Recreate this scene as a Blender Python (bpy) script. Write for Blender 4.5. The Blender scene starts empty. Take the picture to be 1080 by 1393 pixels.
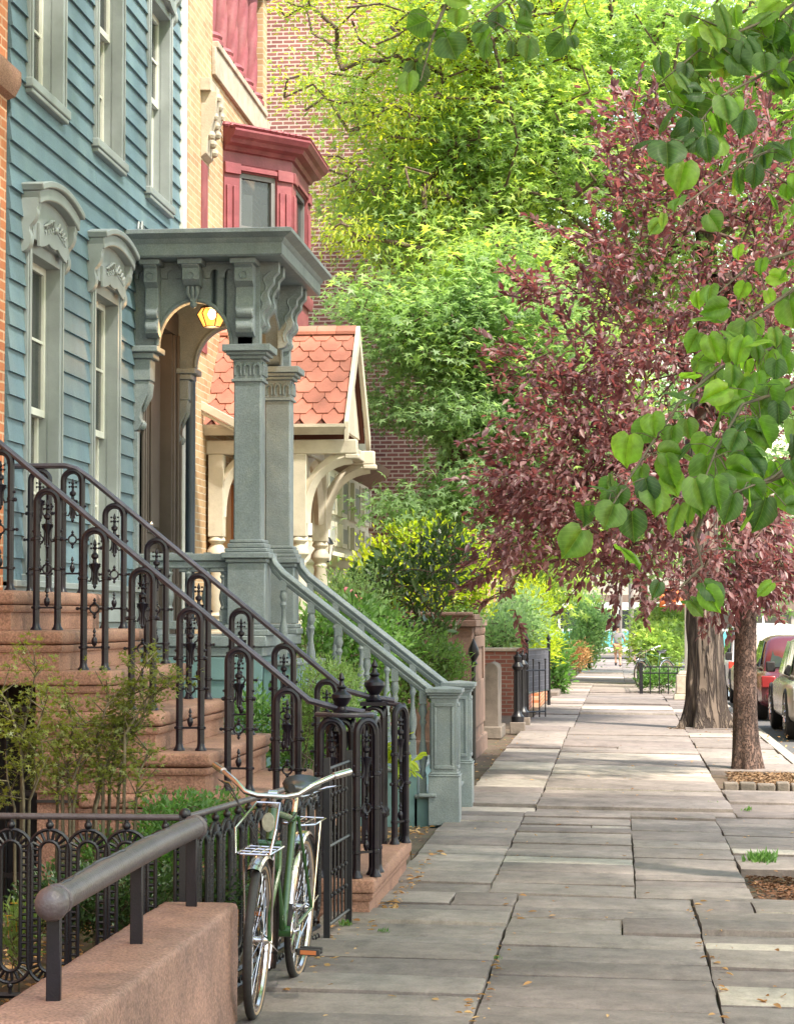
import bpy, bmesh, math, random
import numpy as np
from mathutils import Vector, Matrix
R = math.radians
S = bpy.context.scene
COL = S.collection
rnd = random.Random(7)

# ---------------------------------------------------------------- camera, sky, sun, exposure
H = 1.65
F = 3000.0
TH = math.atan(141.5 / F)
PS = math.atan(300.0 / F * math.cos(TH))
cd = bpy.data.cameras.new("camera"); cam = bpy.data.objects.new("camera", cd); COL.objects.link(cam)
cd.sensor_fit = 'HORIZONTAL'; cd.sensor_width = 36.0; cd.lens = 36.0 * F / 1080.0
cd.clip_start = 0.1; cd.clip_end = 3000
cam.location = (0, 0, H); cam.rotation_euler = (math.pi / 2 + TH, 0, PS)
S.camera = cam

SUN = Vector((0.62, -0.50, 1.15)).normalized()       # direction towards the sun
w = bpy.data.worlds.new("World"); S.world = w; w.use_nodes = True
nt = w.node_tree; bg = nt.nodes["Background"]
sky = nt.nodes.new("ShaderNodeTexSky"); sky.sky_type = 'NISHITA'; sky.sun_disc = False
sky.sun_elevation = math.asin(SUN.z); sky.sun_rotation = math.atan2(SUN.x, SUN.y)
sky.air_density = 1.6; sky.dust_density = 1.5; sky.ozone_density = 0.6
tint = nt.nodes.new('ShaderNodeMix'); tint.data_type = 'RGBA'; tint.blend_type = 'MULTIPLY'; tint.inputs[0].default_value = 1
tint.inputs[7].default_value = (1.0, .925, .835, 1)      # hazy, warm summer sky
nt.links.new(sky.outputs[0], tint.inputs[6]); nt.links.new(tint.outputs[2], bg.inputs[0]); bg.inputs[1].default_value = 0.15
sd = bpy.data.lights.new("sun", 'SUN'); sd.energy = 2.9; sd.angle = R(3.0); sd.color = (1.0, 0.93, 0.80)
so = bpy.data.objects.new("sun", sd); COL.objects.link(so)
so.rotation_euler = SUN.to_track_quat('Z', 'Y').to_euler(); so.location = (5, -5, 15)
S.view_settings.view_transform = 'Standard'; S.view_settings.look = 'None'
S.view_settings.exposure = 1.88; S.view_settings.gamma = 1.0
S.cycles.max_bounces = 8; S.cycles.transparent_max_bounces = 8
S.cycles.use_denoising = True

# ---------------------------------------------------------------- pixel of the 1080x1393 photo -> point in the world
def ray(px, py):
    cx = (px - 540.0) / F; cy = (696.5 - py) / F
    rt = Vector((math.cos(PS), math.sin(PS), 0))
    fw = Vector((-math.sin(PS) * math.cos(TH), math.cos(PS) * math.cos(TH), math.sin(TH)))
    up = Vector((math.sin(PS) * math.sin(TH), -math.cos(PS) * math.sin(TH), math.cos(TH)))
    return fw + rt * cx + up * cy
def at(px, py, Y):
    d = ray(px, py); k = Y / d.y
    return Vector((d.x * k, Y, H + d.z * k))
def atX(px, py, X):
    d = ray(px, py); k = X / d.x
    return Vector((X, d.y * k, H + d.z * k))
def gnd(px, py, z=0.0):
    d = ray(px, py); k = (z - H) / d.z
    return Vector((d.x * k, d.y * k, z))
def gz(Y):                       # the street falls away gently towards the far end
    t = min(1.0, max(0.0, (Y - 34.0) / 62.0))
    return -0.53 * t * t * (3 - 2 * t)

# ---------------------------------------------------------------- mesh helpers
def org(o):
    v = Vector((0, 0, 0))
    while o is not None:
        v += o.location; o = o.parent
    return v
def tag(o, label=None, cat=None, group=None, kind=None):
    if label: o["label"] = label
    if cat: o["category"] = cat
    if group: o["group"] = group
    if kind: o["kind"] = kind
    return o
def thing(name, label, cat, loc=(0, 0, 0), group=None, kind=None):
    o = bpy.data.objects.new(name, None); COL.objects.link(o); o.location = loc
    o.empty_display_size = 0.2
    return tag(o, label, cat, group, kind)
def copy_tree(o, parent=None):
    c = o.copy(); COL.objects.link(c)
    if parent is not None: c.parent = parent
    for ch in list(o.children): copy_tree(ch, c)
    return c

class MB:
    def __init__(s): s.v = []; s.f = []; s.M = None
    def add(s, vs, fs):
        n = len(s.v)
        for p in vs:
            p = Vector(p)
            if s.M is not None: p = s.M @ p
            s.v.append((p.x, p.y, p.z))
        s.f += [tuple(i + n for i in q) for q in fs]
        return s
    def box(s, x0, x1, y0, y1, z0, z1):
        if x0 > x1: x0, x1 = x1, x0
        if y0 > y1: y0, y1 = y1, y0
        if z0 > z1: z0, z1 = z1, z0
        return s.add([(x0, y0, z0), (x1, y0, z0), (x1, y1, z0), (x0, y1, z0), (x0, y0, z1), (x1, y0, z1), (x1, y1, z1), (x0, y1, z1)],
                     [(0, 3, 2, 1), (4, 5, 6, 7), (0, 1, 5, 4), (1, 2, 6, 5), (2, 3, 7, 6), (3, 0, 4, 7)])
    def frustum(s, cx, cy, z0, z1, a0, b0, a1, b1):
        return s.add([(cx - a0, cy - b0, z0), (cx + a0, cy - b0, z0), (cx + a0, cy + b0, z0), (cx - a0, cy + b0, z0),
                      (cx - a1, cy - b1, z1), (cx + a1, cy - b1, z1), (cx + a1, cy + b1, z1), (cx - a1, cy + b1, z1)],
                     [(0, 3, 2, 1), (4, 5, 6, 7), (0, 1, 5, 4), (1, 2, 6, 5), (2, 3, 7, 6), (3, 0, 4, 7)])
    def tube(s, pts, r, n=8, cap=True, closed=False, flat=None):
        pts = [Vector(p) for p in pts]; m = len(pts)
        rs = r if isinstance(r, (list, tuple)) else [r] * m
        rings = []; prev = None
        for i, p in enumerate(pts):
            if closed: t = pts[(i + 1) % m] - pts[i - 1]
            else: t = pts[min(i + 1, m - 1)] - pts[max(i - 1, 0)]
            if t.length < 1e-9: t = Vector((0, 0, 1))
            t.normalize()
            if prev is None:
                a = Vector((0, 0, 1)) if abs(t.z) < .9 else Vector((1, 0, 0))
                u = t.cross(a).normalized()
            else:
                u = (prev - t * prev.dot(t))
                if u.length < 1e-6: u = t.orthogonal()
                u.normalize()
            prev = u; v = t.cross(u)
            k = flat if flat else 1.0
            rings.append([p + (u * math.cos(2 * math.pi * j / n) + v * math.sin(2 * math.pi * j / n) * k) * rs[i] for j in range(n)])
        vs = [q for rg in rings for q in rg]; fs = []
        for i in range(m if closed else m - 1):
            a = i * n; b = ((i + 1) % m) * n
            for j in range(n):
                j2 = (j + 1) % n
                fs.append((a + j, a + j2, b + j2, b + j))
        if cap and not closed:
            fs.append(tuple(range(n - 1, -1, -1))); fs.append(tuple((m - 1) * n + j for j in range(n)))
        return s.add(vs, fs)
    def lathe(s, prof, c=(0, 0, 0), n=14, axis='z'):
        vs = []; fs = []; m = len(prof)
        for r, z in prof:
            for j in range(n):
                a = 2 * math.pi * j / n; x = r * math.cos(a); y = r * math.sin(a)
                if axis == 'z': p = (c[0] + x, c[1] + y, c[2] + z)
                elif axis == 'x': p = (c[0] + z, c[1] + x, c[2] + y)
                else: p = (c[0] + x, c[1] + z, c[2] - y)
                vs.append(p)
        for i in range(m - 1):
            for j in range(n):
                j2 = (j + 1) % n
                fs.append((i * n + j, i * n + j2, (i + 1) * n + j2, (i + 1) * n + j))
        fs.append(tuple(range(n - 1, -1, -1))); fs.append(tuple((m - 1) * n + j for j in range(n)))
        return s.add(vs, fs)
    def prism(s, poly, plane, a0, a1):
        def P(u, v, a):
            return (u, a, v) if plane == 'xz' else ((a, u, v) if plane == 'yz' else (u, v, a))
        n = len(poly)
        vs = [P(u, v, a0) for u, v in poly] + [P(u, v, a1) for u, v in poly]
        fs = [tuple(range(n)), tuple(range(2 * n - 1, n - 1, -1))]
        fs += [(i, i + n, (i + 1) % n + n, (i + 1) % n) for i in range(n)]
        return s.add(vs, fs)
    def sweep(s, prof, path, closed=False, caps=True):
        # profile (out, z) along a horizontal path (x, y); 'out' is to the right of the travel direction
        m = len(path); P2 = [Vector((p[0], p[1])) for p in path]; rings = []
        for i in range(m):
            if closed: d0 = (P2[i] - P2[i - 1]).normalized(); d1 = (P2[(i + 1) % m] - P2[i]).normalized()
            else:
                d0 = (P2[i] - P2[max(i - 1, 0)]); d1 = (P2[min(i + 1, m - 1)] - P2[i])
                if d0.length < 1e-9: d0 = d1
                if d1.length < 1e-9: d1 = d0
                d0 = d0.normalized(); d1 = d1.normalized()
            n0 = Vector((d0.y, -d0.x)); n1 = Vector((d1.y, -d1.x)); nn = n0 + n1
            nn = nn / max(1e-6, nn.dot(n0)) if nn.length > 1e-6 else n0
            rings.append([(P2[i].x + nn.x * o, P2[i].y + nn.y * o, z) for o, z in prof])
        k = len(prof); vs = [q for rg in rings for q in rg]; fs = []
        for i in range(m if closed else m - 1):
            a = i * k; b = ((i + 1) % m) * k
            for j in range(k):
                j2 = (j + 1) % k
                fs.append((a + j, b + j, b + j2, a + j2))
        if caps and not closed:
            fs.append(tuple(range(k))); fs.append(tuple((m - 1) * k + j for j in range(k - 1, -1, -1)))
        return s.add(vs, fs)
    def ball(s, c, r, n=10, sx=1, sy=1, sz=1):
        vs = []; fs = []; m = n // 2 + 1
        for i in range(m + 1):
            a = math.pi * i / m
            for j in range(n):
                b = 2 * math.pi * j / n
                vs.append((c[0] + r * sx * math.sin(a) * math.cos(b), c[1] + r * sy * math.sin(a) * math.sin(b), c[2] + r * sz * math.cos(a)))
        for i in range(m):
            for j in range(n):
                j2 = (j + 1) % n
                fs.append((i * n + j, (i + 1) * n + j, (i + 1) * n + j2, i * n + j2))
        return s.add(vs, fs)
    def build(s, name, mat, parent=None, label=None, cat=None, group=None, kind=None, smooth=40, bevel=0, seg=2, sub=0):
        me = bpy.data.meshes.new(name)
        if parent is not None: o0 = org(parent)
        elif s.v:
            xs = np.array(s.v); lo = xs.min(0); hi = xs.max(0)
            o0 = Vector(((lo[0] + hi[0]) / 2, (lo[1] + hi[1]) / 2, lo[2]))
        else: o0 = Vector((0, 0, 0))
        me.from_pydata([(a - o0.x, b - o0.y, c - o0.z) for a, b, c in s.v], [], s.f)
        bm = bmesh.new(); bm.from_mesh(me)
        bmesh.ops.remove_doubles(bm, verts=bm.verts, dist=1e-6)
        bmesh.ops.recalc_face_normals(bm, faces=bm.faces)
        bm.to_mesh(me); bm.free()
        if smooth:
            me.polygons.foreach_set('use_smooth', [True] * len(me.polygons))
            me.set_sharp_from_angle(angle=R(smooth))
        for m_ in (mat if isinstance(mat, (list, tuple)) else [mat]): me.materials.append(m_)
        o = bpy.data.objects.new(name, me); COL.objects.link(o)
        if parent is not None: o.parent = parent
        else: o.location = o0
        if bevel:
            b = o.modifiers.new("bevel", 'BEVEL'); b.width = bevel; b.segments = seg; b.limit_method = 'ANGLE'; b.angle_limit = R(35)
        if sub:
            b = o.modifiers.new("sub", 'SUBSURF'); b.levels = b.render_levels = sub
        return tag(o, label, cat, group, kind)

# ---------------------------------------------------------------- materials
def newmat(name):
    m = bpy.data.materials.new(name); m.use_nodes = True
    n = m.node_tree.nodes; p = n["Principled BSDF"]
    return m, n, m.node_tree.links, p
def c4(c, k=1.0): return (min(1, c[0] * k), min(1, c[1] * k), min(1, c[2] * k), 1)
def pm(name, col, rough=.6, var=.16, scale=3.0, bump=.15, bscale=60, metal=0.0, stain=None, stain_amt=.5, stain_scale=1.6,
       island=0.0, spec=.5, streak=False, speck=0.0):
    m, n, L, p = newmat(name)
    geo = n.new("ShaderNodeNewGeometry")
    no = n.new("ShaderNodeTexNoise"); no.inputs["Scale"].default_value = scale; no.inputs["Detail"].default_value = 8
    no.inputs["Roughness"].default_value = .65
    if streak:
        mp = n.new("ShaderNodeMapping"); mp.inputs["Scale"].default_value = (1, 1, .12); L.new(geo.outputs["Position"], mp.inputs[0])
        L.new(mp.outputs[0], no.inputs["Vector"])
    else: L.new(geo.outputs["Position"], no.inputs["Vector"])
    mr = n.new("ShaderNodeMapRange"); mr.inputs[1].default_value = .3; mr.inputs[2].default_value = .7
    mr.inputs[3].default_value = 1 - var; mr.inputs[4].default_value = 1 + var
    L.new(no.outputs[0], mr.inputs[0])
    val = mr.outputs[0]
    if island:
        m2 = n.new("ShaderNodeMapRange"); m2.inputs[3].default_value = 1 - island; m2.inputs[4].default_value = 1 + island
        L.new(geo.outputs["Random Per Island"], m2.inputs[0])
        mu = n.new("ShaderNodeMath"); mu.operation = 'MULTIPLY'; L.new(val, mu.inputs[0]); L.new(m2.outputs[0], mu.inputs[1]); val = mu.outputs[0]
    if speck:                                       # grit
        nq = n.new("ShaderNodeTexNoise"); nq.inputs["Scale"].default_value = 95; nq.inputs["Detail"].default_value = 3; L.new(geo.outputs["Position"], nq.inputs["Vector"])
        m4 = n.new("ShaderNodeMapRange"); m4.inputs[1].default_value = .35; m4.inputs[2].default_value = .65; m4.inputs[3].default_value = 1 - speck; m4.inputs[4].default_value = 1 + speck
        L.new(nq.outputs[0], m4.inputs[0]); mu4 = n.new("ShaderNodeMath"); mu4.operation = 'MULTIPLY'; L.new(val, mu4.inputs[0]); L.new(m4.outputs[0], mu4.inputs[1]); val = mu4.outputs[0]
    vm = n.new("ShaderNodeVectorMath"); vm.operation = 'SCALE'; L.new(val, vm.inputs["Scale"])
    if stain:
        ns = n.new("ShaderNodeTexNoise"); ns.inputs["Scale"].default_value = stain_scale; ns.inputs["Detail"].default_value = 6
        ns.inputs["Roughness"].default_value = .7
        L.new(geo.outputs["Position"], ns.inputs["Vector"])
        rp = n.new("ShaderNodeMapRange"); rp.inputs[1].default_value = .48; rp.inputs[2].default_value = .66
        rp.inputs[3].default_value = 0; rp.inputs[4].default_value = stain_amt; L.new(ns.outputs[0], rp.inputs[0])
        mx = n.new("ShaderNodeMix"); mx.data_type = 'RGBA'; mx.inputs[6].default_value = c4(col); mx.inputs[7].default_value = c4(stain)
        L.new(rp.outputs[0], mx.inputs[0]); L.new(mx.outputs[2], vm.inputs[0])
    else: vm.inputs[0].default_value = col[:3]
    L.new(vm.outputs[0], p.inputs["Base Color"])
    p.inputs["Roughness"].default_value = rough; p.inputs["Metallic"].default_value = metal
    p.inputs["Specular IOR Level"].default_value = spec
    if bump:
        nb = n.new("ShaderNodeTexNoise"); nb.inputs["Scale"].default_value = bscale; nb.inputs["Detail"].default_value = 5
        L.new(geo.outputs["Position"], nb.inputs["Vector"])
        b = n.new("ShaderNodeBump"); b.inputs["Strength"].default_value = bump; b.inputs["Distance"].default_value = .01
        L.new(nb.outputs[0], b.inputs["Height"]); L.new(b.outputs[0], p.inputs["Normal"])
    return m
def brickmat(name, c1, c2, mortar, axis, bw=.21, bh=.07, ms=.010, rough=.85, var=.2):
    m, n, L, p = newmat(name)
    geo = n.new("ShaderNodeNewGeometry"); sp = n.new("ShaderNodeSeparateXYZ"); L.new(geo.outputs["Position"], sp.inputs[0])
    cb = n.new("ShaderNodeCombineXYZ"); L.new(sp.outputs[0 if axis == 'x' else 1], cb.inputs[0]); L.new(sp.outputs[2], cb.inputs[1])
    wn = n.new("ShaderNodeTexNoise"); wn.inputs["Scale"].default_value = 9; wn.inputs["Detail"].default_value = 3; L.new(cb.outputs[0], wn.inputs["Vector"])
    wm = n.new("ShaderNodeVectorMath"); wm.operation = 'SCALE'; wm.inputs["Scale"].default_value = .012; L.new(wn.outputs[1], wm.inputs[0])
    wa = n.new("ShaderNodeVectorMath"); wa.operation = 'ADD'; L.new(cb.outputs[0], wa.inputs[0]); L.new(wm.outputs[0], wa.inputs[1])
    b = n.new("ShaderNodeTexBrick"); b.inputs["Scale"].default_value = 1; b.inputs["Brick Width"].default_value = bw
    b.inputs["Row Height"].default_value = bh; b.inputs["Mortar Size"].default_value = ms; b.inputs["Mortar Smooth"].default_value = .25
    b.inputs["Color1"].default_value = c4(c1); b.inputs["Color2"].default_value = c4(c2); b.inputs["Mortar"].default_value = c4(mortar)
    b.inputs["Bias"].default_value = -.1
    L.new(wa.outputs[0], b.inputs["Vector"])
    no = n.new("ShaderNodeTexNoise"); no.inputs["Scale"].default_value = 1.3; no.inputs["Detail"].default_value = 9; no.inputs["Roughness"].default_value = .7
    L.new(geo.outputs["Position"], no.inputs["Vector"])
    mr = n.new("ShaderNodeMapRange"); mr.inputs[1].default_value = .3; mr.inputs[2].default_value = .7; mr.inputs[3].default_value = 1 - var; mr.inputs[4].default_value = 1 + var
    L.new(no.outputs[0], mr.inputs[0])
    vm = n.new("ShaderNodeVectorMath"); vm.operation = 'SCALE'; L.new(b.outputs[0], vm.inputs[0]); L.new(mr.outputs[0], vm.inputs["Scale"])
    L.new(vm.outputs[0], p.inputs["Base Color"]); p.inputs["Roughness"].default_value = rough
    bp = n.new("ShaderNodeBump"); bp.invert = True; bp.inputs["Strength"].default_value = .6; bp.inputs["Distance"].default_value = .008
    L.new(b.outputs["Fac"], bp.inputs["Height"]); L.new(bp.outputs[0], p.inputs["Normal"])
    return m
def leafmat(name, cols, trans=.4, tcol=None, rough=.45, spec=.4, veins=False):
    m, n, L, p = newmat(name)
    geo = n.new("ShaderNodeNewGeometry")
    cr = n.new("ShaderNodeValToRGB"); e = cr.color_ramp.elements
    k = len(cols)
    while len(e) < k: e.new(.5)
    for i, c in enumerate(cols): e[i].position = i / (k - 1); e[i].color = c4(c)
    # leaves differ one by one and in patches along the branches
    nz = n.new("ShaderNodeTexNoise"); nz.inputs["Scale"].default_value = 1.1; nz.inputs["Detail"].default_value = 2
    L.new(geo.outputs["Position"], nz.inputs["Vector"])
    mr = n.new("ShaderNodeMapRange"); mr.inputs[1].default_value = .32; mr.inputs[2].default_value = .68; L.new(nz.outputs[0], mr.inputs[0])
    mxv = n.new("ShaderNodeMix"); mxv.data_type = 'FLOAT'; mxv.inputs[0].default_value = .5
    L.new(geo.outputs["Random Per Island"], mxv.inputs[2]); L.new(mr.outputs[0], mxv.inputs[3])
    L.new(mxv.outputs[0], cr.inputs[0])
    L.new(cr.outputs[0], p.inputs["Base Color"]); p.inputs["Roughness"].default_value = rough; p.inputs["Specular IOR Level"].default_value = spec
    colout = cr.outputs[0]
    if veins:                                       # midrib and side veins, blotchy leaf tone between them
        a = n.new("ShaderNodeAttribute"); a.attribute_name = 'leaf_uv'; sx = n.new("ShaderNodeSeparateXYZ"); L.new(a.outputs["Vector"], sx.inputs[0])
        def mth(op, x, y=None, z=None):
            q = n.new("ShaderNodeMath"); q.operation = op
            for i_, v_ in enumerate((x, y, z)):
                if v_ is None: continue
                if isinstance(v_, (int, float)): q.inputs[i_].default_value = v_
                else: L.new(v_, q.inputs[i_])
            return q.outputs[0]
        au = mth('ABSOLUTE', sx.outputs[0]); vv = mth('SUBTRACT', sx.outputs[1], mth('MULTIPLY', au, .75))
        fr_ = mth('ABSOLUTE', mth('SUBTRACT', mth('FRACT', mth('MULTIPLY', vv, 6.5)), .5))
        side = mth('LESS_THAN', fr_, .07); mid_ = mth('LESS_THAN', au, .014)
        vn = mth('MAXIMUM', mth('MULTIPLY', side, .55), mid_)
        bl_ = n.new("ShaderNodeTexNoise"); bl_.inputs["Scale"].default_value = 35; bl_.inputs["Detail"].default_value = 4; L.new(geo.outputs["Position"], bl_.inputs["Vector"])
        m3 = n.new("ShaderNodeMapRange"); m3.inputs[1].default_value = .3; m3.inputs[2].default_value = .7; m3.inputs[3].default_value = .72; m3.inputs[4].default_value = 1.25; L.new(bl_.outputs[0], m3.inputs[0])
        sc_ = n.new("ShaderNodeVectorMath"); sc_.operation = 'SCALE'; L.new(cr.outputs[0], sc_.inputs[0]); L.new(m3.outputs[0], sc_.inputs["Scale"])
        mv = n.new("ShaderNodeMix"); mv.data_type = 'RGBA'; L.new(mth('MULTIPLY', vn, .26), mv.inputs[0]); L.new(sc_.outputs[0], mv.inputs[6]); mv.inputs[7].default_value = (.34, .45, .16, 1)
        colout = mv.outputs[2]; L.new(colout, p.inputs["Base Color"])
        bmp = n.new("ShaderNodeBump"); bmp.inputs["Strength"].default_value = .5; bmp.inputs["Distance"].default_value = .002; bmp.invert = True; L.new(vn, bmp.inputs["Height"]); L.new(bmp.outputs[0], p.inputs["Normal"])
    tr = n.new("ShaderNodeBsdfTranslucent")
    mc = n.new("ShaderNodeMix"); mc.data_type = 'RGBA'; mc.blend_type = 'MULTIPLY'; mc.inputs[0].default_value = 1
    L.new(colout, mc.inputs[6]); mc.inputs[7].default_value = c4(tcol or (1, 1, 1))
    tk = n.new("ShaderNodeVectorMath"); tk.operation = 'SCALE'; tk.inputs["Scale"].default_value = 2.2; L.new(mc.outputs[2], tk.inputs[0])
    L.new(tk.outputs[0], tr.inputs[0])
    ms = n.new("ShaderNodeMixShader"); ms.inputs[0].default_value = trans
    L.new(p.outputs[0], ms.inputs[1]); L.new(tr.outputs[0], ms.inputs[2])
    L.new(ms.outputs[0], n["Material Output"].inputs[0])
    return m
def glassmat(name, col=(.05, .06, .06), rough=.06):
    m, n, L, p = newmat(name)
    p.inputs["Base Color"].default_value = c4(col); p.inputs["Roughness"].default_value = rough; p.inputs["Specular IOR Level"].default_value = .9
    geo = n.new("ShaderNodeNewGeometry"); nb = n.new("ShaderNodeTexNoise"); nb.inputs["Scale"].default_value = 3
    L.new(geo.outputs["Position"], nb.inputs["Vector"])
    b = n.new("ShaderNodeBump"); b.inputs["Strength"].default_value = .04; b.inputs["Distance"].default_value = .02
    L.new(nb.outputs[0], b.inputs["Height"]); L.new(b.outputs[0], p.inputs["Normal"])
    return m

M = {}
M['slab'] = None
M['blue'] = pm('blue_paint', (.112, .180, .222), .55, .16, 2.0, .2, 80, stain=(.18, .25, .255), stain_amt=.5, stain_scale=1.3, island=.12, streak=True, speck=.12)
M['grey'] = pm('grey_paint', (.185, .215, .23), .5, .16, 5, .25, 70, stain=(.26, .28, .27), stain_amt=.5, stain_scale=6, speck=.14)
M['greylight'] = pm('light_grey_paint', (.27, .295, .30), .5, .14, 4, .1, 70, stain=(.28, .31, .31), stain_amt=.4, stain_scale=5)
M['teal'] = pm('teal_paint', (.14, .235, .245), .55, .15, 3, .1, 50, stain=(.12, .20, .22), stain_amt=.5)
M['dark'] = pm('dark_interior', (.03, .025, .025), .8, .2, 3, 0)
M['browndoor'] = pm('brown_door_paint', (.085, .068, .060), .5, .2, 3, .1)
M['porchceil'] = pm('porch_ceiling_paint', (.22, .13, .09), .6, .15, 3, .1)
M['brownstone'] = pm('brownstone', (.31, .168, .118), .85, .15, 2.2, .5, 70, stain=(.17, .085, .065), stain_amt=.7, stain_scale=1.7, speck=.28)
M['brownstone_pale'] = pm('pale_brownstone', (.265, .150, .115), .85, .16, 3.4, .5, 70, stain=(.135, .08, .07), stain_amt=.75, stain_scale=1.8, speck=.30)
M['piercrust'] = pm('weathered_sandstone', (.19, .118, .09), .9, .25, 5, .5, 50, stain=(.10, .075, .06), stain_amt=.8, stain_scale=3)
M['greystone'] = pm('grey_stone', (.17, .138, .115), .9, .25, 5, .5, 50, stain=(.10, .085, .07), stain_amt=.8, stain_scale=4)
M['iron'] = pm('dark_wrought_iron', (.006, .0045, .010), .36, .3, 12, .10, 130, spec=.42, stain=(.020, .012, .020), stain_amt=.6, stain_scale=9)
M['ironfence'] = pm('black_painted_iron', (.007, .0065, .010), .40, .3, 12, .12, 130, spec=.55)
M['pipe'] = pm('weathered_grey_pipe', (.085, .068, .074), .36, .25, 9, .3, 90, spec=.55, stain=(.06, .045, .045), stain_amt=.7, stain_scale=14)
M['railtop'] = pm('worn_iron_handrail', (.085, .075, .095), .36, .25, 15, .1, 90, metal=.5)
M['cream'] = pm('cream_paint', (.58, .52, .42), .6, .12, 4, .15, 60, stain=(.38, .32, .24), stain_amt=.5, stain_scale=3)
M['creamfront'] = pm('pale_cream_paint', (.68, .64, .55), .6, .08, 4, .1, 60)
M['red'] = pm('red_paint', (.22, .052, .062), .55, .22, 5, .2, 60, stain=(.34, .12, .12), stain_amt=.5, stain_scale=3)
M['stone'] = pm('pale_limestone', (.42, .36, .28), .85, .2, 5, .3, 60, stain=(.22, .18, .14), stain_amt=.6, stain_scale=4)
M['tile'] = pm('red_roof_tile', (.43, .165, .115), .8, .15, 5, .2, 60, island=.22, stain=(.30, .13, .09), stain_amt=.4, stain_scale=4)
M['tileunder'] = pm('roof_underlay', (.14, .05, .035), .9, .15, 5, .1)
M['ybrick'] = brickmat('yellow_brick', (.47, .31, .17), (.34, .20, .10), (.52, .43, .31), 'y', .2, .066, .006)
M['obrick'] = brickmat('orange_brick', (.48, .17, .07), (.38, .12, .05), (.55, .36, .24), 'y', .2, .066, .008)
M['bigbrick'] = brickmat('dark_red_brick', (.23, .085, .07), (.16, .055, .05), (.46, .34, .29), 'x', .19, .064, .012)
M['lowbrick'] = brickmat('red_garden_brick', (.25, .09, .06), (.18, .06, .045), (.26, .2, .16), 'x', .2, .07, .01)
M['glass'] = glassmat('window_glass')
M['curtain'] = pm('net_curtain', (.36, .37, .36), .9, .2, 14, .3, 30, streak=True)
M['white'] = pm('white_sash_paint', (.66, .66, .60), .5, .1, 6, .05)
M['chrome'] = pm('chrome', (.62, .58, .58), .16, .1, 20, .03, 60, metal=1.0)
M['green'] = pm('green_enamel', (.028, .085, .024), .25, .2, 12, 0, spec=.7)
M['rubber'] = pm('black_rubber', (.025, .022, .022), .7, .3, 30, .2)
M['tyrewall'] = pm('tan_tyre_wall', (.30, .20, .12), .7, .2, 30, .1)
M['leather'] = pm('black_leather', (.02, .02, .022), .32, .2, 20, .1, spec=.6)
M['amber'] = pm('amber_reflector', (.42, .13, .04), .5, .1, 20, 0)
def barkmat(name, base, dark, sc, lo=.02, hi=.11, zs=.1):
    m, n, L, p = newmat(name); geo = n.new("ShaderNodeNewGeometry"); mp = n.new("ShaderNodeMapping"); mp.inputs["Scale"].default_value = (1, 1, zs)
    L.new(geo.outputs["Position"], mp.inputs[0]); no = n.new("ShaderNodeTexNoise"); no.inputs["Scale"].default_value = sc; no.inputs["Detail"].default_value = 4; no.inputs["Distortion"].default_value = .6
    L.new(mp.outputs[0], no.inputs["Vector"])
    def mt(op, a, b):
        q = n.new("ShaderNodeMath"); q.operation = op; L.new(a, q.inputs[0])
        if b is not None: q.inputs[1].default_value = b
        return q.outputs[0]
    rid = mt('ABSOLUTE', mt('SUBTRACT', no.outputs[0], .5), None); r1 = n.new("ShaderNodeMapRange"); r1.inputs[1].default_value = lo; r1.inputs[2].default_value = hi; L.new(rid, r1.inputs[0])
    n2 = n.new("ShaderNodeTexNoise"); n2.inputs["Scale"].default_value = 3; n2.inputs["Detail"].default_value = 8; L.new(geo.outputs["Position"], n2.inputs["Vector"])
    r2 = n.new("ShaderNodeMapRange"); r2.inputs[1].default_value = .3; r2.inputs[2].default_value = .7; r2.inputs[3].default_value = .7; r2.inputs[4].default_value = 1.35; L.new(n2.outputs[0], r2.inputs[0])
    mx = n.new("ShaderNodeMix"); mx.data_type = 'RGBA'; mx.inputs[6].default_value = c4(dark); mx.inputs[7].default_value = c4(base); L.new(r1.outputs[0], mx.inputs[0])
    vs_ = n.new("ShaderNodeVectorMath"); vs_.operation = 'SCALE'; L.new(mx.outputs[2], vs_.inputs[0]); L.new(r2.outputs[0], vs_.inputs["Scale"]); L.new(vs_.outputs[0], p.inputs["Base Color"])
    b = n.new("ShaderNodeBump"); b.inputs["Strength"].default_value = 1; b.inputs["Distance"].default_value = .03; L.new(r1.outputs[0], b.inputs["Height"]); L.new(b.outputs[0], p.inputs["Normal"])
    p.inputs["Roughness"].default_value = .95; return m
M['bark'] = barkmat('furrowed_bark', (.165, .125, .098), (.042, .030, .025), 9.5)
M['bark2'] = barkmat('scaly_brown_bark', (.165, .102, .080), (.095, .058, .046), 36, .0, .08, .5)
M['twig'] = pm('brown_twig', (.10, .065, .045), .85, .25, 14, .2)
M['twiggreen'] = pm('green_brown_stem', (.105, .085, .05), .8, .4, 14, .2)
M['soil'] = pm('soil', (.10, .065, .045), 1.0, .4, 8, .8, 30, stain=(.05, .06, .025), stain_amt=.8, stain_scale=4)
M['asphalt'] = pm('asphalt', (.10, .095, .095), .9, .2, 6, .4, 120, stain=(.07, .07, .07), stain_amt=.5, stain_scale=.8)
M['concrete'] = pm('kerb_concrete', (.34, .30, .26), .9, .2, 4, .4, 60, stain=(.2, .17, .15), stain_amt=.6)
M['skin'] = pm('skin', (.45, .24, .16), .6, .05, 8, 0)

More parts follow.
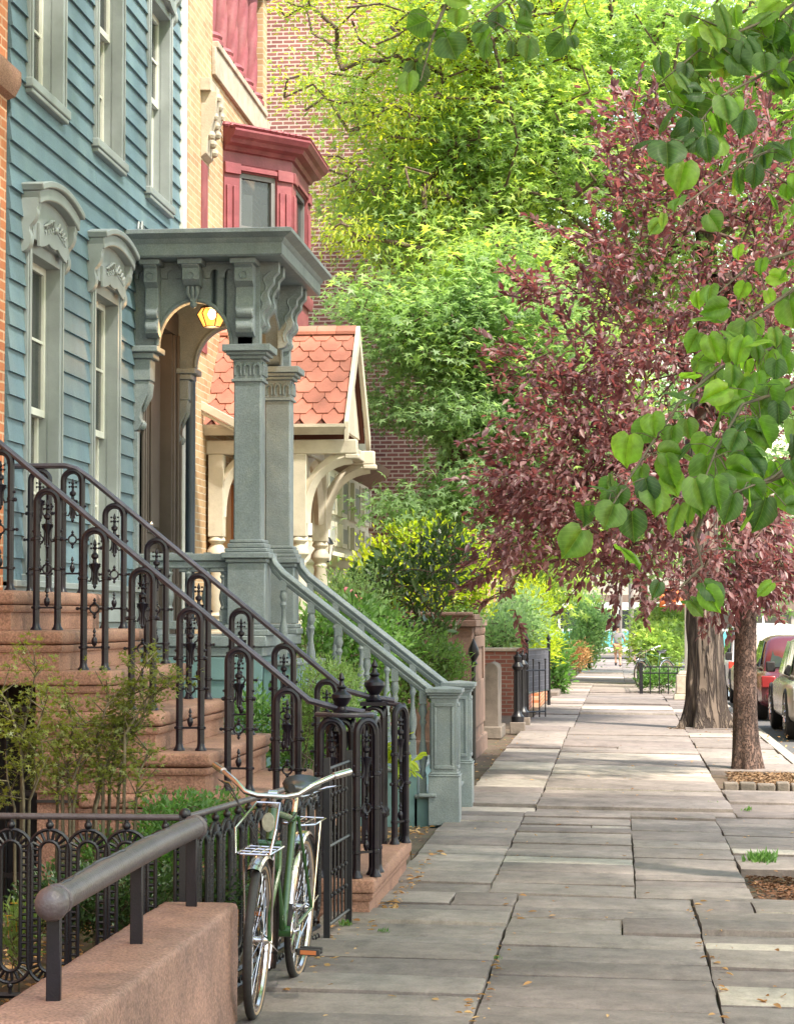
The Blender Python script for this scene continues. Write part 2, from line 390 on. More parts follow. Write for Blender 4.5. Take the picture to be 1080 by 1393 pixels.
def weather(o, vox=.016, size=.09, amt=.007):
    """worn stone: fine remesh and a shallow uneven surface with softened arrises"""
    for m_ in list(o.modifiers): o.modifiers.remove(m_)
    r = o.modifiers.new('remesh', 'REMESH'); r.mode = 'VOXEL'; r.voxel_size = vox; r.use_smooth_shade = True
    s = o.modifiers.new('soften', 'SMOOTH'); s.factor = .5; s.iterations = 3
    for k, (sz, am) in enumerate(((size, amt), (size * .3, amt * .45))):
        t = bpy.data.textures.new('wear', 'CLOUDS'); t.noise_scale = sz; t.noise_depth = 3
        d = o.modifiers.new('wear', 'DISPLACE'); d.texture = t; d.strength = am; d.mid_level = .5; d.texture_coords = 'GLOBAL'
    return o
# ---------------------------------------------------------------- foliage helpers
def np_mesh(name, V, faces, mat, parent, smooth=True):
    me = bpy.data.meshes.new(name)
    V = np.asarray(V, dtype=np.float32).reshape(-1, 3).copy()
    if parent is not None: o0 = org(parent); V -= np.array([o0.x, o0.y, o0.z], dtype=np.float32)
    nf = sum(len(f) for f in faces)
    loops = np.concatenate([f.reshape(-1) for f in faces]).astype(np.int32)
    tot = np.concatenate([np.full(len(f), f.shape[1], dtype=np.int32) for f in faces])
    st = np.concatenate([[0], np.cumsum(tot)[:-1]]).astype(np.int32)
    me.vertices.add(len(V)); me.vertices.foreach_set('co', V.reshape(-1))
    me.loops.add(len(loops)); me.loops.foreach_set('vertex_index', loops)
    me.polygons.add(nf); me.polygons.foreach_set('loop_start', st)
    me.update(calc_edges=True)
    me.materials.append(mat)
    o = bpy.data.objects.new(name, me); COL.objects.link(o)
    if parent is not None: o.parent = parent
    return o
LEAF = {}
LEAF['oval'] = (np.array([(0, 0, 0), (.20, .3, .07), (.20, .62, .06), (0, 1, -.04), (-.20, .62, .06), (-.20, .3, .07)], float),
                [[0, 1, 2, 3], [0, 3, 4, 5]])
LEAF['narrow'] = (np.array([(0, 0, 0), (.13, .4, .05), (0, 1, -.05), (-.13, .4, .05)], float), [[0, 1, 2], [0, 2, 3]])
_sp = [(0, .32, 0)]
for _a, _r in ((-118, .5), (-62, .78), (0, .78), (62, .78), (118, .5)):
    _sp.append((_r * math.sin(R(_a)), .32 + _r * math.cos(R(_a)), -.08 * _r))
for _a, _r in ((-150, .2), (-90, .22), (-30, .26), (30, .26), (90, .22), (150, .2)):
    _sp.append((_r * math.sin(R(_a)), .32 + _r * math.cos(R(_a)), .03))
LEAF['spiky'] = (np.array(_sp, float), [[0, 6, 1, 7], [0, 7, 2, 8], [0, 8, 3, 9], [0, 9, 4, 10], [0, 10, 5, 11]])
def heart():
    o = [(0, .04), (.17, -.05), (.36, .02), (.48, .20), (.52, .42), (.47, .64), (.34, .80), (.15, .92), (0, 1.04)]
    vs = []; mid = [(0, .06, 0), (0, .16, -.01), (0, .28, -.015), (0, .40, -.02), (0, .55, -.03), (0, .70, -.05), (0, .84, -.08), (0, .94, -.11), (0, 1.08, -.16)]
    vs += mid
    for sgn in (1, -1):
        for i in range(1, 8):
            x, y = o[i]; vs.append((sgn * x * .55, (y + mid[i][1]) / 2, .05 * abs(x) * 2 - .10 * max(0, y - .4)))
        for i in range(1, 8):
            x, y = o[i]; vs.append((sgn * x, y, .03 * math.sin(i * 2.1 + sgn) - .12 * max(0, y - .3)))
    fs = []
    for k, sgn in enumerate((0, 1)):
        b = 9 + 14 * k
        for i in range(0, 6):
            fs.append([i + 1, b + i, b + i + 1, i + 2]); fs.append([b + i, b + 7 + i, b + 8 + i, b + i + 1])
        fs.append([0, b + 7, b, 1]); fs.append([7, b + 6, b + 13, 8])
    return np.array(vs, float), fs
LEAF['heart'] = heart()
def leaves(name, C, D, N, size, tmpl, mat, parent, seed=0, uv=False):
    """C centres (stalk end), D directions of the midrib, N approximate face normals, size array"""
    rg = np.random.default_rng(seed); T, fs = LEAF[tmpl]; n = len(C); k = len(T)
    D = D / np.linalg.norm(D, axis=1, keepdims=True)
    N = N - D * (N * D).sum(1, keepdims=True); N = N / (np.linalg.norm(N, axis=1, keepdims=True) + 1e-9)
    X = np.cross(D, N)
    s = np.asarray(size).reshape(-1, 1, 1) * np.ones((n, 1, 1))
    wv = rg.uniform(.8, 1.2, (n, 1, 1)); cu = rg.uniform(.3, 2.0, (n, 1, 1))
    V = C[:, None, :] + s * (T[None, :, 0:1] * wv * X[:, None, :] + T[None, :, 1:2] * D[:, None, :] + T[None, :, 2:3] * cu * N[:, None, :])
    faces = []
    for q in (3, 4):
        ff = [f for f in fs if len(f) == q]
        if ff:
            A = np.array(ff)[None] + (np.arange(n) * k)[:, None, None]
            faces.append(A.reshape(-1, q))
    o = np_mesh(name, V, faces, mat, parent)
    if uv:
        at_ = o.data.attributes.new('leaf_uv', 'FLOAT_VECTOR', 'POINT'); at_.data.foreach_set('vector', np.tile(T, (n, 1)).astype(np.float32).reshape(-1))
        o.data.polygons.foreach_set('use_smooth', [True] * len(o.data.polygons))
    return o
def in_blobs(blobs, n, rg, shell=.55):
    """n random points in the union of ellipsoids, most of them towards the outside"""
    vol = np.array([b[3] * b[4] * b[5] for b in blobs]) ** (2 / 3.); pr = vol / vol.sum()
    idx = rg.choice(len(blobs), n, p=pr); B = np.array(blobs)[idx]
    d = rg.normal(size=(n, 3)); d /= np.linalg.norm(d, axis=1, keepdims=True)
    r = rg.uniform(shell ** 3, 1, n) ** (1 / 3.)
    return B[:, :3] + d * r[:, None] * B[:, 3:6], d
def grow(mb, trunk, targets, r0, rmin=.006, step=.45, n=6, pw=.45, sag=.12, seed=1):
    """limbs that join every target to the trunk: each new twig leaves the nearest branch already there"""
    rg = random.Random(seed)
    nodes = [Vector(p) for p in trunk]; par = [-1] + list(range(len(trunk) - 1)); start = len(trunk)
    A = np.array([tuple(p) for p in nodes])
    top = np.array(tuple(nodes[-1])); tg = sorted([Vector(t) for t in targets], key=lambda t: (t - nodes[-1]).length)
    lo = max(0, len(trunk) - max(1, int(len(trunk) * .55)))
    for t in tg:
        d = np.linalg.norm(A[lo:] - np.array(tuple(t)), axis=1) + np.maximum(0, A[lo:, 2] - t.z) * .6
        j = int(d.argmin()) + lo; p0 = nodes[j]; L = (t - p0).length
        k = max(1, int(L / step)); last = j; new = []
        for i in range(1, k + 1):
            f = i / k; q = p0.lerp(t, f)
            q = q + Vector((rg.uniform(-1, 1), rg.uniform(-1, 1), rg.uniform(-1, 1))) * (.07 * step if i < k else 0) + Vector((0, 0, math.sin(f * math.pi) * sag * L * .5))
            nodes.append(q); par.append(last); last = len(nodes) - 1; new.append(tuple(q))
        A = np.vstack([A, np.array(new)])
    cnt = [0] * len(nodes)
    hasch = [False] * len(nodes)
    for i in range(1, len(nodes)):
        hasch[par[i]] = True
    for i in range(len(nodes) - 1, 0, -1):
        if not hasch[i]: cnt[i] += 1
        cnt[par[i]] += cnt[i]
    tot = max(1, cnt[start - 1] if start - 1 < len(cnt) else 1)
    rr = [max(rmin, r0 * (c / max(1, cnt[0])) ** pw) for c in cnt]
    for i in range(start, len(nodes)):
        a = nodes[par[i]]; b = nodes[i]
        if (b - a).length < 1e-4: continue
        mb.tube([a, b], [min(rr[i] * 1.15, rr[par[i]]), rr[i]], n if rr[i] > .02 else 4, cap=False)
    return nodes, rr
def sprays(targets, dirs, per, spread, size, rg, droop=.3, flat=.5):
    """leaf clusters round twig ends"""
    n = len(targets); P = np.repeat(targets, per, axis=0); Dm = np.repeat(dirs, per, axis=0)
    m = len(P)
    off = rg.normal(size=(m, 3)) * spread; off[:, 2] *= flat
    P = P + off
    D = Dm * .6 + off / spread * .35 + rg.normal(size=(m, 3)) * .45; D[:, 2] -= droop
    N = rg.normal(size=(m, 3)) * .45; N[:, 2] += 1
    sz = size * rg.uniform(.6, 1.25, m)
    return P, D, N, sz
# ================================================================ SETTING: ground, road, kerb, sidewalk
def strip(name, xs, ys, zf, mat, label, kind='structure'):
    mb = MB(); vs = []; fs = []
    for y in ys:
        for x in xs: vs.append((x, y, zf(x, y)))
    nx = len(xs)
    for j in range(len(ys) - 1):
        for i in range(nx - 1):
            a = j * nx + i; fs.append((a, a + 1, a + nx + 1, a + nx))
    mb.add(vs, fs)
    return mb.build(name, mat, None, label, name.replace('_', ' '), kind=kind)
ylong = [-60, -20, 0, 10, 20, 30] + [34 + i * 4 for i in range(17)] + [110, 200, 400, 800, 1500]
strip('ground', [-900, -40, -10, 0, 10, 40, 900], ylong, lambda x, y: gz(y) - .30, M['soil'], 'bare earth ground beneath the street and the gardens')
strip('road', [2.12, 6, 10.5], ylong[:-2], lambda x, y: gz(y) - .135, M['asphalt'], 'grey asphalt road beyond the kerb with parked cars')
strip('soil_bed', [-4.4, -3, 2.0], [-2, 5, 10, 20, 30] + [34 + i * 4 for i in range(16)], lambda x, y: gz(y) - .045 - .012 * max(0, x + 1.2), M['soil'], 'dark earth that shows in the joints between the flagstones')
k = MB()
for j in range(60):
    y0 = -2 + j * 1.7; y1 = y0 + 1.69
    k.add([(x, y, z + gz(y)) for y in (y0, y1) for x, z in ((1.98, -.3), (2.13, -.3), (2.12, -.035), (1.98, -.03))],
          [(0, 1, 2, 3), (7, 6, 5, 4), (0, 4, 5, 1), (1, 5, 6, 2), (2, 6, 7, 3), (3, 7, 4, 0)])
k.build('kerb', M['concrete'], None, 'grey stone kerb between sidewalk and road', 'kerb', kind='structure', smooth=0)

m, n, L, p = newmat('bluestone_flags')
geo = n.new("ShaderNodeNewGeometry")
cr = n.new("ShaderNodeValToRGB"); e = cr.color_ramp.elements
pal = [(0, (0.157, 0.129, 0.120)), (.2, (0.233, 0.194, 0.174)), (.38, (0.184, 0.150, 0.140)), (.55, (0.260, 0.220, 0.197)), (.72, (0.202, 0.170, 0.159)), (.88, (0.297, 0.249, 0.220)), (.95, (0.377, 0.327, 0.281)), (1, (0.413, 0.361, 0.309))]
while len(e) < len(pal): e.new(.5)
for i, (q, c) in enumerate(pal): e[i].position = q; e[i].color = c4(c)
L.new(geo.outputs["Random Per Island"], cr.inputs[0])
def noise(sc, det=8, vec=None, ro=.65):
    t = n.new("ShaderNodeTexNoise"); t.inputs["Scale"].default_value = sc; t.inputs["Detail"].default_value = det; t.inputs["Roughness"].default_value = ro
    L.new(vec or geo.outputs["Position"], t.inputs["Vector"]); return t.outputs[0]
def rng(v, a, b, c, d):
    t = n.new("ShaderNodeMapRange"); t.inputs[1].default_value = a; t.inputs[2].default_value = b; t.inputs[3].default_value = c; t.inputs[4].default_value = d
    L.new(v, t.inputs[0]); return t.outputs[0]
def mul(a, b):
    t = n.new("ShaderNodeMath"); t.operation = 'MULTIPLY'; L.new(a, t.inputs[0]); L.new(b, t.inputs[1]); return t.outputs[0]
mp = n.new("ShaderNodeMapping"); mp.inputs["Scale"].default_value = (1.5, .5, 1); L.new(geo.outputs["Position"], mp.inputs[0])
v = mul(rng(noise(1.2), .3, .7, .80, 1.18), rng(noise(9, 10), .3, .7, .78, 1.2))
v = mul(v, rng(noise(2.2, 9, mp.outputs[0], .75), .52, .68, 1.0, .70))      # worn, delaminated bluestone layers
v = mul(v, rng(noise(28, 6, None, .8), .62, .70, 1.0, .72))                       # gum spots and pits
v = mul(v, rng(noise(70, 4), .3, .7, .86, 1.14))
vm = n.new("ShaderNodeVectorMath"); vm.operation = 'SCALE'; L.new(cr.outputs[0], vm.inputs[0]); L.new(v, vm.inputs["Scale"])
L.new(vm.outputs[0], p.inputs["Base Color"]); p.inputs["Roughness"].default_value = .78; p.inputs["Specular IOR Level"].default_value = .35
b1 = n.new("ShaderNodeBump"); b1.inputs["Strength"].default_value = .6; b1.inputs["Distance"].default_value = .02; L.new(noise(3.5, 10, mp.outputs[0], .7), b1.inputs["Height"])
b2 = n.new("ShaderNodeBump"); b2.inputs["Strength"].default_value = .3; b2.inputs["Distance"].default_value = .006; L.new(noise(90, 4), b2.inputs["Height"])
L.new(b1.outputs[0], b2.inputs["Normal"]); L.new(b2.outputs[0], p.inputs["Normal"])
M['slab'] = m
def wz(x, y): return gz(y) - .012 * max(0, x + 1.2)
sw = MB()
def slab(x0, x1, y0, y1, g, rgx, skew=0):
    dz = rgx.uniform(-.015, .015); ta = rgx.uniform(-.008, .008); tb = rgx.uniform(-.014, .014)
    cx = (x0 + x1) / 2; cy = (y0 + y1) / 2
    pts = []; j = .006
    def edge(ax, ay, bx, by):
        L_ = math.hypot(bx - ax, by - ay); k = max(1, int(L_ / .16))
        for i in range(k):
            t = i / k; jj = j if 0 < i else j * .5
            pts.append((ax + (bx - ax) * t + rgx.uniform(-jj, jj), ay + (by - ay) * t + rgx.uniform(-jj, jj)))
    a, b, c, d = x0 + g, x1 - g, y0 + g * 1.6, y1 - g * 1.6
    sk = lambda x: skew * (x - cx)
    edge(a, c + sk(a), b, c + sk(b)); edge(b, c + sk(b), b, d + sk(b)); edge(b, d + sk(b), a, d + sk(a)); edge(a, d + sk(a), a, c + sk(a))
    z = lambda x, y: wz(x, y) + dz + ta * (x - cx) + tb * (y - cy)
    n_ = len(pts); inn = []
    for (x, y) in pts:
        inn.append((x + (cx - x) * .012 / max(.1, abs(x1 - x0)) * 2, y + (cy - y) * .012 / max(.1, abs(y1 - y0)) * 2))
    vs = [(x, y, z(x, y)) for x, y in inn] + [(x, y, z(x, y) - .004) for x, y in pts] + [(x, y, z(x, y) - .06) for x, y in pts]
    fs = [tuple(range(n_))] + [(i, i + n_, (i + 1) % n_ + n_, (i + 1) % n_) for i in range(n_)] + [(i + n_, i + 2 * n_, (i + 1) % n_ + 2 * n_, (i + 1) % n_ + n_) for i in range(n_)]
    sw.add(vs, fs)
def lanes(lx, ya, yb, lo, hi, seed, g=.007, given=None, skip=None, skew=-.02):
    rg = random.Random(seed)
    for i in range(len(lx) - 1):
        if given and i in given: ys = given[i]
        else:
            ys = [ya]
            while ys[-1] < yb - hi: ys.append(ys[-1] + rg.uniform(lo, hi))
            ys.append(yb)
        for a, b in zip(ys[:-1], ys[1:]):
            if skip and skip((lx[i] + lx[i + 1]) / 2, (a + b) / 2): continue
            if rg.random() < .10 and lx[i + 1] - lx[i] > .8 and b - a < .9:
                mx = rg.uniform(.35, .65) * (lx[i + 1] - lx[i]) + lx[i]
                slab(lx[i], mx, a, b, g, rg, skew); slab(mx, lx[i + 1], a, b, g, rg, skew)
            else: slab(lx[i], lx[i + 1], a, b, g, rg, skew)
pit = lambda x, y: (x > .8 and 13.3 < y < 14.6)
lanes([-1.62, -.60, .43, 1.25, 1.975], 2.0, 13.3, .26, .60, 3, .006, given={1: [2, 3, 4.1, 5, 5.9, 6.8, 7.7, 8.3, 8.75, 9.2, 9.5, 9.98, 10.35, 10.75, 11.25, 11.7, 12.3, 12.72, 13.3]})
lanes([-1.40, -.78, .10, .80, 1.975], 13.3, 18.7, .25, .62, 5, .005, skip=pit)
lanes([-1.40, -.71, .985, 1.975], 18.7, 33, .45, 1.4, 8, .007, skip=lambda x, y: (x > 1 and 22.2 < y < 24.6))
lanes([-1.40, -.66, .985, 1.975], 33, 62, 1.4, 1.8, 9, .006, skip=lambda x, y: False)
lanes([-1.40, .2, 1.975], 62, 112, 1.7, 2.0, 10, .006)
sw.build('sidewalk', M['slab'], None, 'sidewalk of worn grey bluestone flags running down the street', 'sidewalk', kind='structure', smooth=30)
# cross street at the far end
strip('cross_street', [-60, -20, 0, 20, 60], [112, 118, 124, 130], lambda x, y: gz(y) - .12, M['asphalt'], 'pale asphalt cross street at the far end of the sidewalk')
# courtyard paving left of the sidewalk
yd = MB(); yd.box(-3.95, -1.41, 14.45, 17.3, -.2, -.012); yd.box(-3.95, -1.41, 19.75, 24.9, -.2, -.018)
yd.build('garden_bed', M['soil'], None, 'earth of the front gardens between the stoops', 'garden bed', kind='structure', smooth=0)
# ================================================================ ORANGE BRICK HOUSE (a sliver at the left edge)
FX = -3.95                                     # the line of the facades
t = thing('brick_house', 'orange brick row house at the left edge behind the brownstone stoop', 'house', (FX, 10, 0))
mb = MB(); mb.box(-12, FX, 4.5, 13.93, -.25, 10.5); mb.build('wall', M['obrick'], t, smooth=0)
mb = MB(); mb.sweep([(0, 5.02), (.05, 5.04), (.09, 5.12), (.09, 5.2), (.03, 5.24), (0, 5.25)], [(FX, 4.5), (FX, 13.95)])
mb.build('string_course', M['brownstone'], t)
mb = MB(); mb.box(FX - .02, FX + .03, 12.6, 13.7, 1.79, 4.3); mb.build('entrance_door', M['browndoor'], t, bevel=.01)
mb = MB(); mb.box(FX - .02, FX + .025, 4.8, 12.1, -.2, 1.1); mb.build('basement_front', M['brownstone'], t, bevel=.01)

# ================================================================ BROWNSTONE STOOP
YN, YF = 12.15, 14.35          # near and far side of the stoop
RN, RF = 12.40, 14.10          # the two railings
RUN, RISE, X0, Z0 = .279, .228, -1.583, .20
def tread(i): return (X0 - RUN * i + .165 if i else -1.335, Z0 + RISE * i)
st = thing('brownstone_stoop', 'flight of brownstone steps with rounded nosings between two iron railings', 'stoop', (-2.4, (YN + YF) / 2, 0))
for i in range(8):
    nx, z = tread(i)
    xl = -3.94
    body = MB(); bl = xl if i >= 6 else (-3.26 if i == 5 else max(-3.26, tread(min(7, i + 3))[0] - .2))
    if i == 5: bl = -3.26
    body.box(bl, nx - .035, YN + .035, YF - .035, z - (RISE if i else .24) - (.0 if i == 0 else .0), z - .085)
    # ovolo below the nosing
    body.sweep([(-.01, z - .125), (.012, z - .125), (.022, z - .105), (.022, z - .084), (-.01, z - .084)], [(nx - .035, YF - .035), (nx - .035, YN + .035), (bl, YN + .035)][::-1] if False else [(bl, YN + .035), (nx - .035, YN + .035), (nx - .035, YF - .035)], caps=True)
    step = body.build('step', M['brownstone'], st, smooth=35, bevel=.004)
    tr_ = MB(); tr_.box(bl - (.3 if i < 6 else 0) if i == 5 else bl, nx, YN, YF, z - .082, z)
    # rounded nosing wraps the near side and the front
    weather(tr_.build('tread', M['brownstone'], step), .02, .12, .006).modifiers['soften'].iterations = 6
b = MB()
for i in range(1, 8):          # the masonry that carries the flight, with the opening under the top steps
    nx, z = tread(i)
    xl = -3.26 if i < 6 else -3.94
b.box(-3.255, -1.40, YN + .06, YF - .06, -.22, Z0 - .12)
for i in range(1, 6):
    nx, z = tread(i); b.box(-3.255, nx - .09, YN + .06 + .001 * i, YF - .06 - .001 * i, -.1, z - RISE + .0)
b.build('masonry', M['brownstone'], st, smooth=0)
b = MB(); b.box(-3.93, -3.28, YN + .9, YN + .93, -.2, 1.33); b.build('under_back', M['dark'], st)  # near-black sheet paints in the dark of the void under the steps
b = MB()
for i in range(7): b.tube([(-3.9 + i * .1, YN + .30, -.1), (-3.9 + i * .1, YN + .30, 1.28)], .012, 6)
for z in (.15, .62, 1.1): b.box(-3.93, -3.28, YN + .28, YN + .30, z, z + .03)
b.build('under_gate', M['ironfence'], st)
b = MB(); b.box(-3.255, -2.3, YN + .045, YN + .062, .60, .615); b.box(-2.52, -1.9, YN + .045, YN + .062, .34, .352)
b.build('masonry_joint', M['dark'], st)

# ================================================================ CAST-IRON RAILINGS
def arch_pts(w, h, n=12, lean=0):
    r = w / 2
    return [(-r, 0, 0)] + [(-r, 0, h - r)] + [(-r * math.cos(math.pi * i / n), 0, h - r + r * math.sin(math.pi * i / n)) for i in range(1, n)] + [(r, 0, h - r), (r, 0, 0)]
def make_panel(parent, h=.80, w=.125):
    """one arch of the railing, standing in the XZ plane at the origin"""
    a = MB(); a.M = Matrix.Translation(org(parent)); a.tube(arch_pts(w, h), .0205, 8)
    a.tube([(p[0] * .74, -.012, p[2] - (.008 if p[2] > .5 else 0)) for p in arch_pts(w, h)][1:-1], .006, 5)
    for s in (-1, 1):
        x = s * w / 2
        a.lathe([(.034, 0), (.034, .008), (.024, .02), (.019, .045), (.0165, .06)], (x, 0, 0), 10)
        for z in (.13, h * .44, h * .66): a.lathe([(.017, -.014), (.024, -.007), (.024, .007), (.017, .014)], (x, 0, z), 8)
    ar = a.build('arch', M['iron'], parent)
    o = MB(); o.M = a.M
    # low crossbar with its small finial
    o.box(-w / 2 - .028, w / 2 + .028, -.006, .006, .124, .136)
    o.lathe([(.004, 0), (.012, .006), (.018, .028), (.016, .042), (.006, .056), (.010, .064), (.004, .074), (.011, .082), (.003, .105)], (0, 0, .136), 8)
    # ring with its four points
    zr = h * .44
    o.tube([(.026 * math.cos(a_), 0, zr + .026 * math.sin(a_)) for a_ in [2 * math.pi * i / 16 for i in range(16)]], .006, 6, closed=True)
    for s in (-1, 1):
        o.lathe([(.010, 0), (.013, .008), (.005, .014), (.011, .022), (.002, .034)], (0, 0, zr + .026), 6)
        o.tube([(s * .03, 0, zr), (s * (w / 2 + .035), 0, zr)], .007, 6); o.ball((s * (w / 2 + .038), 0, zr), .011, 6)
    o.lathe([(.002, -.034), (.011, -.022), (.005, -.014), (.013, -.008), (.010, 0)], (0, 0, zr - .026), 6)
    # scrolled bracket
    zb = h * .655
    for s in (-1, 1):
        o.tube([(s * w / 2, 0, zb + .03), (s * w * .40, 0, zb - .01), (s * w * .22, 0, zb - .016), (s * w * .12, 0, zb + .012), (s * w * .13, 0, zb + .05), (s * w * .24, 0, zb + .075)], .0065, 6)
        o.tube([(s * .012, 0, zb - .035), (s * .012, 0, zb + .06), (s * .032, 0, zb + .085)], .006, 6)
        o.ball((s * (w / 2 + .026), 0, zb), .013, 6); o.ball((s * (w / 2 + .022), 0, zb + .045), .009, 6)
    o.lathe([(.003, -.06), (.012, -.045), (.006, -.03), (.010, 0), (.009, .03), (.022, .07), (.026, .085), (.012, .092), (.010, .11), (.022, .122), (.022, .136), (.009, .148), (.008, .165), (.016, .174), (.006, .185), (.012, .196), (.003, .225)], (0, 0, zb), 10)
    for s in (-1, 1):
        for zz in (.173, .20): o.ball((s * .022, 0, zb + zz), .0075, 6)
    o.build('ornament', M['iron'], ar)
    return ar
def finial(mb, c, k=1.0):
    mb.lathe([(.055 * k, 0), (.060 * k, .012 * k), (.040 * k, .025 * k), (.030 * k, .045 * k), (.052 * k, .075 * k), (.070 * k, .105 * k), (.066 * k, .125 * k), (.035 * k, .145 * k), (.024 * k, .16 * k), (.036 * k, .175 * k), (.018 * k, .19 * k), (.013 * k, .215 * k), (.022 * k, .23 * k), (.004 * k, .27 * k)], c, 12)
def railing(Y, label, far):
    t = thing('iron_railing', label, 'railing', (X0, Y, Z0), group='railings of the brownstone stoop')
    proto = None
    for i in range(1, 9):
        if i == 8 and not far: continue
        x = X0 - RUN * i + (0 if i < 8 else .06); z = Z0 + RISE * min(i, 7)
        if proto is None: proto = make_panel(t); o = proto
        else: o = copy_tree(proto, t)
        o.location = (x - X0, 0, z - Z0)
    # handrail
    r = MB(); top = lambda i: Vector((X0 - RUN * i, Y, Z0 + RISE * i + .845))
    xe = X0 + .13
    pts = []
    if far: pts += [(FX + .02, Y, top(7).z - .01), (top(7).x - .05, Y, top(7).z - .01), (top(7).x + .02, Y, top(7).z - .03)]
    else: pts += [(FX + .02, Y, top(7).z + .25), tuple(top(7.6))]
    pts += [tuple(top(6.6)), tuple(top(4)), tuple(top(2)), tuple(top(1)), tuple(top(.55)), (X0 + .0, Y, Z0 + .93), (X0 + .16, Y, Z0 + .905)]
    r.tube(pts, .019, 8); hr = r.build('handrail', M['railtop'], t)
    # newel: cast cage, top ring and finial
    nw = MB(); cx = X0 + .03; z0 = Z0
    nw.box(cx - .075, cx + .075, Y - .075, Y + .075, z0, z0 + .17)
    nw.box(cx - .088, cx + .088, Y - .088, Y + .088, z0, z0 + .02); nw.box(cx - .088, cx + .088, Y - .088, Y + .088, z0 + .17, z0 + .195)
    for sx in (-1, 1):
        for sy in (-1, 1):
            nw.tube([(cx + sx * .062, Y + sy * .062, z0 + .19), (cx + sx * .062, Y + sy * .062, z0 + .80)], .017, 8)
            nw.lathe([(.03, 0), (.03, .012), (.018, .03), (.018, .05)], (cx + sx * .062, Y + sy * .062, z0 + .195), 8)
    nw.lathe([(.045, .19), (.05, .22), (.03, .26), (.028, .34), (.045, .36), (.028, .38), (.026, .52), (.05, .545), (.05, .56), (.028, .58), (.03, .7), (.055, .76), (.07, .80)], (cx, Y, z0), 12)
    for s in (-1, 1):
        for ax in (0, 1):
            pts = [(.062 * math.cos(a_), .80 + .062 * math.sin(a_)) for a_ in [math.pi * i / 8 for i in range(9)]]
            nw.tube([(cx + u, Y + s * .066, z0 + v) if ax == 0 else (cx + s * .066, Y + u, z0 + v) for u, v in pts], .015, 6)
    for k_ in range(6):
        zz = z0 + .25 + k_ * .09
        nw.tube([(cx + .03 * math.cos(a_), Y - .07, zz + .03 * math.sin(a_)) for a_ in [2 * math.pi * i / 10 for i in range(10)]], .005, 5, closed=True)
    nw.box(cx - .085, cx + .085, Y - .085, Y + .085, z0 + .875, z0 + .90)
    finial(nw, (cx, Y, z0 + .90), .85 if not far else 1.0)
    nwo = nw.build('newel', M['iron'], t)
    # curled end of the handrail carried by three more arches
    c2 = (X0 + .08, Y - .12); rr = .14
    cur = MB()
    pts = [(cx + .02, Y, z0 + .905)] + [(c2[0] + rr * math.cos(a_), c2[1] + rr * math.sin(a_), z0 + .90) for a_ in [R(110 - i * 30) for i in range(10)]]
    if not far:
        cur.tube(pts, .014, 8); cur.tube([(X0 - .10, Y - .02, z0 + .90), (X0 - .09, Y - .16, z0 + .90), (X0 + .02, Y - .245, z0 + .90)], .014, 8)
    else:
        cur.tube([(cx, Y, z0 + .905), (cx + .12, Y + .0, z0 + .885), (cx + .17, Y - .02, z0 + .88)], .016, 8)
    cur.build('handrail_curl', M['railtop'], t)
    lst = [(X0 + .0, Y - .20, 0), (X0 + .19, Y - .17, 40), (X0 + .22, Y + .02, 80)] if not far else [(X0 + .20, Y - .04, 60), (X0 + .20, Y + .15, 100)]
    for (x, y, a_) in lst:
        o = copy_tree(proto, t); o.location = (x - X0, y - Y, 0); o.rotation_euler = (0, 0, R(a_)); o.scale = (1, 1, 1.085)
    return t
railing(RN, 'near iron railing of the brownstone stoop, in front, arches climbing up to the left edge', False)
railing(RF, 'far iron railing of the brownstone stoop, beside the blue house, with level top section', True)

# ================================================================ LOW WALL WITH PIPE RAIL
wl = thing('low_wall', 'low brownstone wall with sloping top edge in the near left corner', 'wall', (-1.68, 7.6, 0))
a = gnd(325, 1391, 0); YW = 8.95
mb = MB(); XR = at(325, 1228, YW).x; ZT = at(325, 1228, YW).z; XL = at(222, 1220, YW).x
mb.box(XL, XR, 6.28, YW, -.1, ZT); weather(mb.build('wall_block', M['brownstone_pale'], wl), .014, .11, .008)
XP = (XL + XR) / 2 - .01
pr = thing('pipe_rail', 'thick weathered grey pipe rail on three posts on the low brownstone wall', 'handrail', (XP, 7.7, ZT))
ys = [6.62, 7.78, 8.80]
for y in ys:
    mb = MB(); mb.box(XP - .022, XP + .022, y - .012, y + .012, ZT - .01, ZT + .30 - .02); mb.build('post', M['iron'], pr, bevel=.003)
mb = MB(); zt = [ZT + .30, ZT + .315, ZT + .31]
pts = [Vector((XP, ys[0] - .01, zt[0])), Vector((XP, 7.2, zt[0] + .008)), Vector((XP, ys[1], zt[1])), Vector((XP, 8.3, zt[1])), Vector((XP, ys[2] + .06, zt[2]))]
mb.tube(pts, .044, 20)
mb.ball((XP, ys[0] - .03, zt[0] - .004), .054, 16, 1, .85, 1)
mb.lathe([(.045, 0), (.050, .004), (.050, .03), (.045, .034)], (XP, ys[0] + .02, zt[0]), 18, 'y')
mb.lathe([(.045, 0), (.051, .006), (.051, .035), (.02, .045)], (XP, ys[2] + .04, zt[2]), 18, 'y')
mb.build('pipe', M['pipe'], pr)
mb = MB(); rg = random.Random(4); pts = []                       # the lumpy seam of old weld and paint along the pipe
y = ys[0] + .05
while y < ys[2]:
    f = (y - ys[0]) / (ys[2] - ys[0]); z = zt[0] + (.015 * math.sin(f * math.pi * .8))
    a_ = R(96 + 10 * math.sin(y * 9) + rg.uniform(-7, 7)); pts.append((XP + .044 * math.cos(a_), y, z + .044 * math.sin(a_))); y += .035
mb.tube(pts, [rg.uniform(.0025, .006) for _ in pts], 6); mb.build('seam', M['iron'], pr)

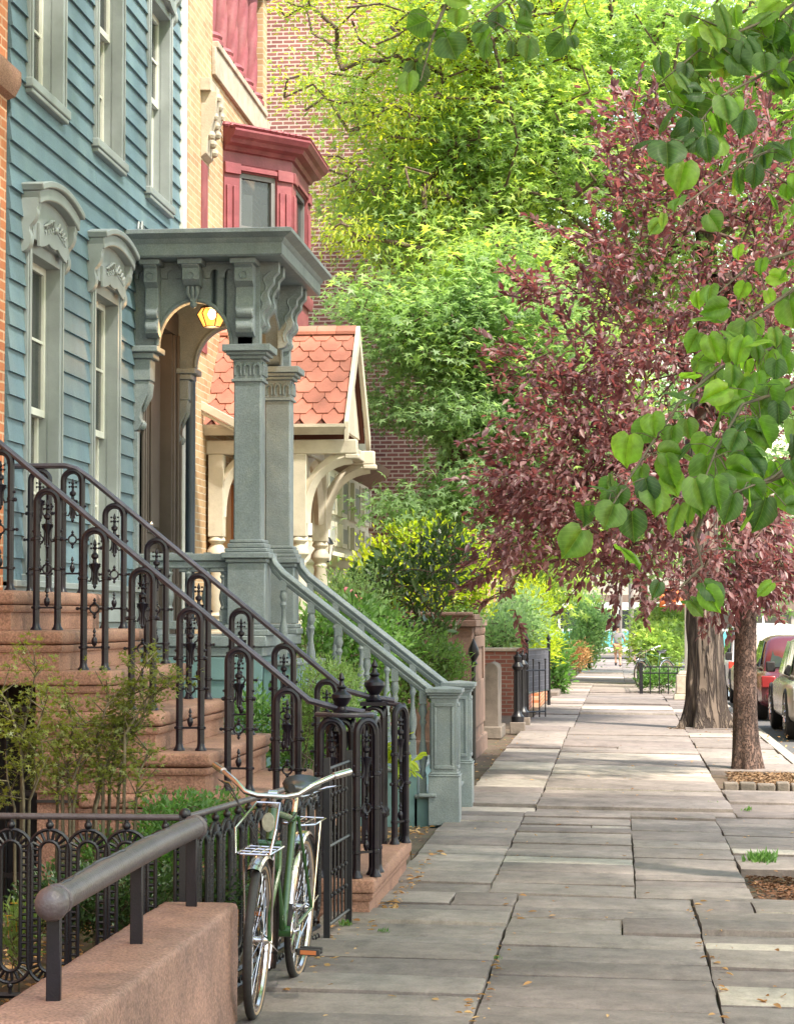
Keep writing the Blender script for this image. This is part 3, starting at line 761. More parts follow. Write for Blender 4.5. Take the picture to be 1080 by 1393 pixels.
# ================================================================ LOW IRON FENCE ROUND THE AREAWAY
fc = thing('iron_fence', 'low black cast-iron fence of interlaced perforated arches round the near garden', 'fence', (-1.79, 9.1, 0))
FZ0, FZ1 = .09, .80
def fence_unit(mb, P, w, studs=True, full=True):
    """a stadium ring of two thin bands joined by studs; P(u, z) -> point"""
    r = w / 2; n = 10
    def stad(rr, z0, z1):
        pts = [(-rr * math.cos(math.pi * i / n), z1 - r + rr * math.sin(math.pi * i / n)) for i in range(n + 1)]
        pts += [(rr * math.cos(math.pi * i / n), z0 + r - rr * math.sin(math.pi * i / n)) for i in range(n + 1)]
        return pts
    z1 = FZ1 - .055; z0 = FZ0 + .03
    for rr in (r + .008, r - .040):
        mb.tube([P(u, z) for u, z in stad(rr, z0, z1)], .0085, 6, closed=True)
    if studs:
        a = stad(r + .006, z0, z1); b_ = stad(r - .037, z0, z1)
        def resample(pts, k):
            L_ = [0]
            for i in range(len(pts)): L_.append(L_[-1] + math.dist(pts[i], pts[(i + 1) % len(pts)]))
            out = []
            for q in range(k):
                d = L_[-1] * q / k; i = 0
                while L_[i + 1] < d: i += 1
                f = (d - L_[i]) / max(1e-6, L_[i + 1] - L_[i]); p = pts[i]; p2 = pts[(i + 1) % len(pts)]
                out.append((p[0] + (p2[0] - p[0]) * f, p[1] + (p2[1] - p[1]) * f))
            return out
        for i in range(len(a)):
            pass
        L1 = resample(a, 50)
        for (u, z) in L1:
            # inward direction towards the stadium's spine
            zc = min(max(z, z0 + r), z1 - r); du, dz = -u, zc - z; l = math.hypot(du, dz) or 1
            mb.tube([P(u, z), P(u + du / l * .043, z + dz / l * .043)], .0065, 4, cap=False)
    mb.ball(P(0, z1 + .026), .018, 8); mb.tube([P(0, z1), P(0, FZ1)], .009, 6)
    mb.ball(P(0, z0 - .02), .014, 8); mb.tube([P(0, z0), P(0, FZ0 - .03)], .008, 6)
def fence_run(A, B, wun, name, parent, top=True):
    A = Vector(A); B = Vector(B); d = (B - A); L_ = d.length; d.normalize(); nrm = Vector((-d.y, d.x, 0))
    k = max(1, round(L_ / wun)); wn = L_ / k
    bands = MB()
    for i in range(k):
        c = A + d * (wn * (i + .5))
        fence_unit(bands, lambda u, z, c=c: tuple(c + d * u + Vector((0, 0, z))), wn)
    o = bands.build(name, M['ironfence'], parent)
    r = MB(); r.tube([A + Vector((0, 0, FZ1 + .008)), B + Vector((0, 0, FZ1 + .008))], .014, 10)
    r.build('top_rail', M['pipe'], parent)
    r = MB(); r.tube([A + Vector((0, 0, FZ0 - .03)), B + Vector((0, 0, FZ0 - .03))], .013, 4)
    r.tube([A + Vector((0, 0, FZ0 - .10)), B + Vector((0, 0, FZ0 - .10))], .012, 4)
    q = int(L_ / .055)
    for i in range(q):
        c = A + d * (i + .5) * L_ / q
        r.tube([c + Vector((0, 0, FZ0 - .10)) + d * (.025 * math.cos(R(a_))) + Vector((0, 0, .035 * math.sin(R(a_)))) for a_ in range(0, 181, 45)], .006, 4)
    r.build('bottom_rail', M['ironfence'], parent)
CN = Vector((-1.80, 9.12, 0)); EN = Vector((-1.53, 11.3, 0))
fence_run(CN, CN + Vector((-2.14, -.0, 0)), .167, 'fence_panel', fc)
fence_run(CN, EN, .167, 'fence_panel', fc)
mb = MB(); mb.box(CN.x - .02, CN.x + .02, CN.y - .02, CN.y + .02, -.05, FZ1 + .02); mb.ball((CN.x, CN.y, FZ1 + .022), .026, 10)
mb.build('corner_post', M['ironfence'], fc)
gt = thing('iron_gate', 'narrow iron gate leaf standing open behind the bicycle, seen edge on', 'gate', (-1.50, 11.35, 0))
mb = MB(); g0 = Vector((-1.49, 11.30, 0)); g1 = Vector((-1.455, 11.95, 0))
for c in (g0, g1): mb.box(c.x - .016, c.x + .016, c.y - .012, c.y + .012, -.02, .92)
for z in (.06, .46, .86): mb.tube([g0 + Vector((0, 0, z)), g1 + Vector((0, 0, z))], .010, 6)
mb.build('gate_frame', M['ironfence'], gt)
mb = MB()
for i in range(1, 6):
    c = g0.lerp(g1, i / 6); mb.tube([c + Vector((0, 0, .06)), c + Vector((0, 0, .86))], .007, 6)
    for z in (.2, .32, .6, .72): mb.ball(tuple(c + Vector((0, 0, z))), .014, 6)
mb.build('gate_bars', M['ironfence'], gt)
# ================================================================ BLUE CLAPBOARD HOUSE
BY0, BY1, BZ1 = 13.98, 19.72, 9.6
bh = thing('clapboard_house', 'blue clapboard row house with tall grey-framed windows and a bracketed arched porch', 'house', (FX, 16.8, 0))
DZ = 1.49                                       # porch deck level
PX0, PY0, PY1 = -2.88, 17.68, 19.55             # outer face line, near and far side of the porch
WN = [(14.36, 15.30, 1.93, 4.20), (16.20, 17.12, 1.93, 4.20)]                       # ground floor windows (y0, y1, z0, z1)
WU = [(14.36, 15.34, 5.27, 7.6), (16.26, 17.22, 5.27, 7.6), (18.14, 19.10, 5.27, 7.02)]
DOOR = (18.05, 19.2, DZ, 4.05)
openings = WN + WU + [DOOR]
mb = MB(); mb.box(-12, FX - .16, BY0 + .01, BY1, -.25, BZ1); mb.build('wall_core', M['dark'], bh, smooth=0)
cb = MB(); z = 1.88; E = .152
while z < BZ1:
    segs = [(BY0, BY1)]
    for (a, b, c, d) in openings:
        if c < z + E * .8 and d > z + E * .2:
            ns = []
            for s0, s1 in segs:
                if b <= s0 or a >= s1: ns.append((s0, s1)); continue
                if a > s0: ns.append((s0, a))
                if b < s1: ns.append((b, s1))
            segs = ns
    for s0, s1 in segs:                       # boards in two lengths with a butt joint
        L_ = s1 - s0; cuts = [s0, s1]
        if L_ > 3.5: cuts = [s0, s0 + L_ * rnd.uniform(.3, .7), s1]
        for q in range(len(cuts) - 1):
            a, b = cuts[q], cuts[q + 1] - (.003 if q < len(cuts) - 2 else 0); j = rnd.uniform(-.0015, .0015)
            cb.add([(FX - .17, a, z), (FX + .024 + j, a, z), (FX + .021 + j, a, z + .004), (FX + .002, a, z + E + .004), (FX - .17, a, z + E + .004),
                    (FX - .17, b, z), (FX + .024 + j, b, z), (FX + .021 + j, b, z + .004), (FX + .002, b, z + E + .004), (FX - .17, b, z + E + .004)],
                   [(0, 1, 2, 3, 4), (9, 8, 7, 6, 5), (0, 5, 6, 1), (1, 6, 7, 2), (2, 7, 8, 3), (3, 8, 9, 4)])
    z += E
cb.build('clapboards', M['blue'], bh, smooth=0)
mb = MB(); mb.box(FX - .17, FX + .045, BY0, PY0 + .1, 1.60, 1.88); mb.box(FX - .17, FX + .075, BY0, PY0 + .1, 1.84, 1.885)
mb.box(FX - .17, FX + .02, BY0, BY1, -.25, 1.60); mb.build('base_board', M['greylight'], bh, bevel=.006)
mb = MB(); mb.box(FX - .16, FX + .045, BY1 - .12, BY1 + .03, -.2, BZ1); mb.build('corner_board', M['white'], bh, bevel=.004)
mb = MB(); mb.tube([(FX + .09, 17.52, 1.5), (FX + .09, 17.52, 1.6)], .02, 8)
def window(par, y0, y1, z0, z1, X=FX, trim='greylight', hood=False, arched=False, mid=.5, rec=.13, curtain=True, casing=.10):
    f = MB(); c = casing; P = X + .036
    f.box(X - .05, P, y0, y0 + c, z0, z1); f.box(X - .05, P, y1 - c, y1, z0, z1); f.box(X - .05, P, y0 + c, y1 - c, z1 - c, z1)
    for (a, b) in ((y0 + c * .2, y0 + c * .38), (y1 - c * .38, y1 - c * .2)): f.box(P, P + .012, a, b, z0, z1 - .02)
    f.box(X - rec - .05, X - .05, y0 + c - .03, y0 + c, z0, z1 - c); f.box(X - rec - .05, X - .05, y1 - c, y1 - c + .03, z0, z1 - c)
    f.box(X - rec - .05, X - .05, y0 + c, y1 - c, z1 - c, z1 - c + .03)
    wd = f.build('window', M[trim], par, bevel=.004)
    s = MB(); s.box(X - rec - .05, P + .03, y0 - .035, y1 + .035, z0 - .065, z0); s.box(X - rec - .05, P + .02, y0 - .01, y1 + .01, z0 - .10, z0 - .066)
    s.build('sill', M[trim], wd, bevel=.008)
    # two sashes: upper in front, lower behind
    zm = z0 + (z1 - z0) * mid; ya, yb = y0 + c, y1 - c; zt = z1 - c; s = MB()
    def sash(x, za, zb, bars=(1, 1)):
        s.box(x - .018, x + .018, ya, ya + .045, za, zb); s.box(x - .018, x + .018, yb - .045, yb, za, zb)
        s.box(x - .018, x + .018, ya + .045, yb - .045, za, za + .05); s.box(x - .018, x + .018, ya + .045, yb - .045, zb - .05, zb)
        ym = (ya + yb) / 2
        s.box(x - .012, x + .014, ym - .012, ym + .012, za + .05, zb - .05)
        zc = (za + zb) / 2
        for (p_, q_) in ((ya + .045, ym - .012), (ym + .012, yb - .045)): s.box(x - .010, x + .012, p_, q_, zc - .01, zc + .01)
    sash(X - rec + .045, zm - .02, zt); sash(X - rec + .002, z0, zm + .03)
    s.build('sash', M['white'], wd)
    g = MB(); g.box(X - rec + .040, X - rec + .044, ya, yb, zm, zt); g.box(X - rec - .004, X - rec, ya, yb, z0, zm)
    g.build('pane', M['glass'], wd, smooth=0)
    if curtain:
        q = MB(); nn = 34; pts = []
        for i in range(nn + 1):
            f_ = i / nn; pts.append((ya - .0 + (yb - ya) * f_, X - rec - .026 + .011 * math.sin(i * 1.7) + .006 * math.sin(i * .63)))
        vs = [(x, y, z0) for y, x in pts] + [(x, y, zt) for y, x in pts]
    return wd
def hood(par, y0, y1, zt, X=FX, mat='greylight'):
    """segmental bracketed hood over a window"""
    h = MB(); pr_ = .165; a, b = y0 - .12, y1 + .12; W = b - a; sag = .10
    def topz(f): return zt + .42 - sag * (2 * min(1, max(0, f)) - 1) ** 2
    n_ = 18; up = [(a + W * i / n_, topz(.03 + .94 * i / n_)) for i in range(n_ + 1)]
    lo = [(a + .02 + (W - .04) * i / n_, topz(.03 + .94 * i / n_) - .045) for i in range(n_ + 1)]
    h.prism(up + lo[::-1], 'yz', X + .0, X + pr_)
    l1 = [(y, z) for y, z in lo]; l2 = [(a + .05 + (W - .1) * i / n_, topz(.03 + .94 * i / n_) - .13) for i in range(n_ + 1)]
    h.prism([(min(max(y, a + .03), b - .03), z + .0005) for y, z in l1] + l2[::-1], 'yz', X + .0, X + pr_ - .03)
    o = h.build('hood', M[mat], par, bevel=.008)
    g = MB()
    g.prism([(y, z + .002) for y, z in l2] + [(b - .12, zt - .02), (a + .12, zt - .02)], 'yz', X, X + .07)
    # cusped apron with carved sprig under the hood
    g.prism([(y0 + .08 + (W - .44) * i / 12, zt + .0 - .02 * abs(math.sin(i * math.pi / 4)) ** .6 - .06 * abs(2 * i / 12 - 1) ** 2.5) for i in range(13)] + [(y1 - .08, zt + .1), (y0 + .08, zt + .1)], 'yz', X + .07, X + .09)
    g.build('hood_apron', M[mat], o, bevel=.003)
    g = MB(); ym = (y0 + y1) / 2; zc = zt + .11; XX = X + .092
    for s in (-1, 1):
        g.tube([(XX, ym, zc), (XX, ym + s * .10, zc + .05), (XX, ym + s * .2, zc - .0), (XX, ym + s * .27, zc - .05)], [.014, .011, .009, .005], 6)
        for k in range(4):
            yy = ym + s * (.06 + k * .062); g.tube([(XX, yy, zc + .02 - k * .016), (XX + .012, yy + s * .02, zc + .055 - k * .02), (XX, yy + s * .045, zc + .05 - k * .022)], [.010, .012, .003], 6)
            g.tube([(XX, yy, zc + .01 - k * .016), (XX + .012, yy + s * .015, zc - .03 - k * .014)], [.008, .004], 6)
    g.ball((XX + .005, ym, zc), .026, 8); g.build('carved_sprig', M[mat], o)
    for y in (a + .035, b - .135):
        k = MB(); scroll_bracket(k, y, y + .08, X, .12, zt + .24, .36); k.build('bracket', M[mat], o, bevel=.004)
    return o
def chaikin(p, k=2):
    for _ in range(k):
        q = [p[0]]
        for a, b in zip(p[:-1], p[1:]): q += [(a[0] * .75 + b[0] * .25, a[1] * .75 + b[1] * .25), (a[0] * .25 + b[0] * .75, a[1] * .25 + b[1] * .75)]
        p = q + [p[-1]]
    return p
def scroll_bracket(mb, y0, y1, X, out, z, h, axis='x'):
    """S-profiled bracket; projects towards +X (or -Y when axis is 'y') with its top at z"""
    pr_ = [(0, z), (out, z), (out, z - .05), (out * .93, z - .07), (out * .95, z - h * .28), (out * .80, z - h * .42), (out * .55, z - h * .50), (out * .50, z - h * .60), (out * .62, z - h * .70),
           (out * .60, z - h * .84), (out * .42, z - h * .94), (out * .2, z - h), (0, z - h)]
    pr_ = pr_[:3] + chaikin(pr_[3:], 2)
    if axis == 'x': mb.prism([(X + u, v) for u, v in pr_], 'xz', y0, y1)
    else: mb.prism([(X - u, v) for u, v in pr_], 'yz', y0, y1)
for i, (a, b, c, d) in enumerate(WN):
    wd = window(bh, a, b, c, d, mid=.50); hood(wd, a, b, d)
for i, (a, b, c, d) in enumerate(WU):
    wd = window(bh, a, b, c, d, mid=.42 if i < 2 else .5)
    if i == 2: hood(wd, a, b, d)
# curtains of the ground floor and upper windows
def curtains(y0, y1, z0, z1, X, cover=(0, 1)):
    q = MB(); nn = 40; vs = []; fs = []
    for i in range(nn + 1):
        f_ = cover[0] + (cover[1] - cover[0]) * i / nn
        vs.append((X + .012 * math.sin(i * 1.9) + .007 * math.sin(i * .7), y0 + (y1 - y0) * f_, z0)); vs.append((X + .012 * math.sin(i * 1.9 + .4) + .007 * math.sin(i * .7), y0 + (y1 - y0) * f_, z1))
    for i in range(nn): fs.append((2 * i, 2 * i + 2, 2 * i + 3, 2 * i + 1))
    q.add(vs, fs); q.build('curtain', M['curtain'], bh, smooth=80)
M['glass'].node_tree.nodes["Principled BSDF"].inputs["Alpha"].default_value = .5
for (a, b, c, d) in WN: curtains(a + .1, b - .1, c, d - .1, FX - .152, (.0, .28)); curtains(a + .1, b - .1, c, d - .1, FX - .152, (.62, 1))
for (a, b, c, d) in WU: curtains(a + .1, b - .1, c, d - .1, FX - .152, (.0, .2)); curtains(a + .1, b - .1, c, d - .1, FX - .152, (.55, 1))
# front door inside the porch
y0, y1, z0, z1 = DOOR
mb = MB(); mb.box(FX - .1, FX + .05, y0 - .28, y0 - .02, z0, z1 + .1); mb.box(FX - .1, FX + .05, y1 + .02, y1 + .28, z0, z1 + .1); mb.box(FX - .1, FX + .05, y0 - .28, y1 + .28, z1 + .1, z1 + .3)
for y in (y0 - .20, y0 - .1, y1 + .1, y1 + .20): mb.box(FX + .05, FX + .075, y - .015, y + .015, z0, z1 + .1)
dc = mb.build('door_casing', M['browndoor'], bh, bevel=.006)
mb = MB(); mb.box(FX - .1, FX + .034, PY0 + .21, y0 - .281, z0, 4.40); mb.box(FX - .1, FX + .034, y1 + .281, PY1 - .21, z0, 4.40); mb.box(FX - .1, FX + .034, y0 - .28, y1 + .28, z1 + .301, 4.40); mb.build('wall_lining', M['browndoor'], bh)
mb = MB(); mb.box(FX - .15, FX - .09, y0 - .02, y1 + .02, z0, z1 + .1)
ym = (y0 + y1) / 2
for (a, b) in ((y0 + .06, ym - .05), (ym + .05, y1 - .06)):
    for (c, d) in ((z0 + .15, z0 + .75), (z0 + .88, z1 - .12)): mb.box(FX - .09, FX - .07, a, b, c, d); mb.box(FX - .07, FX - .055, a + .05, b - .05, c + .05, d - .05)
jb = MB(); jb.box(FX - .15, FX + .03, y1 - .03, y1 + .021, z0, z1 + .1); jb.box(FX - .15, FX + .03, y0 - .02, y0 + .03, z0, z1 + .1); jb.build('door_jamb', M['browndoor'], bh)
dr = mb.build('door', M['browndoor'], bh, bevel=.006)
mb = MB(); mb.ball((FX - .05, ym + .04, z0 + .95), .03, 10); mb.build('door_knob', M['chrome'], dr)

# ---------------------------------------------------------------- porch
CW = .225                                        # column width
cx = PX0 - CW / 2
ZC = 3.86                                       # top of the capitals
mb = MB(); mb.box(FX, PX0 + .06, PY0 - .06, PY1 + .06, DZ - .09, DZ); mb.box(FX, PX0 + .03, PY0 - .03, PY1 + .03, DZ - .17, DZ - .092)
mb.build('porch_deck', M['grey'], bh, bevel=.01)
mb = MB(); mb.box(FX, PX0, PY0, PY1, -.2, DZ - .172)
mb.box(FX, PX0 + .025, PY0 - .025, PY0, .0, .26); mb.box(FX, PX0 + .025, PY0 - .025, PY0, DZ - .36, DZ - .175)
for a in (FX + .05, FX + .45, FX + .85, PX0 - .10): mb.box(a, a + .11, PY0 - .024, PY0, .262, DZ - .362)
mb.build('porch_base', M['teal'], bh, bevel=.006)
def column(y, parent):
    c = MB(); h0 = DZ; P = [(-.5, -.5), (.5, -.5), (.5, .5), (-.5, .5)]
    c.box(cx - CW / 2, cx + CW / 2, y - CW / 2, y + CW / 2, 2.20, ZC - .28)
    co = c.build('porch_column', M['grey'], parent, bevel=.012)
    c = MB()
    for (w_, a, b) in ((.19, DZ, DZ + .05), (.175, DZ + .052, DZ + .09), (.155, DZ + .092, 2.08), (.17, 2.082, 2.115), (.20, 2.117, 2.165), (.175, 2.167, 2.20), (.155, 2.202, 2.24), (.14, 2.242, 2.27)):
        c.box(cx - w_, cx + w_, y - w_, y + w_, a, b)
    c.build('pedestal', M['grey'], co, bevel=.008)
    c = MB(); q = CW / 2
    for (w_, a, b) in ((q + .018, ZC - .30, ZC - .275), (q + .004, ZC - .275, ZC - .115), (q + .03, ZC - .115, ZC - .085), (q + .055, ZC - .085, ZC - .055), (q + .085, ZC - .055, ZC)):
        c.box(cx - w_, cx + w_, y - w_, y + w_, a + .0005, b)
    for sx in (-1, 0, 1):                         # little blind arches of the necking
        x = cx + sx * .078
        c.prism([(x - .032, ZC - .25), (x - .032, ZC - .17)] + [(x - .032 * math.cos(R(a_)), ZC - .17 + .032 * math.sin(R(a_))) for a_ in (45, 90, 135)] + [(x + .032, ZC - .17), (x + .032, ZC - .25), (x + .016, ZC - .25), (x + .016, ZC - .18), (x, ZC - .165), (x - .016, ZC - .18), (x - .016, ZC - .25)], 'xz', y - q - .02, y - q)
        c.prism([(y + sx * .078 + u, v) for u, v in [(-.032, ZC - .25), (-.032, ZC - .16), (0, ZC - .13), (.032, ZC - .16), (.032, ZC - .25), (.016, ZC - .25), (.016, ZC - .17), (-.016, ZC - .17), (-.016, ZC - .25)]], 'yz', cx + q, cx + q + .02)
    c.build('capital', M['grey'], co, bevel=.004)
    return co
column(PY0 + CW / 2 + .02, bh); column(PY1 - CW / 2 - .02, bh)
# pilasters against the facade with carved corbels
for y in (PY0 + .12, PY1 - .12):
    c = MB()
    for (w_, a, b) in ((.10, ZC - .28, ZC - .1), (.13, ZC - .1, ZC - .05), (.17, ZC - .05, ZC)): c.box(FX, FX + w_ + .05, y - w_ * .95, y + w_ * .95, a, b)
    pl = c.build('wall_corbel', M['grey'], bh, bevel=.008)
    c = MB()
    c.prism([(FX, ZC - .28), (FX + .14, ZC - .28), (FX + .13, ZC - .38), (FX + .07, ZC - .50), (FX + .06, ZC - .58), (FX + .08, ZC - .62), (FX + .05, ZC - .68), (FX, ZC - .70)], 'xz', y - .08, y + .08)
    for s in (-1, 0, 1): c.tube([(FX + .14, y + s * .045, ZC - .30), (FX + .125, y + s * .04, ZC - .40), (FX + .075, y + s * .02, ZC - .53)], [.014, .02, .006], 6)
    c.ball((FX + .06, y, ZC - .64), .045, 8)
    c.build('acanthus', M['grey'], pl, bevel=.003)
    c = MB(); c.box(FX, FX + .05, y - .09, y + .09, DZ, ZC - .70); c.build('pilaster', M['grey'], bh, bevel=.005)
# arched spandrels
ZT_ = 4.55
def spandrel(u0, u1, v, rise, plane, th, parent, name='arch_spandrel'):
    """wall panel over an opening u0..u1 with a round-headed cut of the given rise"""
    n_ = 22; um = (u0 + u1) / 2; hw = (u1 - u0) / 2
    arc = [(um - hw * math.cos(math.pi * i / n_), ZC + rise * math.sin(math.pi * i / n_)) for i in range(n_ + 1)]
    mb_ = MB()
    for i in range(n_):                          # strips keep every face convex
        (a, za), (b, zb) = arc[i], arc[i + 1]
        mb_.prism([(a, za), (b, zb), (b, ZT_), (a, ZT_)], plane, v, v + th)
    return mb_, arc
xin0, xin1 = FX + .20, cx - CW / 2 - .03
for v in (PY0 + .06, PY1 - .18):
    mb_, arc = spandrel(xin0, xin1, v, .37, 'xz', .12, bh)
    mb_.box(FX, xin0, v, v + .12, ZC, ZT_); mb_.box(xin1, PX0 - .02, v, v + .12, ZC, ZT_)
    o = mb_.build('arch_spandrel', M['grey'], bh, smooth=30)
    ar = MB(); ar.tube([(a, v - .004, z + .012) for a, z in arc], .018, 8); ar.build('archivolt', M['grey'], o)
for v in (PX0 - .20,):
    ya, yb = PY0 + CW + .05, PY1 - CW - .05
    mb_, arc = spandrel(ya, yb, v, .44, 'yz', .12, bh)
    mb_.box(v, v + .12, PY0 + .06, ya, ZC, ZT_); mb_.box(v, v + .12, yb, PY1 - .06, ZC, ZT_)
    o = mb_.build('arch_spandrel', M['grey'], bh, smooth=30)
    ar = MB(); ar.tube([(v + .124, a, z + .012) for a, z in arc], .018, 8); ar.build('archivolt', M['grey'], o)
# roof, cornice, frieze
mb = MB(); mb.box(FX, PX0 - .1, PY0 + .1, PY1 - .1, ZT_ - .03, ZT_ + .02); mb.build('porch_ceiling', M['porchceil'], bh)
rf = MB(); pth = [(FX, PY0 + .06), (PX0 - .08, PY0 + .06), (PX0 - .08, PY1 - .06), (FX, PY1 - .06)]
rf.sweep([(0, 4.552), (.27, 4.556), (.285, 4.57), (.285, 4.66), (.30, 4.675), (.31, 4.70), (.35, 4.72), (.375, 4.735), (.375, 4.765), (.34, 4.775), (0, 4.80)], pth)
rfo = rf.build('porch_cornice', M['grey'], bh, smooth=25)
mb = MB(); mb.box(FX, PX0 - .08, PY0 + .06, PY1 - .06, 4.76, 4.79); mb.build('porch_roof', M['grey'], bh)
fr = MB()
def dents(mb, a, b, v, plane, sgn, zt=4.53):
    k = round((b - a) / .125)
    for i in range(k):
        c = a + (b - a) * (i + .5) / k; r_ = .034
        poly = [(c - .055, zt), (c + .055, zt), (c + .055, zt - .05), (c + .034, zt - .115), (c + .034, zt - .06)] 
        q = [(c - .06, zt), (c + .06, zt), (c + .06, zt - .11), (c + .036, zt - .11)] + [(c + .036 * math.cos(R(a_)), zt - .075 + .036 * math.sin(R(a_))) for a_ in (0, 45, 90, 135, 180)] + [(c - .036, zt - .11), (c - .06, zt - .11)]
        if plane == 'xz': mb.prism(q, 'xz', v - .022, v)
        else: mb.prism(q, 'yz', v, v + .022)
dents(fr, FX + .02, PX0 - .09, PY0 + .06, 'xz', -1); dents(fr, PY0 + .08, PY1 - .08, PX0 - .08, 'yz', 1)
fr.box(FX, PX0 - .08, PY0 + .028, PY0 + .06, 4.53, 4.55)
fr.build('frieze', M['grey'], rfo)
def console(x0, x1, y0, y1, axis, big=True):
    b = MB(); h = .56 if big else .36
    if axis == 'y':
        scroll_bracket(b, x0, x1, PY0 + .06, .17 if big else .15, 4.50, h, 'y') if False else None
        Y = PY0 + .06; o_ = .20
        pr_ = [(0, 4.555), (o_, 4.555), (o_, 4.50), (o_ * .85, 4.48), (o_ * .85, 4.37), (o_ * .5, 4.33), (o_ * .5, 4.20), (o_ * .62, 4.14), (o_ * .45, 4.08), (o_ * .62, 4.02), (o_ * .6, 3.96), (o_ * .3, 3.93), (0, 3.93)] if big else \
              [(0, 4.555), (o_, 4.555), (o_, 4.50), (o_ * .85, 4.48), (o_ * .85, 4.39), (o_ * .6, 4.35), (0, 4.34)]
        b.prism([(Y - u, v) for u, v in pr_], 'yz', x0, x1)
        b.box(x0 - .03, x1 + .03, Y - o_ - .02, Y, 4.51, 4.553)
        xm = (x0 + x1) / 2
        b.tube([(xm + .03 * math.cos(R(a_)), Y - o_ * .88, 4.42 + .03 * math.sin(R(a_))) for a_ in range(0, 360, 45)], .007, 5, closed=True)
        if big:
            for z in (4.12, 4.0): b.lathe([(.03, -(x1 - x0) / 2 + .004), (.045, -(x1 - x0) / 2 + .01), (.045, (x1 - x0) / 2 - .01), (.03, (x1 - x0) / 2 - .004)], (xm, Y - o_ * .45, z), 12, 'x')
        else:
            for s in (-1, 0, 1): b.tube([(xm + s * .035, Y - .09, 4.345), (xm + s * .040, Y - .075, 4.29), (xm + s * .012, Y - .04, 4.22)], [.016, .02, .006], 6)
            b.prism([(xm - .055, 4.345), (xm + .055, 4.345), (xm + .045, 4.28), (xm + .02, 4.22), (xm - .02, 4.22), (xm - .045, 4.28)], 'xz', Y - .06, Y)
            b.ball((xm, Y - .04, 4.20), .032, 8)
    else:
        X = PX0 - .08; o_ = .21
        pr_ = [(0, 4.555), (o_, 4.555), (o_ * .98, 4.47), (o_ * .78, 4.43), (o_ * .80, 4.38), (o_ * .6, 4.34), (o_ * .55, 4.28), (o_ * .68, 4.22), (o_ * .55, 4.17), (o_ * .38, 4.14), (o_ * .36, 4.09), (o_ * .45, 4.06), (o_ * .3, 4.01), (0, 4.0)]
        pr_ = pr_[:2] + chaikin(pr_[2:], 3)
        b.prism([(X + u, v) for u, v in pr_], 'xz', y0, y1)
        for s, yy in ((-1, y0), (1, y1)):       # pierced scroll on the sides of the bracket
            b.tube([(X + u, yy, v_) for u, v_ in chaikin([(.15, 4.48), (.07, 4.42), (.12, 4.34), (.05, 4.27), (.09, 4.20), (.04, 4.13), (.06, 4.06)], 3)], .009, 6)
    return b.build('bracket', M['grey'], rfo, bevel=.004)
console(FX + .12, FX + .23, 0, 0, 'y', True)
console((xin0 + xin1) / 2 - .07, (xin0 + xin1) / 2 + .07, 0, 0, 'y', False)
console(cx - .09, cx + .06, 0, 0, 'y', True)
for y in (PY0 + .10, PY0 + .36, PY1 - .46, PY1 - .2): console(0, 0, y, y + .10, 'x')
# balustrades and stair
def baluster(mb, x, y, z, h):
    k = h / .62
    mb.box(x - .028, x + .028, y - .028, y + .028, z, z + .10 * k); mb.box(x - .028, x + .028, y - .028, y + .028, z + .54 * k, z + h)
    mb.lathe([(.022, .10 * k), (.030, .115 * k), (.018, .14 * k), (.036, .21 * k), (.034, .25 * k), (.018, .33 * k), (.016, .40 * k), (.030, .43 * k), (.018, .455 * k), (.034, .49 * k), (.026, .53 * k), (.02, .545 * k)], (x, y, z), 10)
for v in (PY0 + .14, PY1 - .14):
    bl = MB(); bl.box(FX, cx - .12, v - .055, v + .055, 2.10, 2.16); bl.box(FX, cx - .12, v - .035, v + .035, 2.04, 2.098); bl.build('balustrade_rail', M['grey'], bh, bevel=.008); bl = MB(); bl.box(FX, cx - .12, v - .04, v + .04, DZ + .05, DZ + .12); bl.build('bottom_rail', M['grey'], bh, bevel=.008)
for v in (PY0 + .14, PY1 - .14):
    for i in range(6):
        c = MB(); baluster(c, FX + .14 + i * .157, v, DZ + .12, .56); c.build('baluster', M['grey'], bh)
SR = DZ / 7; NS = 6; TR = (1.62 - .14) / NS
stp = MB(); sx = lambda i: PX0 + .06 + TR * i
YS0, YS1 = PY0 + .08, PY1 - .08
for i in range(1, 7):
    z = DZ - SR * i
    c = MB(); c.box(PX0 + .01 + TR * (i - 1), sx(i), YS0 + .02, YS1 - .02, z - .035, z); c.build('stair_tread', M['grey'], bh, bevel=.012)
    stp.box(PX0 + .01 + TR * (i - 1), sx(i) - .03, YS0 + .05, YS1 - .05, -.1, z - .036)
stp.build('stair_riser', M['teal'], bh, smooth=0)
NX = -1.392
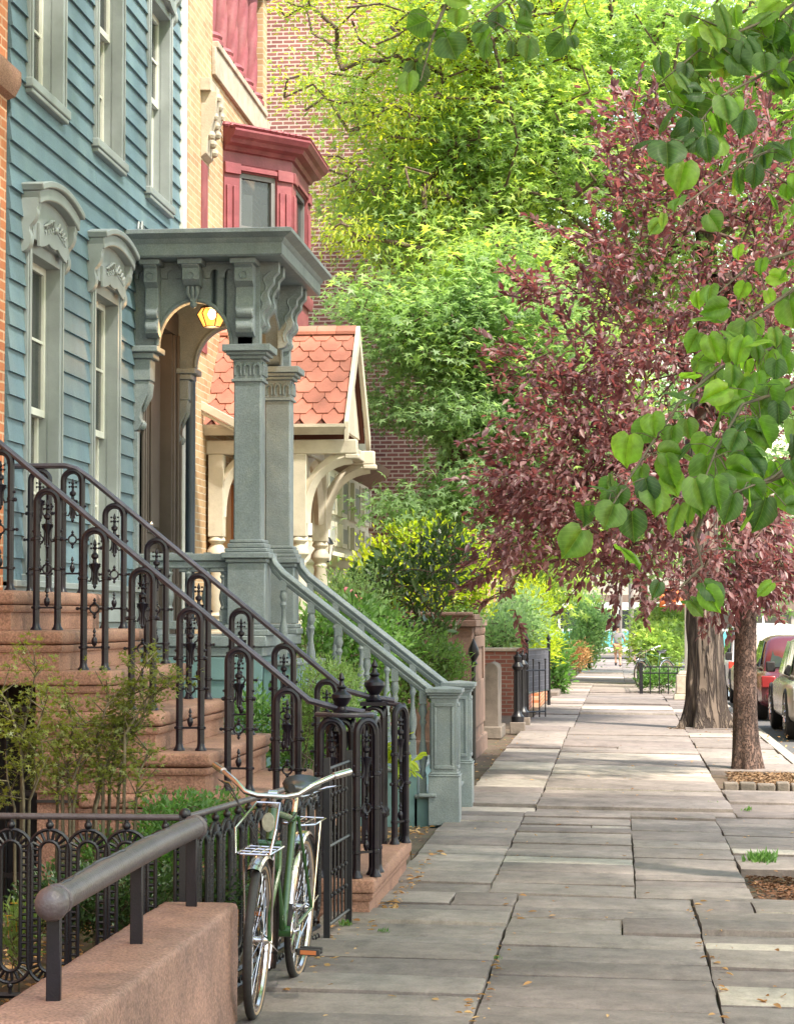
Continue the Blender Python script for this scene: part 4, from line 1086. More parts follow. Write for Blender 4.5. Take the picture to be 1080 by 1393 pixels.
for v in (YS0 + .07, YS1 - .07):
    # sloping handrail with an upright easing at the column
    r = MB(); a = Vector((PX0 + .02, v, 2.15)); b = Vector((NX - .08, v, 1.02))
    pth_ = [a, a + Vector((.05, 0, -.02)), a + Vector((.075, 0, -.075)), a + Vector((.14, 0, -.15)), b]
    r.tube(pth_, .042, 10, flat=.8); r.tube([p + Vector((0, 0, -.045)) for p in pth_], .030, 8)
    r.build('stair_rail', M['grey'], bh)
    for i in range(6):
        x = PX0 + .17 + i * .228; zt = 2.0 - (x - (PX0 + .16)) * (2.0 - 1.02) / (NX - .08 - PX0 - .16) - .05
        step_i = max(1, math.ceil((x - PX0 - .05) / TR)); zb = DZ - SR * min(6, step_i)
        c = MB(); baluster(c, x, v, zb, zt - zb); c.build('baluster', M['grey'], bh)
    # newel post: panelled box on a stepped base with a moulded cap
    c = MB(); y = v
    c.box(NX - .125, NX + .125, y - .125, y + .125, -.03, .36); c.box(NX - .105, NX + .105, y - .105, y + .105, .361, 1.0)
    for s in (-1, 1):
        for (u0, u1, z0_, z1_) in ((-.08, .08, .42, .45), (-.08, .08, .92, .95), (-.08, -.06, .451, .919), (.06, .08, .451, .919)):
            c.box(NX + u0, NX + u1, y + s * .105, y + s * .117, z0_, z1_); c.box(NX + s * .105, NX + s * .117, y + u0, y + u1, z0_, z1_)
    for (w_, a_, b_) in ((.13, .36, .375), (.118, .376, .392), (.118, .985, 1.01), (.135, 1.011, 1.03), (.15, 1.031, 1.065)): c.box(NX - w_, NX + w_, y - w_, y + w_, a_, b_)
    c.box(NX - .20, NX - .06, y - .15, y - .10, .20, .225)
    nwl = c.build('newel_post', M['grey'], bh, bevel=.005)
    c = MB(); c.add([(NX - .14, y - .14, 1.066), (NX + .14, y - .14, 1.066), (NX + .14, y + .14, 1.066), (NX - .14, y + .14, 1.066), (NX, y, 1.085)], [(0, 3, 2, 1), (0, 1, 4), (1, 2, 4), (2, 3, 4), (3, 0, 4)])
    c.build('post_cap', M['greylight'], nwl, smooth=0)
mb = MB(); mb.tube([(FX + .14, BY1 - .24, 4.35), (FX + .14, BY1 - .24, 1.2)], .045, 12)
mb.M = None
dp = mb.build('drainpipe', pm('navy_pipe', (.035, .055, .085), .4, .15, 8, .05), bh)
# lacy crest where the porch roof meets the wall
mb = MB()
for i in range(9):
    y = PY0 + .10 + i * .13
    mb.tube([(FX + .03, y, 4.79), (FX + .035, y - .04, 4.84), (FX + .03, y, 4.90 + .03 * math.sin(i * 2)), (FX + .035, y + .05, 4.86)], .010, 5)
mb.build('flashing_crest', M['greylight'], bh)
# glowing porch lantern
ln = thing('porch_lantern', 'glowing amber glass lantern hung under the arch of the blue house porch', 'lantern', (-3.27, 18.45, 4.10))
LP = Vector((-3.40, 18.3, 4.17))
em, n, L, p = newmat('amber_glass_lit'); p.inputs["Base Color"].default_value = (.8, .36, .08, 1); p.inputs["Emission Color"].default_value = (1.0, .40, .07, 1); p.inputs["Emission Strength"].default_value = .55; p.inputs["Roughness"].default_value = .2
em2, n, L, p = newmat('lit_bulb'); p.inputs["Emission Color"].default_value = (1.0, .72, .36, 1); p.inputs["Emission Strength"].default_value = 9
p = em.node_tree.nodes["Principled BSDF"]; p.inputs["Alpha"].default_value = .72
mb = MB(); mb.lathe([(.072, -.075), (.125, .03), (.09, .08)], LP, 6); mb.build('glass', em, ln, smooth=0)
mb = MB()
for i in range(6):
    a_ = 2 * math.pi * i / 6; c_, s_ = math.cos(a_), math.sin(a_)
    mb.tube([LP + Vector((.073 * c_, .073 * s_, -.075)), LP + Vector((.127 * c_, .127 * s_, .03)), LP + Vector((.092 * c_, .092 * s_, .08))], .005, 5)
mb.lathe([(.072, -.082), (.076, -.075)], LP, 6); mb.lathe([(.096, .078), (.10, .088), (.04, .12), (.016, .13), (.010, .37)], LP, 12)
mb.build('frame', M['ironfence'], ln)
mb = MB(); mb.ball(LP + Vector((0, 0, .03)), .035, 10, 1, 1, 1.3); mb.build('bulb', em2, ln)
ld = bpy.data.lights.new("lantern_light", 'POINT'); ld.energy = 6; ld.color = (1, .6, .25); ld.shadow_soft_size = .05
lo_ = bpy.data.objects.new("lantern_light", ld); COL.objects.link(lo_); lo_.location = LP + Vector((0, 0, -.16))
# ================================================================ YELLOW BRICK HOUSE WITH RED ORIEL
YX = FX - .03
yh = thing('yellow_brick_house', 'yellow brick row house with a red oriel window and red twisted columns above', 'house', (YX, 22.4, 0))
mb = MB(); mb.box(-12, YX, 19.76, 24.8, -.25, 7.30); mb.box(-12, YX, 19.76, 21.40, 7.30, 9.6); mb.box(-12, YX - .4, 21.40, 24.8, 7.30, 9.6); mb.box(YX - .4, YX, 24.52, 24.8, 7.30, 9.6); mb.box(YX - .4, YX, 21.40, 24.52, 8.72, 9.6); mb.build('wall', M['ybrick'], yh, smooth=0)
mb = MB(); z = .3; i = 0
while z < 9.4:                                    # toothed quoins of darker headers
    d = .20 if i % 2 else .12
    mb.box(YX - .02, YX + .012, 19.80 + .1, 19.80 + .1 + d, z, z + .055); z += .066; i += 1
mb.build('quoin', pm('brown_brick', (.30, .15, .07), .85, .3, 9, .2), yh, smooth=0)
mb = MB(); mb.box(YX, YX + .04, 21.35, 24.8, 7.02, 7.30); mb.box(YX - .4, YX + .06, 21.402, 24.518, 7.302, 7.37); mb.box(YX, YX + .05, 21.35, 24.8, 8.72, 9.2)

mb.build('stone_band', M['stone'], yh, bevel=.008)
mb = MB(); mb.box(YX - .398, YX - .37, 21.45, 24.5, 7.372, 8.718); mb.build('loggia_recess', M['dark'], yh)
for y in (21.62, 22.26, 22.90, 23.54, 24.18):    # twisted columns
    mb = MB(); N_ = 56; n_ = 40; vs = []; fs = []
    for i in range(N_ + 1):
        z = 7.50 + 1.10 * i / N_
        for j in range(n_):
            a_ = 2 * math.pi * j / n_; r_ = .098 + .016 * abs(math.sin(2 * (a_ - i * .07)))
            vs.append((YX - .12 + r_ * math.cos(a_), y + r_ * math.sin(a_), z))
    for i in range(N_):
        for j in range(n_): fs.append((i * n_ + j, i * n_ + (j + 1) % n_, (i + 1) * n_ + (j + 1) % n_, (i + 1) * n_ + j))
    mb.add(vs, fs)
    mb.lathe([(.19, 7.37), (.19, 7.41), (.165, 7.43), (.18, 7.46), (.15, 7.50)], (YX - .12, y, 0), 16)
    mb.lathe([(.15, 8.60), (.18, 8.62), (.15, 8.64), (.17, 8.68), (.20, 8.71)], (YX - .12, y, 0), 16)
    mb.build('twisted_column', M['red'], yh)
mb = MB(); mb.box(YX, YX + .10, 20.75, 21.25, 6.72, 6.84); mb.prism([(YX, 6.72), (YX + .16, 6.72), (YX + .14, 6.5), (YX + .07, 6.28), (YX + .05, 6.12), (YX, 6.08)], 'xz', 20.80, 21.20)
for k_ in range(9): mb.ball((YX + .15 - .010 * k_, 20.86 + .28 * (k_ % 3) / 2, 6.66 - k_ * .06), .045, 7)
mb.build('carved_corbel', M['stone'], yh, bevel=.004)
mb = MB(); mb.box(YX - .02, YX + .012, 20.82, 21.12, 4.2, 6.05); mb.build('narrow_window', M['red'], yh)
# the oriel
pl = [(YX, 22.0), (-3.37, 22.66), (-3.37, 23.95), (YX, 24.58)]
orl = MB(); orl.sweep([(0, 4.75), (.02, 4.75), (.02, 5.0), (.05, 5.02), (.05, 5.10), (0, 5.12)], pl[::-1] if False else pl)
body = MB(); body.prism([(x, y) for x, y in pl], 'xy', 4.62, 4.80); body.prism([(YX, 22.3), (-3.5, 22.9), (-3.5, 23.9), (YX, 24.5)], 'xy', 4.42, 4.62); body.prism([(YX, 22.6), (-3.7, 23.1), (-3.7, 23.7), (YX, 24.2)], 'xy', 4.24, 4.42)
body.sweep([(-.10, 4.80), (0, 4.80), (0, 5.12), (-.10, 5.12)], pl); body.sweep([(-.10, 6.28), (0, 6.28), (0, 6.46), (-.10, 6.46)], pl)
ob = body.build('oriel', M['red'], yh, bevel=.006)
tr_ = MB(); tr_.sweep([(0, 5.0), (.03, 5.0), (.05, 5.06), (.05, 5.12), (0, 5.14)], pl)
tr_.sweep([(0, 6.40), (.03, 6.41), (.05, 6.45), (.12, 6.47), (.14, 6.51), (.18, 6.53), (.21, 6.58), (.21, 6.60), (0, 6.61)], pl)
tr_.build('oriel_cornice', M['red'], ob, smooth=25)
for a, b in ((pl[0], pl[1]), (pl[1], pl[2]), (pl[2], pl[3])):
    a = Vector((a[0], a[1], 0)); b = Vector((b[0], b[1], 0)); d = (b - a).normalized(); nrm = Vector((d.y, -d.x, 0)); L_ = (b - a).length
    def bx(mb, u0, u1, o0, o1, z0, z1):
        q = [a + d * u0 + nrm * o0, a + d * u1 + nrm * o0, a + d * u1 + nrm * o1, a + d * u0 + nrm * o1]
        mb.add([(p.x, p.y, z0) for p in q] + [(p.x, p.y, z1) for p in q], [(0, 3, 2, 1), (4, 5, 6, 7), (0, 1, 5, 4), (1, 2, 6, 5), (2, 3, 7, 6), (3, 0, 4, 7)])
    c = MB()
    for u in (.005, L_ - .205): bx(c, u, u + .20, -.09, .012, 5.12, 6.28); bx(c, u + .03, u + .085, .012, .03, 5.2, 6.05); bx(c, u + .115, u + .17, .012, .03, 5.2, 6.05); bx(c, u - .0, u + .2, .012, .04, 6.17, 6.28)
    bx(c, .205, L_ - .205, -.09, .0, 6.20, 6.28); bx(c, .21, L_ - .21, -.0, .03, 6.215, 6.26)
    c.build('oriel_pilaster', M['red'], ob, bevel=.004)
    c = MB(); bx(c, .205, .255, -.08, -.02, 5.12, 6.20); bx(c, L_ - .255, L_ - .205, -.08, -.02, 5.12, 6.20); bx(c, .255, L_ - .255, -.08, -.02, 6.15, 6.20); bx(c, .255, L_ - .255, -.08, -.03, 5.62, 5.66)
    c.build('oriel_sash', pm('grey_sash', (.16, .16, .16), .5) if 'gs' not in M else M['gs'], ob)
    c = MB(); bx(c, .25, L_ - .25, -.055, -.05, 5.12, 6.17); c.build('oriel_pane', M['glass'], ob, smooth=0)
    c = MB(); bx(c, .22, L_ * .5, -.095, -.085, 5.12, 6.0); c.build('oriel_curtain', M['curtain'], ob)
mb = MB(); cpt = [(x, y) for x, y in pl]; mb.sweep([(.18, 6.605), (.21, 6.63), (-.12, 6.74), (-.4, 6.75), (-.4, 6.605)], pl)
for i in range(26):                               # scalloped tile edge of the oriel roof
    f = i / 25
    segs = [((pl[0][0] - .0, pl[0][1] - .20), (pl[1][0] + .12, pl[1][1] - .14)), ((pl[1][0] + .17, pl[1][1] - .1), (pl[2][0] + .17, pl[2][1] + .1))]
    s_, g_ = (segs[0], f * 2) if f < .5 else (segs[1], f * 2 - 1)
    p_ = (s_[0][0] + (s_[1][0] - s_[0][0]) * g_, s_[0][1] + (s_[1][1] - s_[0][1]) * g_)
    mb.ball((p_[0], p_[1], 6.63), .042, 7, 1, 1, .7)
mb.build('oriel_roof', M['red'], ob, smooth=30)

# ================================================================ GABLED PORCH WITH FISH-SCALE TILES
GX0, GX1, GY0, GY1, GE, GR = YX, -2.62, 21.05, 22.85, 3.50, 4.52
gp = thing('gabled_porch', 'cream timber porch under a steep gable roof of orange-red fish-scale tiles', 'porch', (-3.3, 21.95, 0))
GM = (GY0 + GY1) / 2; sl = Vector((0, GM - GY0, GR - GE)); SL = sl.length; sd_ = sl.normalized()
nr = Vector((0, -sd_.z, sd_.y))
mb = MB()
mb.prism([(GY0, GE - .05), (GY0, GE), (GM, GR), (GY1, GE), (GY1, GE - .05), (GM, GR - .07)], 'yz', GX0, GX1)
rfb = mb.build('roof', M['tileunder'], gp, smooth=0)
tl = MB(); rows = 9; TW = .215; RH = SL / rows
for side in (0, 1):
    for r_ in range(rows):
        z0 = r_ * RH; off = (TW / 2 if r_ % 2 else 0)
        k = int((GX1 - GX0) / TW) + 2
        for q in range(k):
            xc = GX1 - TW / 2 - q * TW + off
            xa, xb = max(GX0, xc - TW / 2 + .003), min(GX1 + .01, xc + TW / 2 - .003)
            if xb - xa < .03: continue
            lowq = RH * .42
            poly = [(xa, z0 + lowq - .0), (max(xa, xc - TW * .26), z0 - .02), (min(xb, xc + TW * .26), z0 - .02), (xb, z0 + lowq), (xb, z0 + RH * 1.3), (xa, z0 + RH * 1.3)]
            if poly[1][0] >= poly[2][0]: poly = [(xa, z0 + lowq), (xb, z0 + lowq), (xb, z0 + RH * 1.3), (xa, z0 + RH * 1.3)]
            def W_(x, s, h):
                s2 = min(s, SL); p = Vector((x, GY0, GE)) + sd_ * s2 + nr * (h + .012 - .010 * (s - z0) / RH)
                if side: p.y = 2 * GM - p.y
                return tuple(p)
            n_ = len(poly); jit = rnd.uniform(0, .004)
            vs = [W_(x, s, .014 + jit) for x, s in poly] + [W_(x, s, jit) for x, s in poly]
            tl.add(vs, [tuple(range(n_)), tuple(range(2 * n_ - 1, n_ - 1, -1))] + [(i, i + n_, (i + 1) % n_ + n_, (i + 1) % n_) for i in range(n_)])
tl.build('tiles', M['tile'], rfb, smooth=0)
mb = MB()
for q in range(7): mb.prism([(GM - .09, GR - .04), (GM - .09, GR - .01), (GM, GR + .055), (GM + .09, GR - .01), (GM + .09, GR - .04), (GM, GR + .02)], 'yz', GX0 + q * .197, GX0 + q * .197 + .193)
mb.build('ridge_tiles', M['tile'], rfb, smooth=0)
mb = MB()                                         # verge boards and gable
for s in (0, 1):
    Yf = lambda y: y if s == 0 else 2 * GM - y
    mb.prism([(Yf(GY0 - .06), GE - .16), (Yf(GY0 - .06), GE + .02), (GM, GR + .05), (GM, GR - .13)], 'yz', GX1 + .012, GX1 + .055)
mb.prism([(GY0 + .1, GE - .02), (GY1 - .1, GE - .02), (GM, GR - .13)], 'yz', GX1 - .08, GX1 - .04)
mb.build('bargeboard', M['cream'], gp, bevel=.004)
mb = MB(); mb.sweep([(0, GE - .10), (.02, GE - .10), (.075, GE - .03), (.075, GE), (.06, GE), (.02, GE - .07), (0, GE - .03)], [(GX0, GY0 + .0), (GX1 + .03, GY0 + .0)])
mb.build('gutter', M['cream'], gp, smooth=25)
mb = MB()
for y in (GY0 + .14, GY1 - .14):
    mb.box(GX0, GX1 + .12, y - .06, y + .06, 3.22, 3.36); mb.box(GX1 + .0, GX1 + .14, y - .06, y + .06, 3.17, 3.22)
for x in (-3.07, GX1 - .03): mb.box(x - .05, x + .05, GY0 + .2, GY1 - .2, 3.24, 3.345)
mb.build('beam', M['cream'], gp, bevel=.012)
def brace(mb, A, B, C, th, wd):
    """curved brace from A to B bulging to C"""
    pts = []
    for i in range(11):
        t_ = i / 10; pts.append(Vector(A) * (1 - t_) ** 2 + Vector(C) * 2 * t_ * (1 - t_) + Vector(B) * t_ ** 2)
    mb.tube(pts, [th * (1 + .25 * abs(2 * i / 10 - 1)) for i in range(11)], 4, flat=wd)
mb = MB()
for y in (GY0 + .14, GY1 - .14):
    brace(mb, (-3.03, y, 2.55), (GX1 + .06, y, 3.20), (-3.02, y, 3.13), .045, 1.3)
    brace(mb, (-3.11, y, 2.62), (-3.55, y, 3.20), (-3.13, y, 3.16), .045, 1.3); brace(mb, (-3.86, y, 2.62), (-3.50, y, 3.20), (-3.84, y, 3.16), .045, 1.3)
brace(mb, (-3.07, GY0 + .2, 2.6), (-3.07, GM, 3.22), (-3.07, GY0 + .26, 3.18), .04, 1.2); brace(mb, (-3.07, GY1 - .2, 2.6), (-3.07, GM, 3.22), (-3.07, GY1 - .26, 3.18), .04, 1.2)
mb.build('brace', M['cream'], gp, smooth=50)
for x, y in ((-3.07, GY0 + .14), (-3.07, GY1 - .14), (-3.88, GY0 + .14)):
    mb = MB(); mb.box(x - .075, x + .075, y - .075, y + .075, 2.42, 3.22); mb.box(x - .10, x + .10, y - .10, y + .10, .2, 1.46)
    mb.box(x - .12, x + .12, y - .12, y + .12, 1.46, 1.50)
    mb.lathe([(.07, 2.42), (.09, 2.38), (.055, 2.35), (.095, 2.29), (.10, 2.25), (.055, 2.2), (.075, 2.17), (.062, 2.13), (.082, 1.95), (.088, 1.80), (.07, 1.68), (.095, 1.65), (.06, 1.62), (.10, 1.57), (.10, 1.50)], (x, y, 0), 16)
    mb.build('turned_post', M['cream'], gp, bevel=.006)
mb = MB(); mb.box(GX0, -2.95, GY0, GY1, .72, .86); mb.box(GX0, -3.0, GY0 + .05, GY1 - .05, -.2, .72); mb.build('deck', M['cream'], gp, bevel=.01)
mb = MB(); a = at(240, 527, 20.9); b = at(334, 577, 20.9); mb.prism([(a.x, a.z), (b.x, b.z), (b.x, b.z - .09), (a.x, a.z - .09)], 'xz', 20.88, 20.94)
mb.prism([(a.x, a.z - .095), (b.x, b.z - .095), (b.x, b.z - .13), (a.x, a.z - .13)], 'xz', 20.90, 20.95); mb.build('raking_board', M['cream'], gp, bevel=.006)
mb = MB(); mb.box(YX - .01, YX + .06, 21.25, 21.42, .86, 3.0); mb.box(YX - .01, YX + .06, 22.4, 22.57, .86, 3.0); mb.box(YX - .01, YX + .06, 21.25, 22.57, 3.0, 3.14); mb.box(YX - .01, YX + .03, 21.42, 22.4, .86, 3.0)
mb.build('door', pm('orange_wood', (.42, .17, .07), .5, .2, 5, .1, streak=True), gp, bevel=.006)


# ================================================================ CREAM HOUSE FRONT BEYOND
ch = thing('cream_house', 'pale cream house front with tall panelled windows seen beyond the gabled porch', 'house', (-3.68, 28.5, 0))
CX = -3.66
mb = MB(); mb.box(-9, CX, 25.4, 32.4, -.25, 4.95); mb.build('wall', M['creamfront'], ch, smooth=0)
mb = MB(); mb.sweep([(0, 3.55), (.10, 3.58), (.30, 3.70), (.33, 3.80), (0, 3.92)], [(CX, 25.4), (CX, 32.4)]); mb.build('canopy', pm('brown_gutter', (.20, .12, .08), .7), ch, smooth=20)
mb = MB(); mb.sweep([(0, 2.26), (.08, 2.28), (.14, 2.36), (.22, 2.39), (.22, 2.44), (0, 2.47)], [(CX, 25.4), (CX, 32.4)]); mb.build('cornice', M['creamfront'], ch, smooth=20)
for y in (26.0, 27.35, 28.7, 30.05, 31.3):
    for z0, z1 in ((2.55, 2.86), (2.95, 3.48), (.6, 2.1)):
        mb = MB(); mb.box(CX, CX + .05, y, y + .9, z0, z1); mb.box(CX + .05, CX + .07, y + .02, y + .14, z0, z1); mb.box(CX + .05, CX + .07, y + .76, y + .88, z0, z1)
        o = mb.build('window', M['creamfront'], ch, bevel=.006)
        mb = MB(); mb.box(CX + .05, CX + .056, y + .16, y + .74, z0 + .06, z1 - .06); mb.build('pane', M['curtain'] if z0 > 2 else M['glass'], o)
wlm = thing('wall_lantern', 'small carriage lantern on the corner of the pale cream house', 'lantern', (-3.3, 27.2, 2.2))
LQ = at(445, 748, 26.0)
mb = MB(); mb.lathe([(.045, -.13), (.075, .06), (.05, .08)], LQ, 6); mb.build('glass', M['cream'], wlm, smooth=0)
mb = MB(); mb.lathe([(.085, .07), (.04, .14), (.012, .16), (.01, .2)], LQ, 6); mb.lathe([(.05, -.15), (.05, -.13)], LQ, 6); mb.box(LQ.x - .35, LQ.x, LQ.y - .012, LQ.y + .012, LQ.z + .15, LQ.z + .175)
for i in range(6):
    a_ = 2 * math.pi * i / 6; mb.tube([LQ + Vector((.047 * math.cos(a_), .047 * math.sin(a_), -.13)), LQ + Vector((.077 * math.cos(a_), .077 * math.sin(a_), .06))], .005, 4)
mb.build('frame', M['ironfence'], wlm)

# ================================================================ BIG RED-BROWN BRICK SIDE WALL, ORANGE HOUSE BEYOND
bb = thing('brick_building', 'tall dark red brick building whose blank side wall stands behind the green trees', 'building', (-5, 36, 0))
mb = MB(); mb.box(-14, -2.6, 33.6, 38.5, -.3, 17); mb.build('wall', M['bigbrick'], bb, smooth=0)
mb = MB(); mb.sweep([(0, 16.4), (.3, 16.5), (.35, 17.0), (0, 17.1)], [(-14, 33.6), (-2.6, 33.6), (-2.6, 38.5)]); mb.build('parapet', M['stone'], bb, smooth=20)
ob_ = thing('orange_house', 'far orange brick house with pale quoins glimpsed between shrubs and purple leaves', 'house', (-3.2, 58, -.2))
mb = MB(); mb.box(-12, -3.0, 50, 74, -.6, 7.5); mb.build('wall', M['obrick'], ob_, smooth=0)
for y in (50, 57.6, 65.5, 73.6):
    mb = MB(); z = -.5
    while z < 7.4: mb.box(-3.0, -2.95, y + (.0 if y < 51 else -.2), y + .5, z, z + .28); z += .34
    mb.build('quoin', M['stone'], ob_, smooth=0)
for y in (52, 54.5, 60, 62.5, 68, 70.5):
    for z in (.4, 3.4):
        mb = MB(); mb.box(-3.0, -2.94, y - .1, y + 1.1, z - .1, z); mb.box(-3.0, -2.96, y - .08, y + 1.08, z + 1.9, z + 2.15); mb.box(-3.0, -2.97, y, y + .08, z, z + 1.9); mb.box(-3.0, -2.97, y + .92, y + 1, z, z + 1.9)
        o = mb.build('window', M['stone'], ob_); mb = MB(); mb.box(-2.999, -2.985, y + .08, y + .92, z, z + 1.9); mb.build('pane', M['glass'], o)

# ================================================================ GATE PIERS, IRON POSTS, GARDEN WALL
gpz = thing('stone_pier', 'weathered brown sandstone gate pier with carved cap and sunk panel', 'gate pier', (-2.0, 27.3, 0))
mb = MB(); mb.box(-2.42, -1.72, 26.4, 28.5, -.1, 1.52); mb.box(-2.46, -1.68, 26.3, 28.6, -.1, .16); mb.build('shaft', M['piercrust'], gpz, bevel=.02)
mb = MB(); mb.box(-2.46, -1.68, 26.34, 28.56, 1.521, 1.60); mb.box(-2.43, -1.70, 26.38, 28.5, 1.601, 1.67)
for i in range(7): mb.ball((-1.715, 26.6 + i * .28, 1.47), .07, 8, .4, 1, 1)
mb.tube([(-2.4, 26.38, 1.67), (-1.72, 26.38, 1.67)], .03, 8); mb.build('cap', M['piercrust'], gpz, bevel=.015)
mb = MB(); mb.box(-1.72, -1.700, 26.5, 26.8, .3, 1.40); mb.box(-1.72, -1.700, 28.1, 28.4, .3, 1.40); mb.box(-1.72, -1.700, 26.8, 28.1, 1.26, 1.40); mb.box(-1.72, -1.700, 26.8, 28.1, .3, .86); mb.build('panel_frame', M['piercrust'], gpz, bevel=.012)
lp = thing('low_stone_pier', 'low grey stone pier with rounded top beside the iron gate posts', 'gate pier', (-1.6, 31.3, 0))
mb = MB(); pr_ = [(-1.85, .1), (-1.65, .1)] + [(-1.75 + .10 * math.cos(R(a_)), .90 + .10 * math.sin(R(a_))) for a_ in range(0, 181, 20)]
mb.prism(pr_, 'xz', 30.6, 31.5); mb.build('shaft', M['greystone'], lp, bevel=.01)
mb = MB(); mb.box(-1.88, -1.60, 30.5, 31.6, -.05, .12); mb.build('plinth', M['greystone'], lp, bevel=.015)
for k_, (x, y) in enumerate(((-1.44, 31.9), (-1.43, 33.4))):
    ip = thing('iron_gatepost', ['fluted black iron gatepost nearer the grey stone pier', 'fluted black iron gatepost just beyond its twin, by the open grille'][k_], 'gatepost', (x, y, 0), group='fluted iron gateposts')
    mb = MB(); mb.box(x - .11, x + .11, y - .11, y + .11, -.05, .12); mb.build('stone_base', M['greystone'], ip, bevel=.01)
    mb = MB(); mb.lathe([(.09, .12), (.095, .2), (.06, .24), (.05, .30), (.045, .86), (.07, .88), (.085, .92), (.06, .95), (.04, .98), (.055, 1.02), (.06, 1.06), (.02, 1.10), (.025, 1.13), (.004, 1.17)], (x, y, 0), 12)
    for i in range(8):
        a_ = math.pi * i / 4; mb.tube([(x + .048 * math.cos(a_), y + .048 * math.sin(a_), .28), (x + .045 * math.cos(a_), y + .045 * math.sin(a_), .86)], .010, 5)
    mb.build('shaft', M['ironfence'], ip)
ig = thing('iron_grille_gate', 'open iron gate of thin upright bars standing beyond the fluted gateposts', 'gate', (-1.35, 35.2, 0))
mb = MB()
for i in range(6): x = -1.62 + i * .092; mb.tube([(x, 35.0 + i * .12, .03), (x, 35.0 + i * .12, .93 if i % 2 else .88)], .012, 6); mb.ball((x, 35.0 + i * .12, .95 if i % 2 else .9), .02, 6)
mb.build('bars', M['ironfence'], ig)
mb = MB()
for z in (.12, .78): mb.tube([(-1.62, 35.0, z), (-1.16, 35.6, z)], .014, 6)
mb.build('gate_frame', M['ironfence'], ig)
gw = thing('garden_wall', 'low red brick garden wall with a pale flat coping', 'wall', (-1.9, 38.2, 0))
mb = MB(); mb.box(-3.9, -1.62, 38.0, 38.3, -.2, 1.04); mb.box(-1.92, -1.62, 38.3, 44, -.3, .32); mb.build('brickwork', M['lowbrick'], gw, smooth=0)
mb = MB(); mb.box(-3.9, -1.57, 37.95, 38.35, 1.042, 1.10); mb.box(-1.96, -1.56, 38.36, 44, .322, .37); mb.build('coping', M['stone'], gw, bevel=.01)
mg = thing('mesh_gate', 'dark grey mesh gate panel in an iron frame beside the brick garden wall', 'gate', (-1.3, 40, 0))
mb = MB(); A_ = Vector((-1.58, 38.6, 0)); B_ = Vector((-1.28, 41.2, -.02))
for p_ in (A_, B_): mb.box(p_.x - .03, p_.x + .03, p_.y - .03, p_.y + .03, -.05, 1.16); finial(mb, (p_.x, p_.y, 1.16), .7)
for z in (.3, 1.06): mb.tube([A_ + Vector((0, 0, z)), B_ + Vector((0, 0, z))], .02, 6)
mb.build('gate_frame', M['ironfence'], mg)
mb = MB()
for i in range(1, 26): p_ = A_.lerp(B_, i / 26); mb.tube([p_ + Vector((0, 0, .3)), p_ + Vector((0, 0, 1.06))], .012, 4)
for i in range(1, 8): z = .3 + i * .095; mb.tube([A_ + Vector((0, 0, z)), B_ + Vector((0, 0, z))], .008, 4)
mb.build('mesh_infill', pm('grey_mesh', (.09, .09, .11), .6), mg)
fs_ = thing('fence_spike', 'black iron spear-topped post standing by the blue stair newels', 'post', (-1.66, 25.6, 0))
p_ = gnd(642, 1030); x, y = -1.60, 24.6
mb = MB(); mb.tube([(x, y, -.05), (x, y, 1.10)], .025, 8); mb.build('shaft', M['ironfence'], fs_)
mb = MB(); mb.lathe([(.03, 1.10), (.045, 1.12), (.025, 1.15), (.065, 1.22), (.06, 1.28), (.03, 1.34), (.004, 1.40)], (x, y, 0), 10); mb.build('spearhead', M['ironfence'], fs_)
# tall dark fence and stone cheek further down, left
tf = thing('tall_iron_fence', 'tall dark iron fence of close bars far down on the left', 'fence', (-2.4, 60, -.3))
mb = MB()
for i in range(34): x = -2.55 + .0 * i; y = 56 + i * .42; mb.tube([(-2.5 + .012 * i, y, gz(y) - .1), (-2.5 + .012 * i, y, 2.35 + gz(y))], .026, 5)
mb.build('bars', M['ironfence'], tf)
mb = MB()
for z in (.5, 2.2): mb.tube([(-2.5, 56, z + gz(56)), (-2.1, 70, z + gz(70))], .04, 5)
mb.box(-2.18, -2.02, 70, 70.16, -.7, 2.75); mb.build('frame', M['ironfence'], tf)
cp = thing('stone_cheek', 'sloping pale stone stair cheek far down the sidewalk on the left', 'stair cheek', (-2, 66, -.4))
mb = MB(); mb.prism([(60, -.5), (60, .55), (63, .5), (67.5, .0), (70, -.02), (70, -.6)], 'yz', -2.0, -1.62); mb.prism([(60, .55), (60, .64), (63, .59), (67.5, .09), (70, .07), (70, -.02), (67.5, .0), (63, .5)], 'yz', -2.06, -1.56)
mb.build('cheek', M['stone'], cp, bevel=.01)
be = thing('bed_edging', 'low orange brick and stone edging of the planted bed past the mesh gate', 'edging', (-1.5, 45, -.1))
mb = MB(); mb.box(-1.72, -1.48, 42.0, 47, -.3, .22); mb.build('brick_edge', M['obrick'], be, bevel=.02)
mb = MB(); mb.box(-1.75, -1.25, 47.2, 50.5, -.4, .05); mb.build('stone_block', M['greystone'], be, bevel=.04)
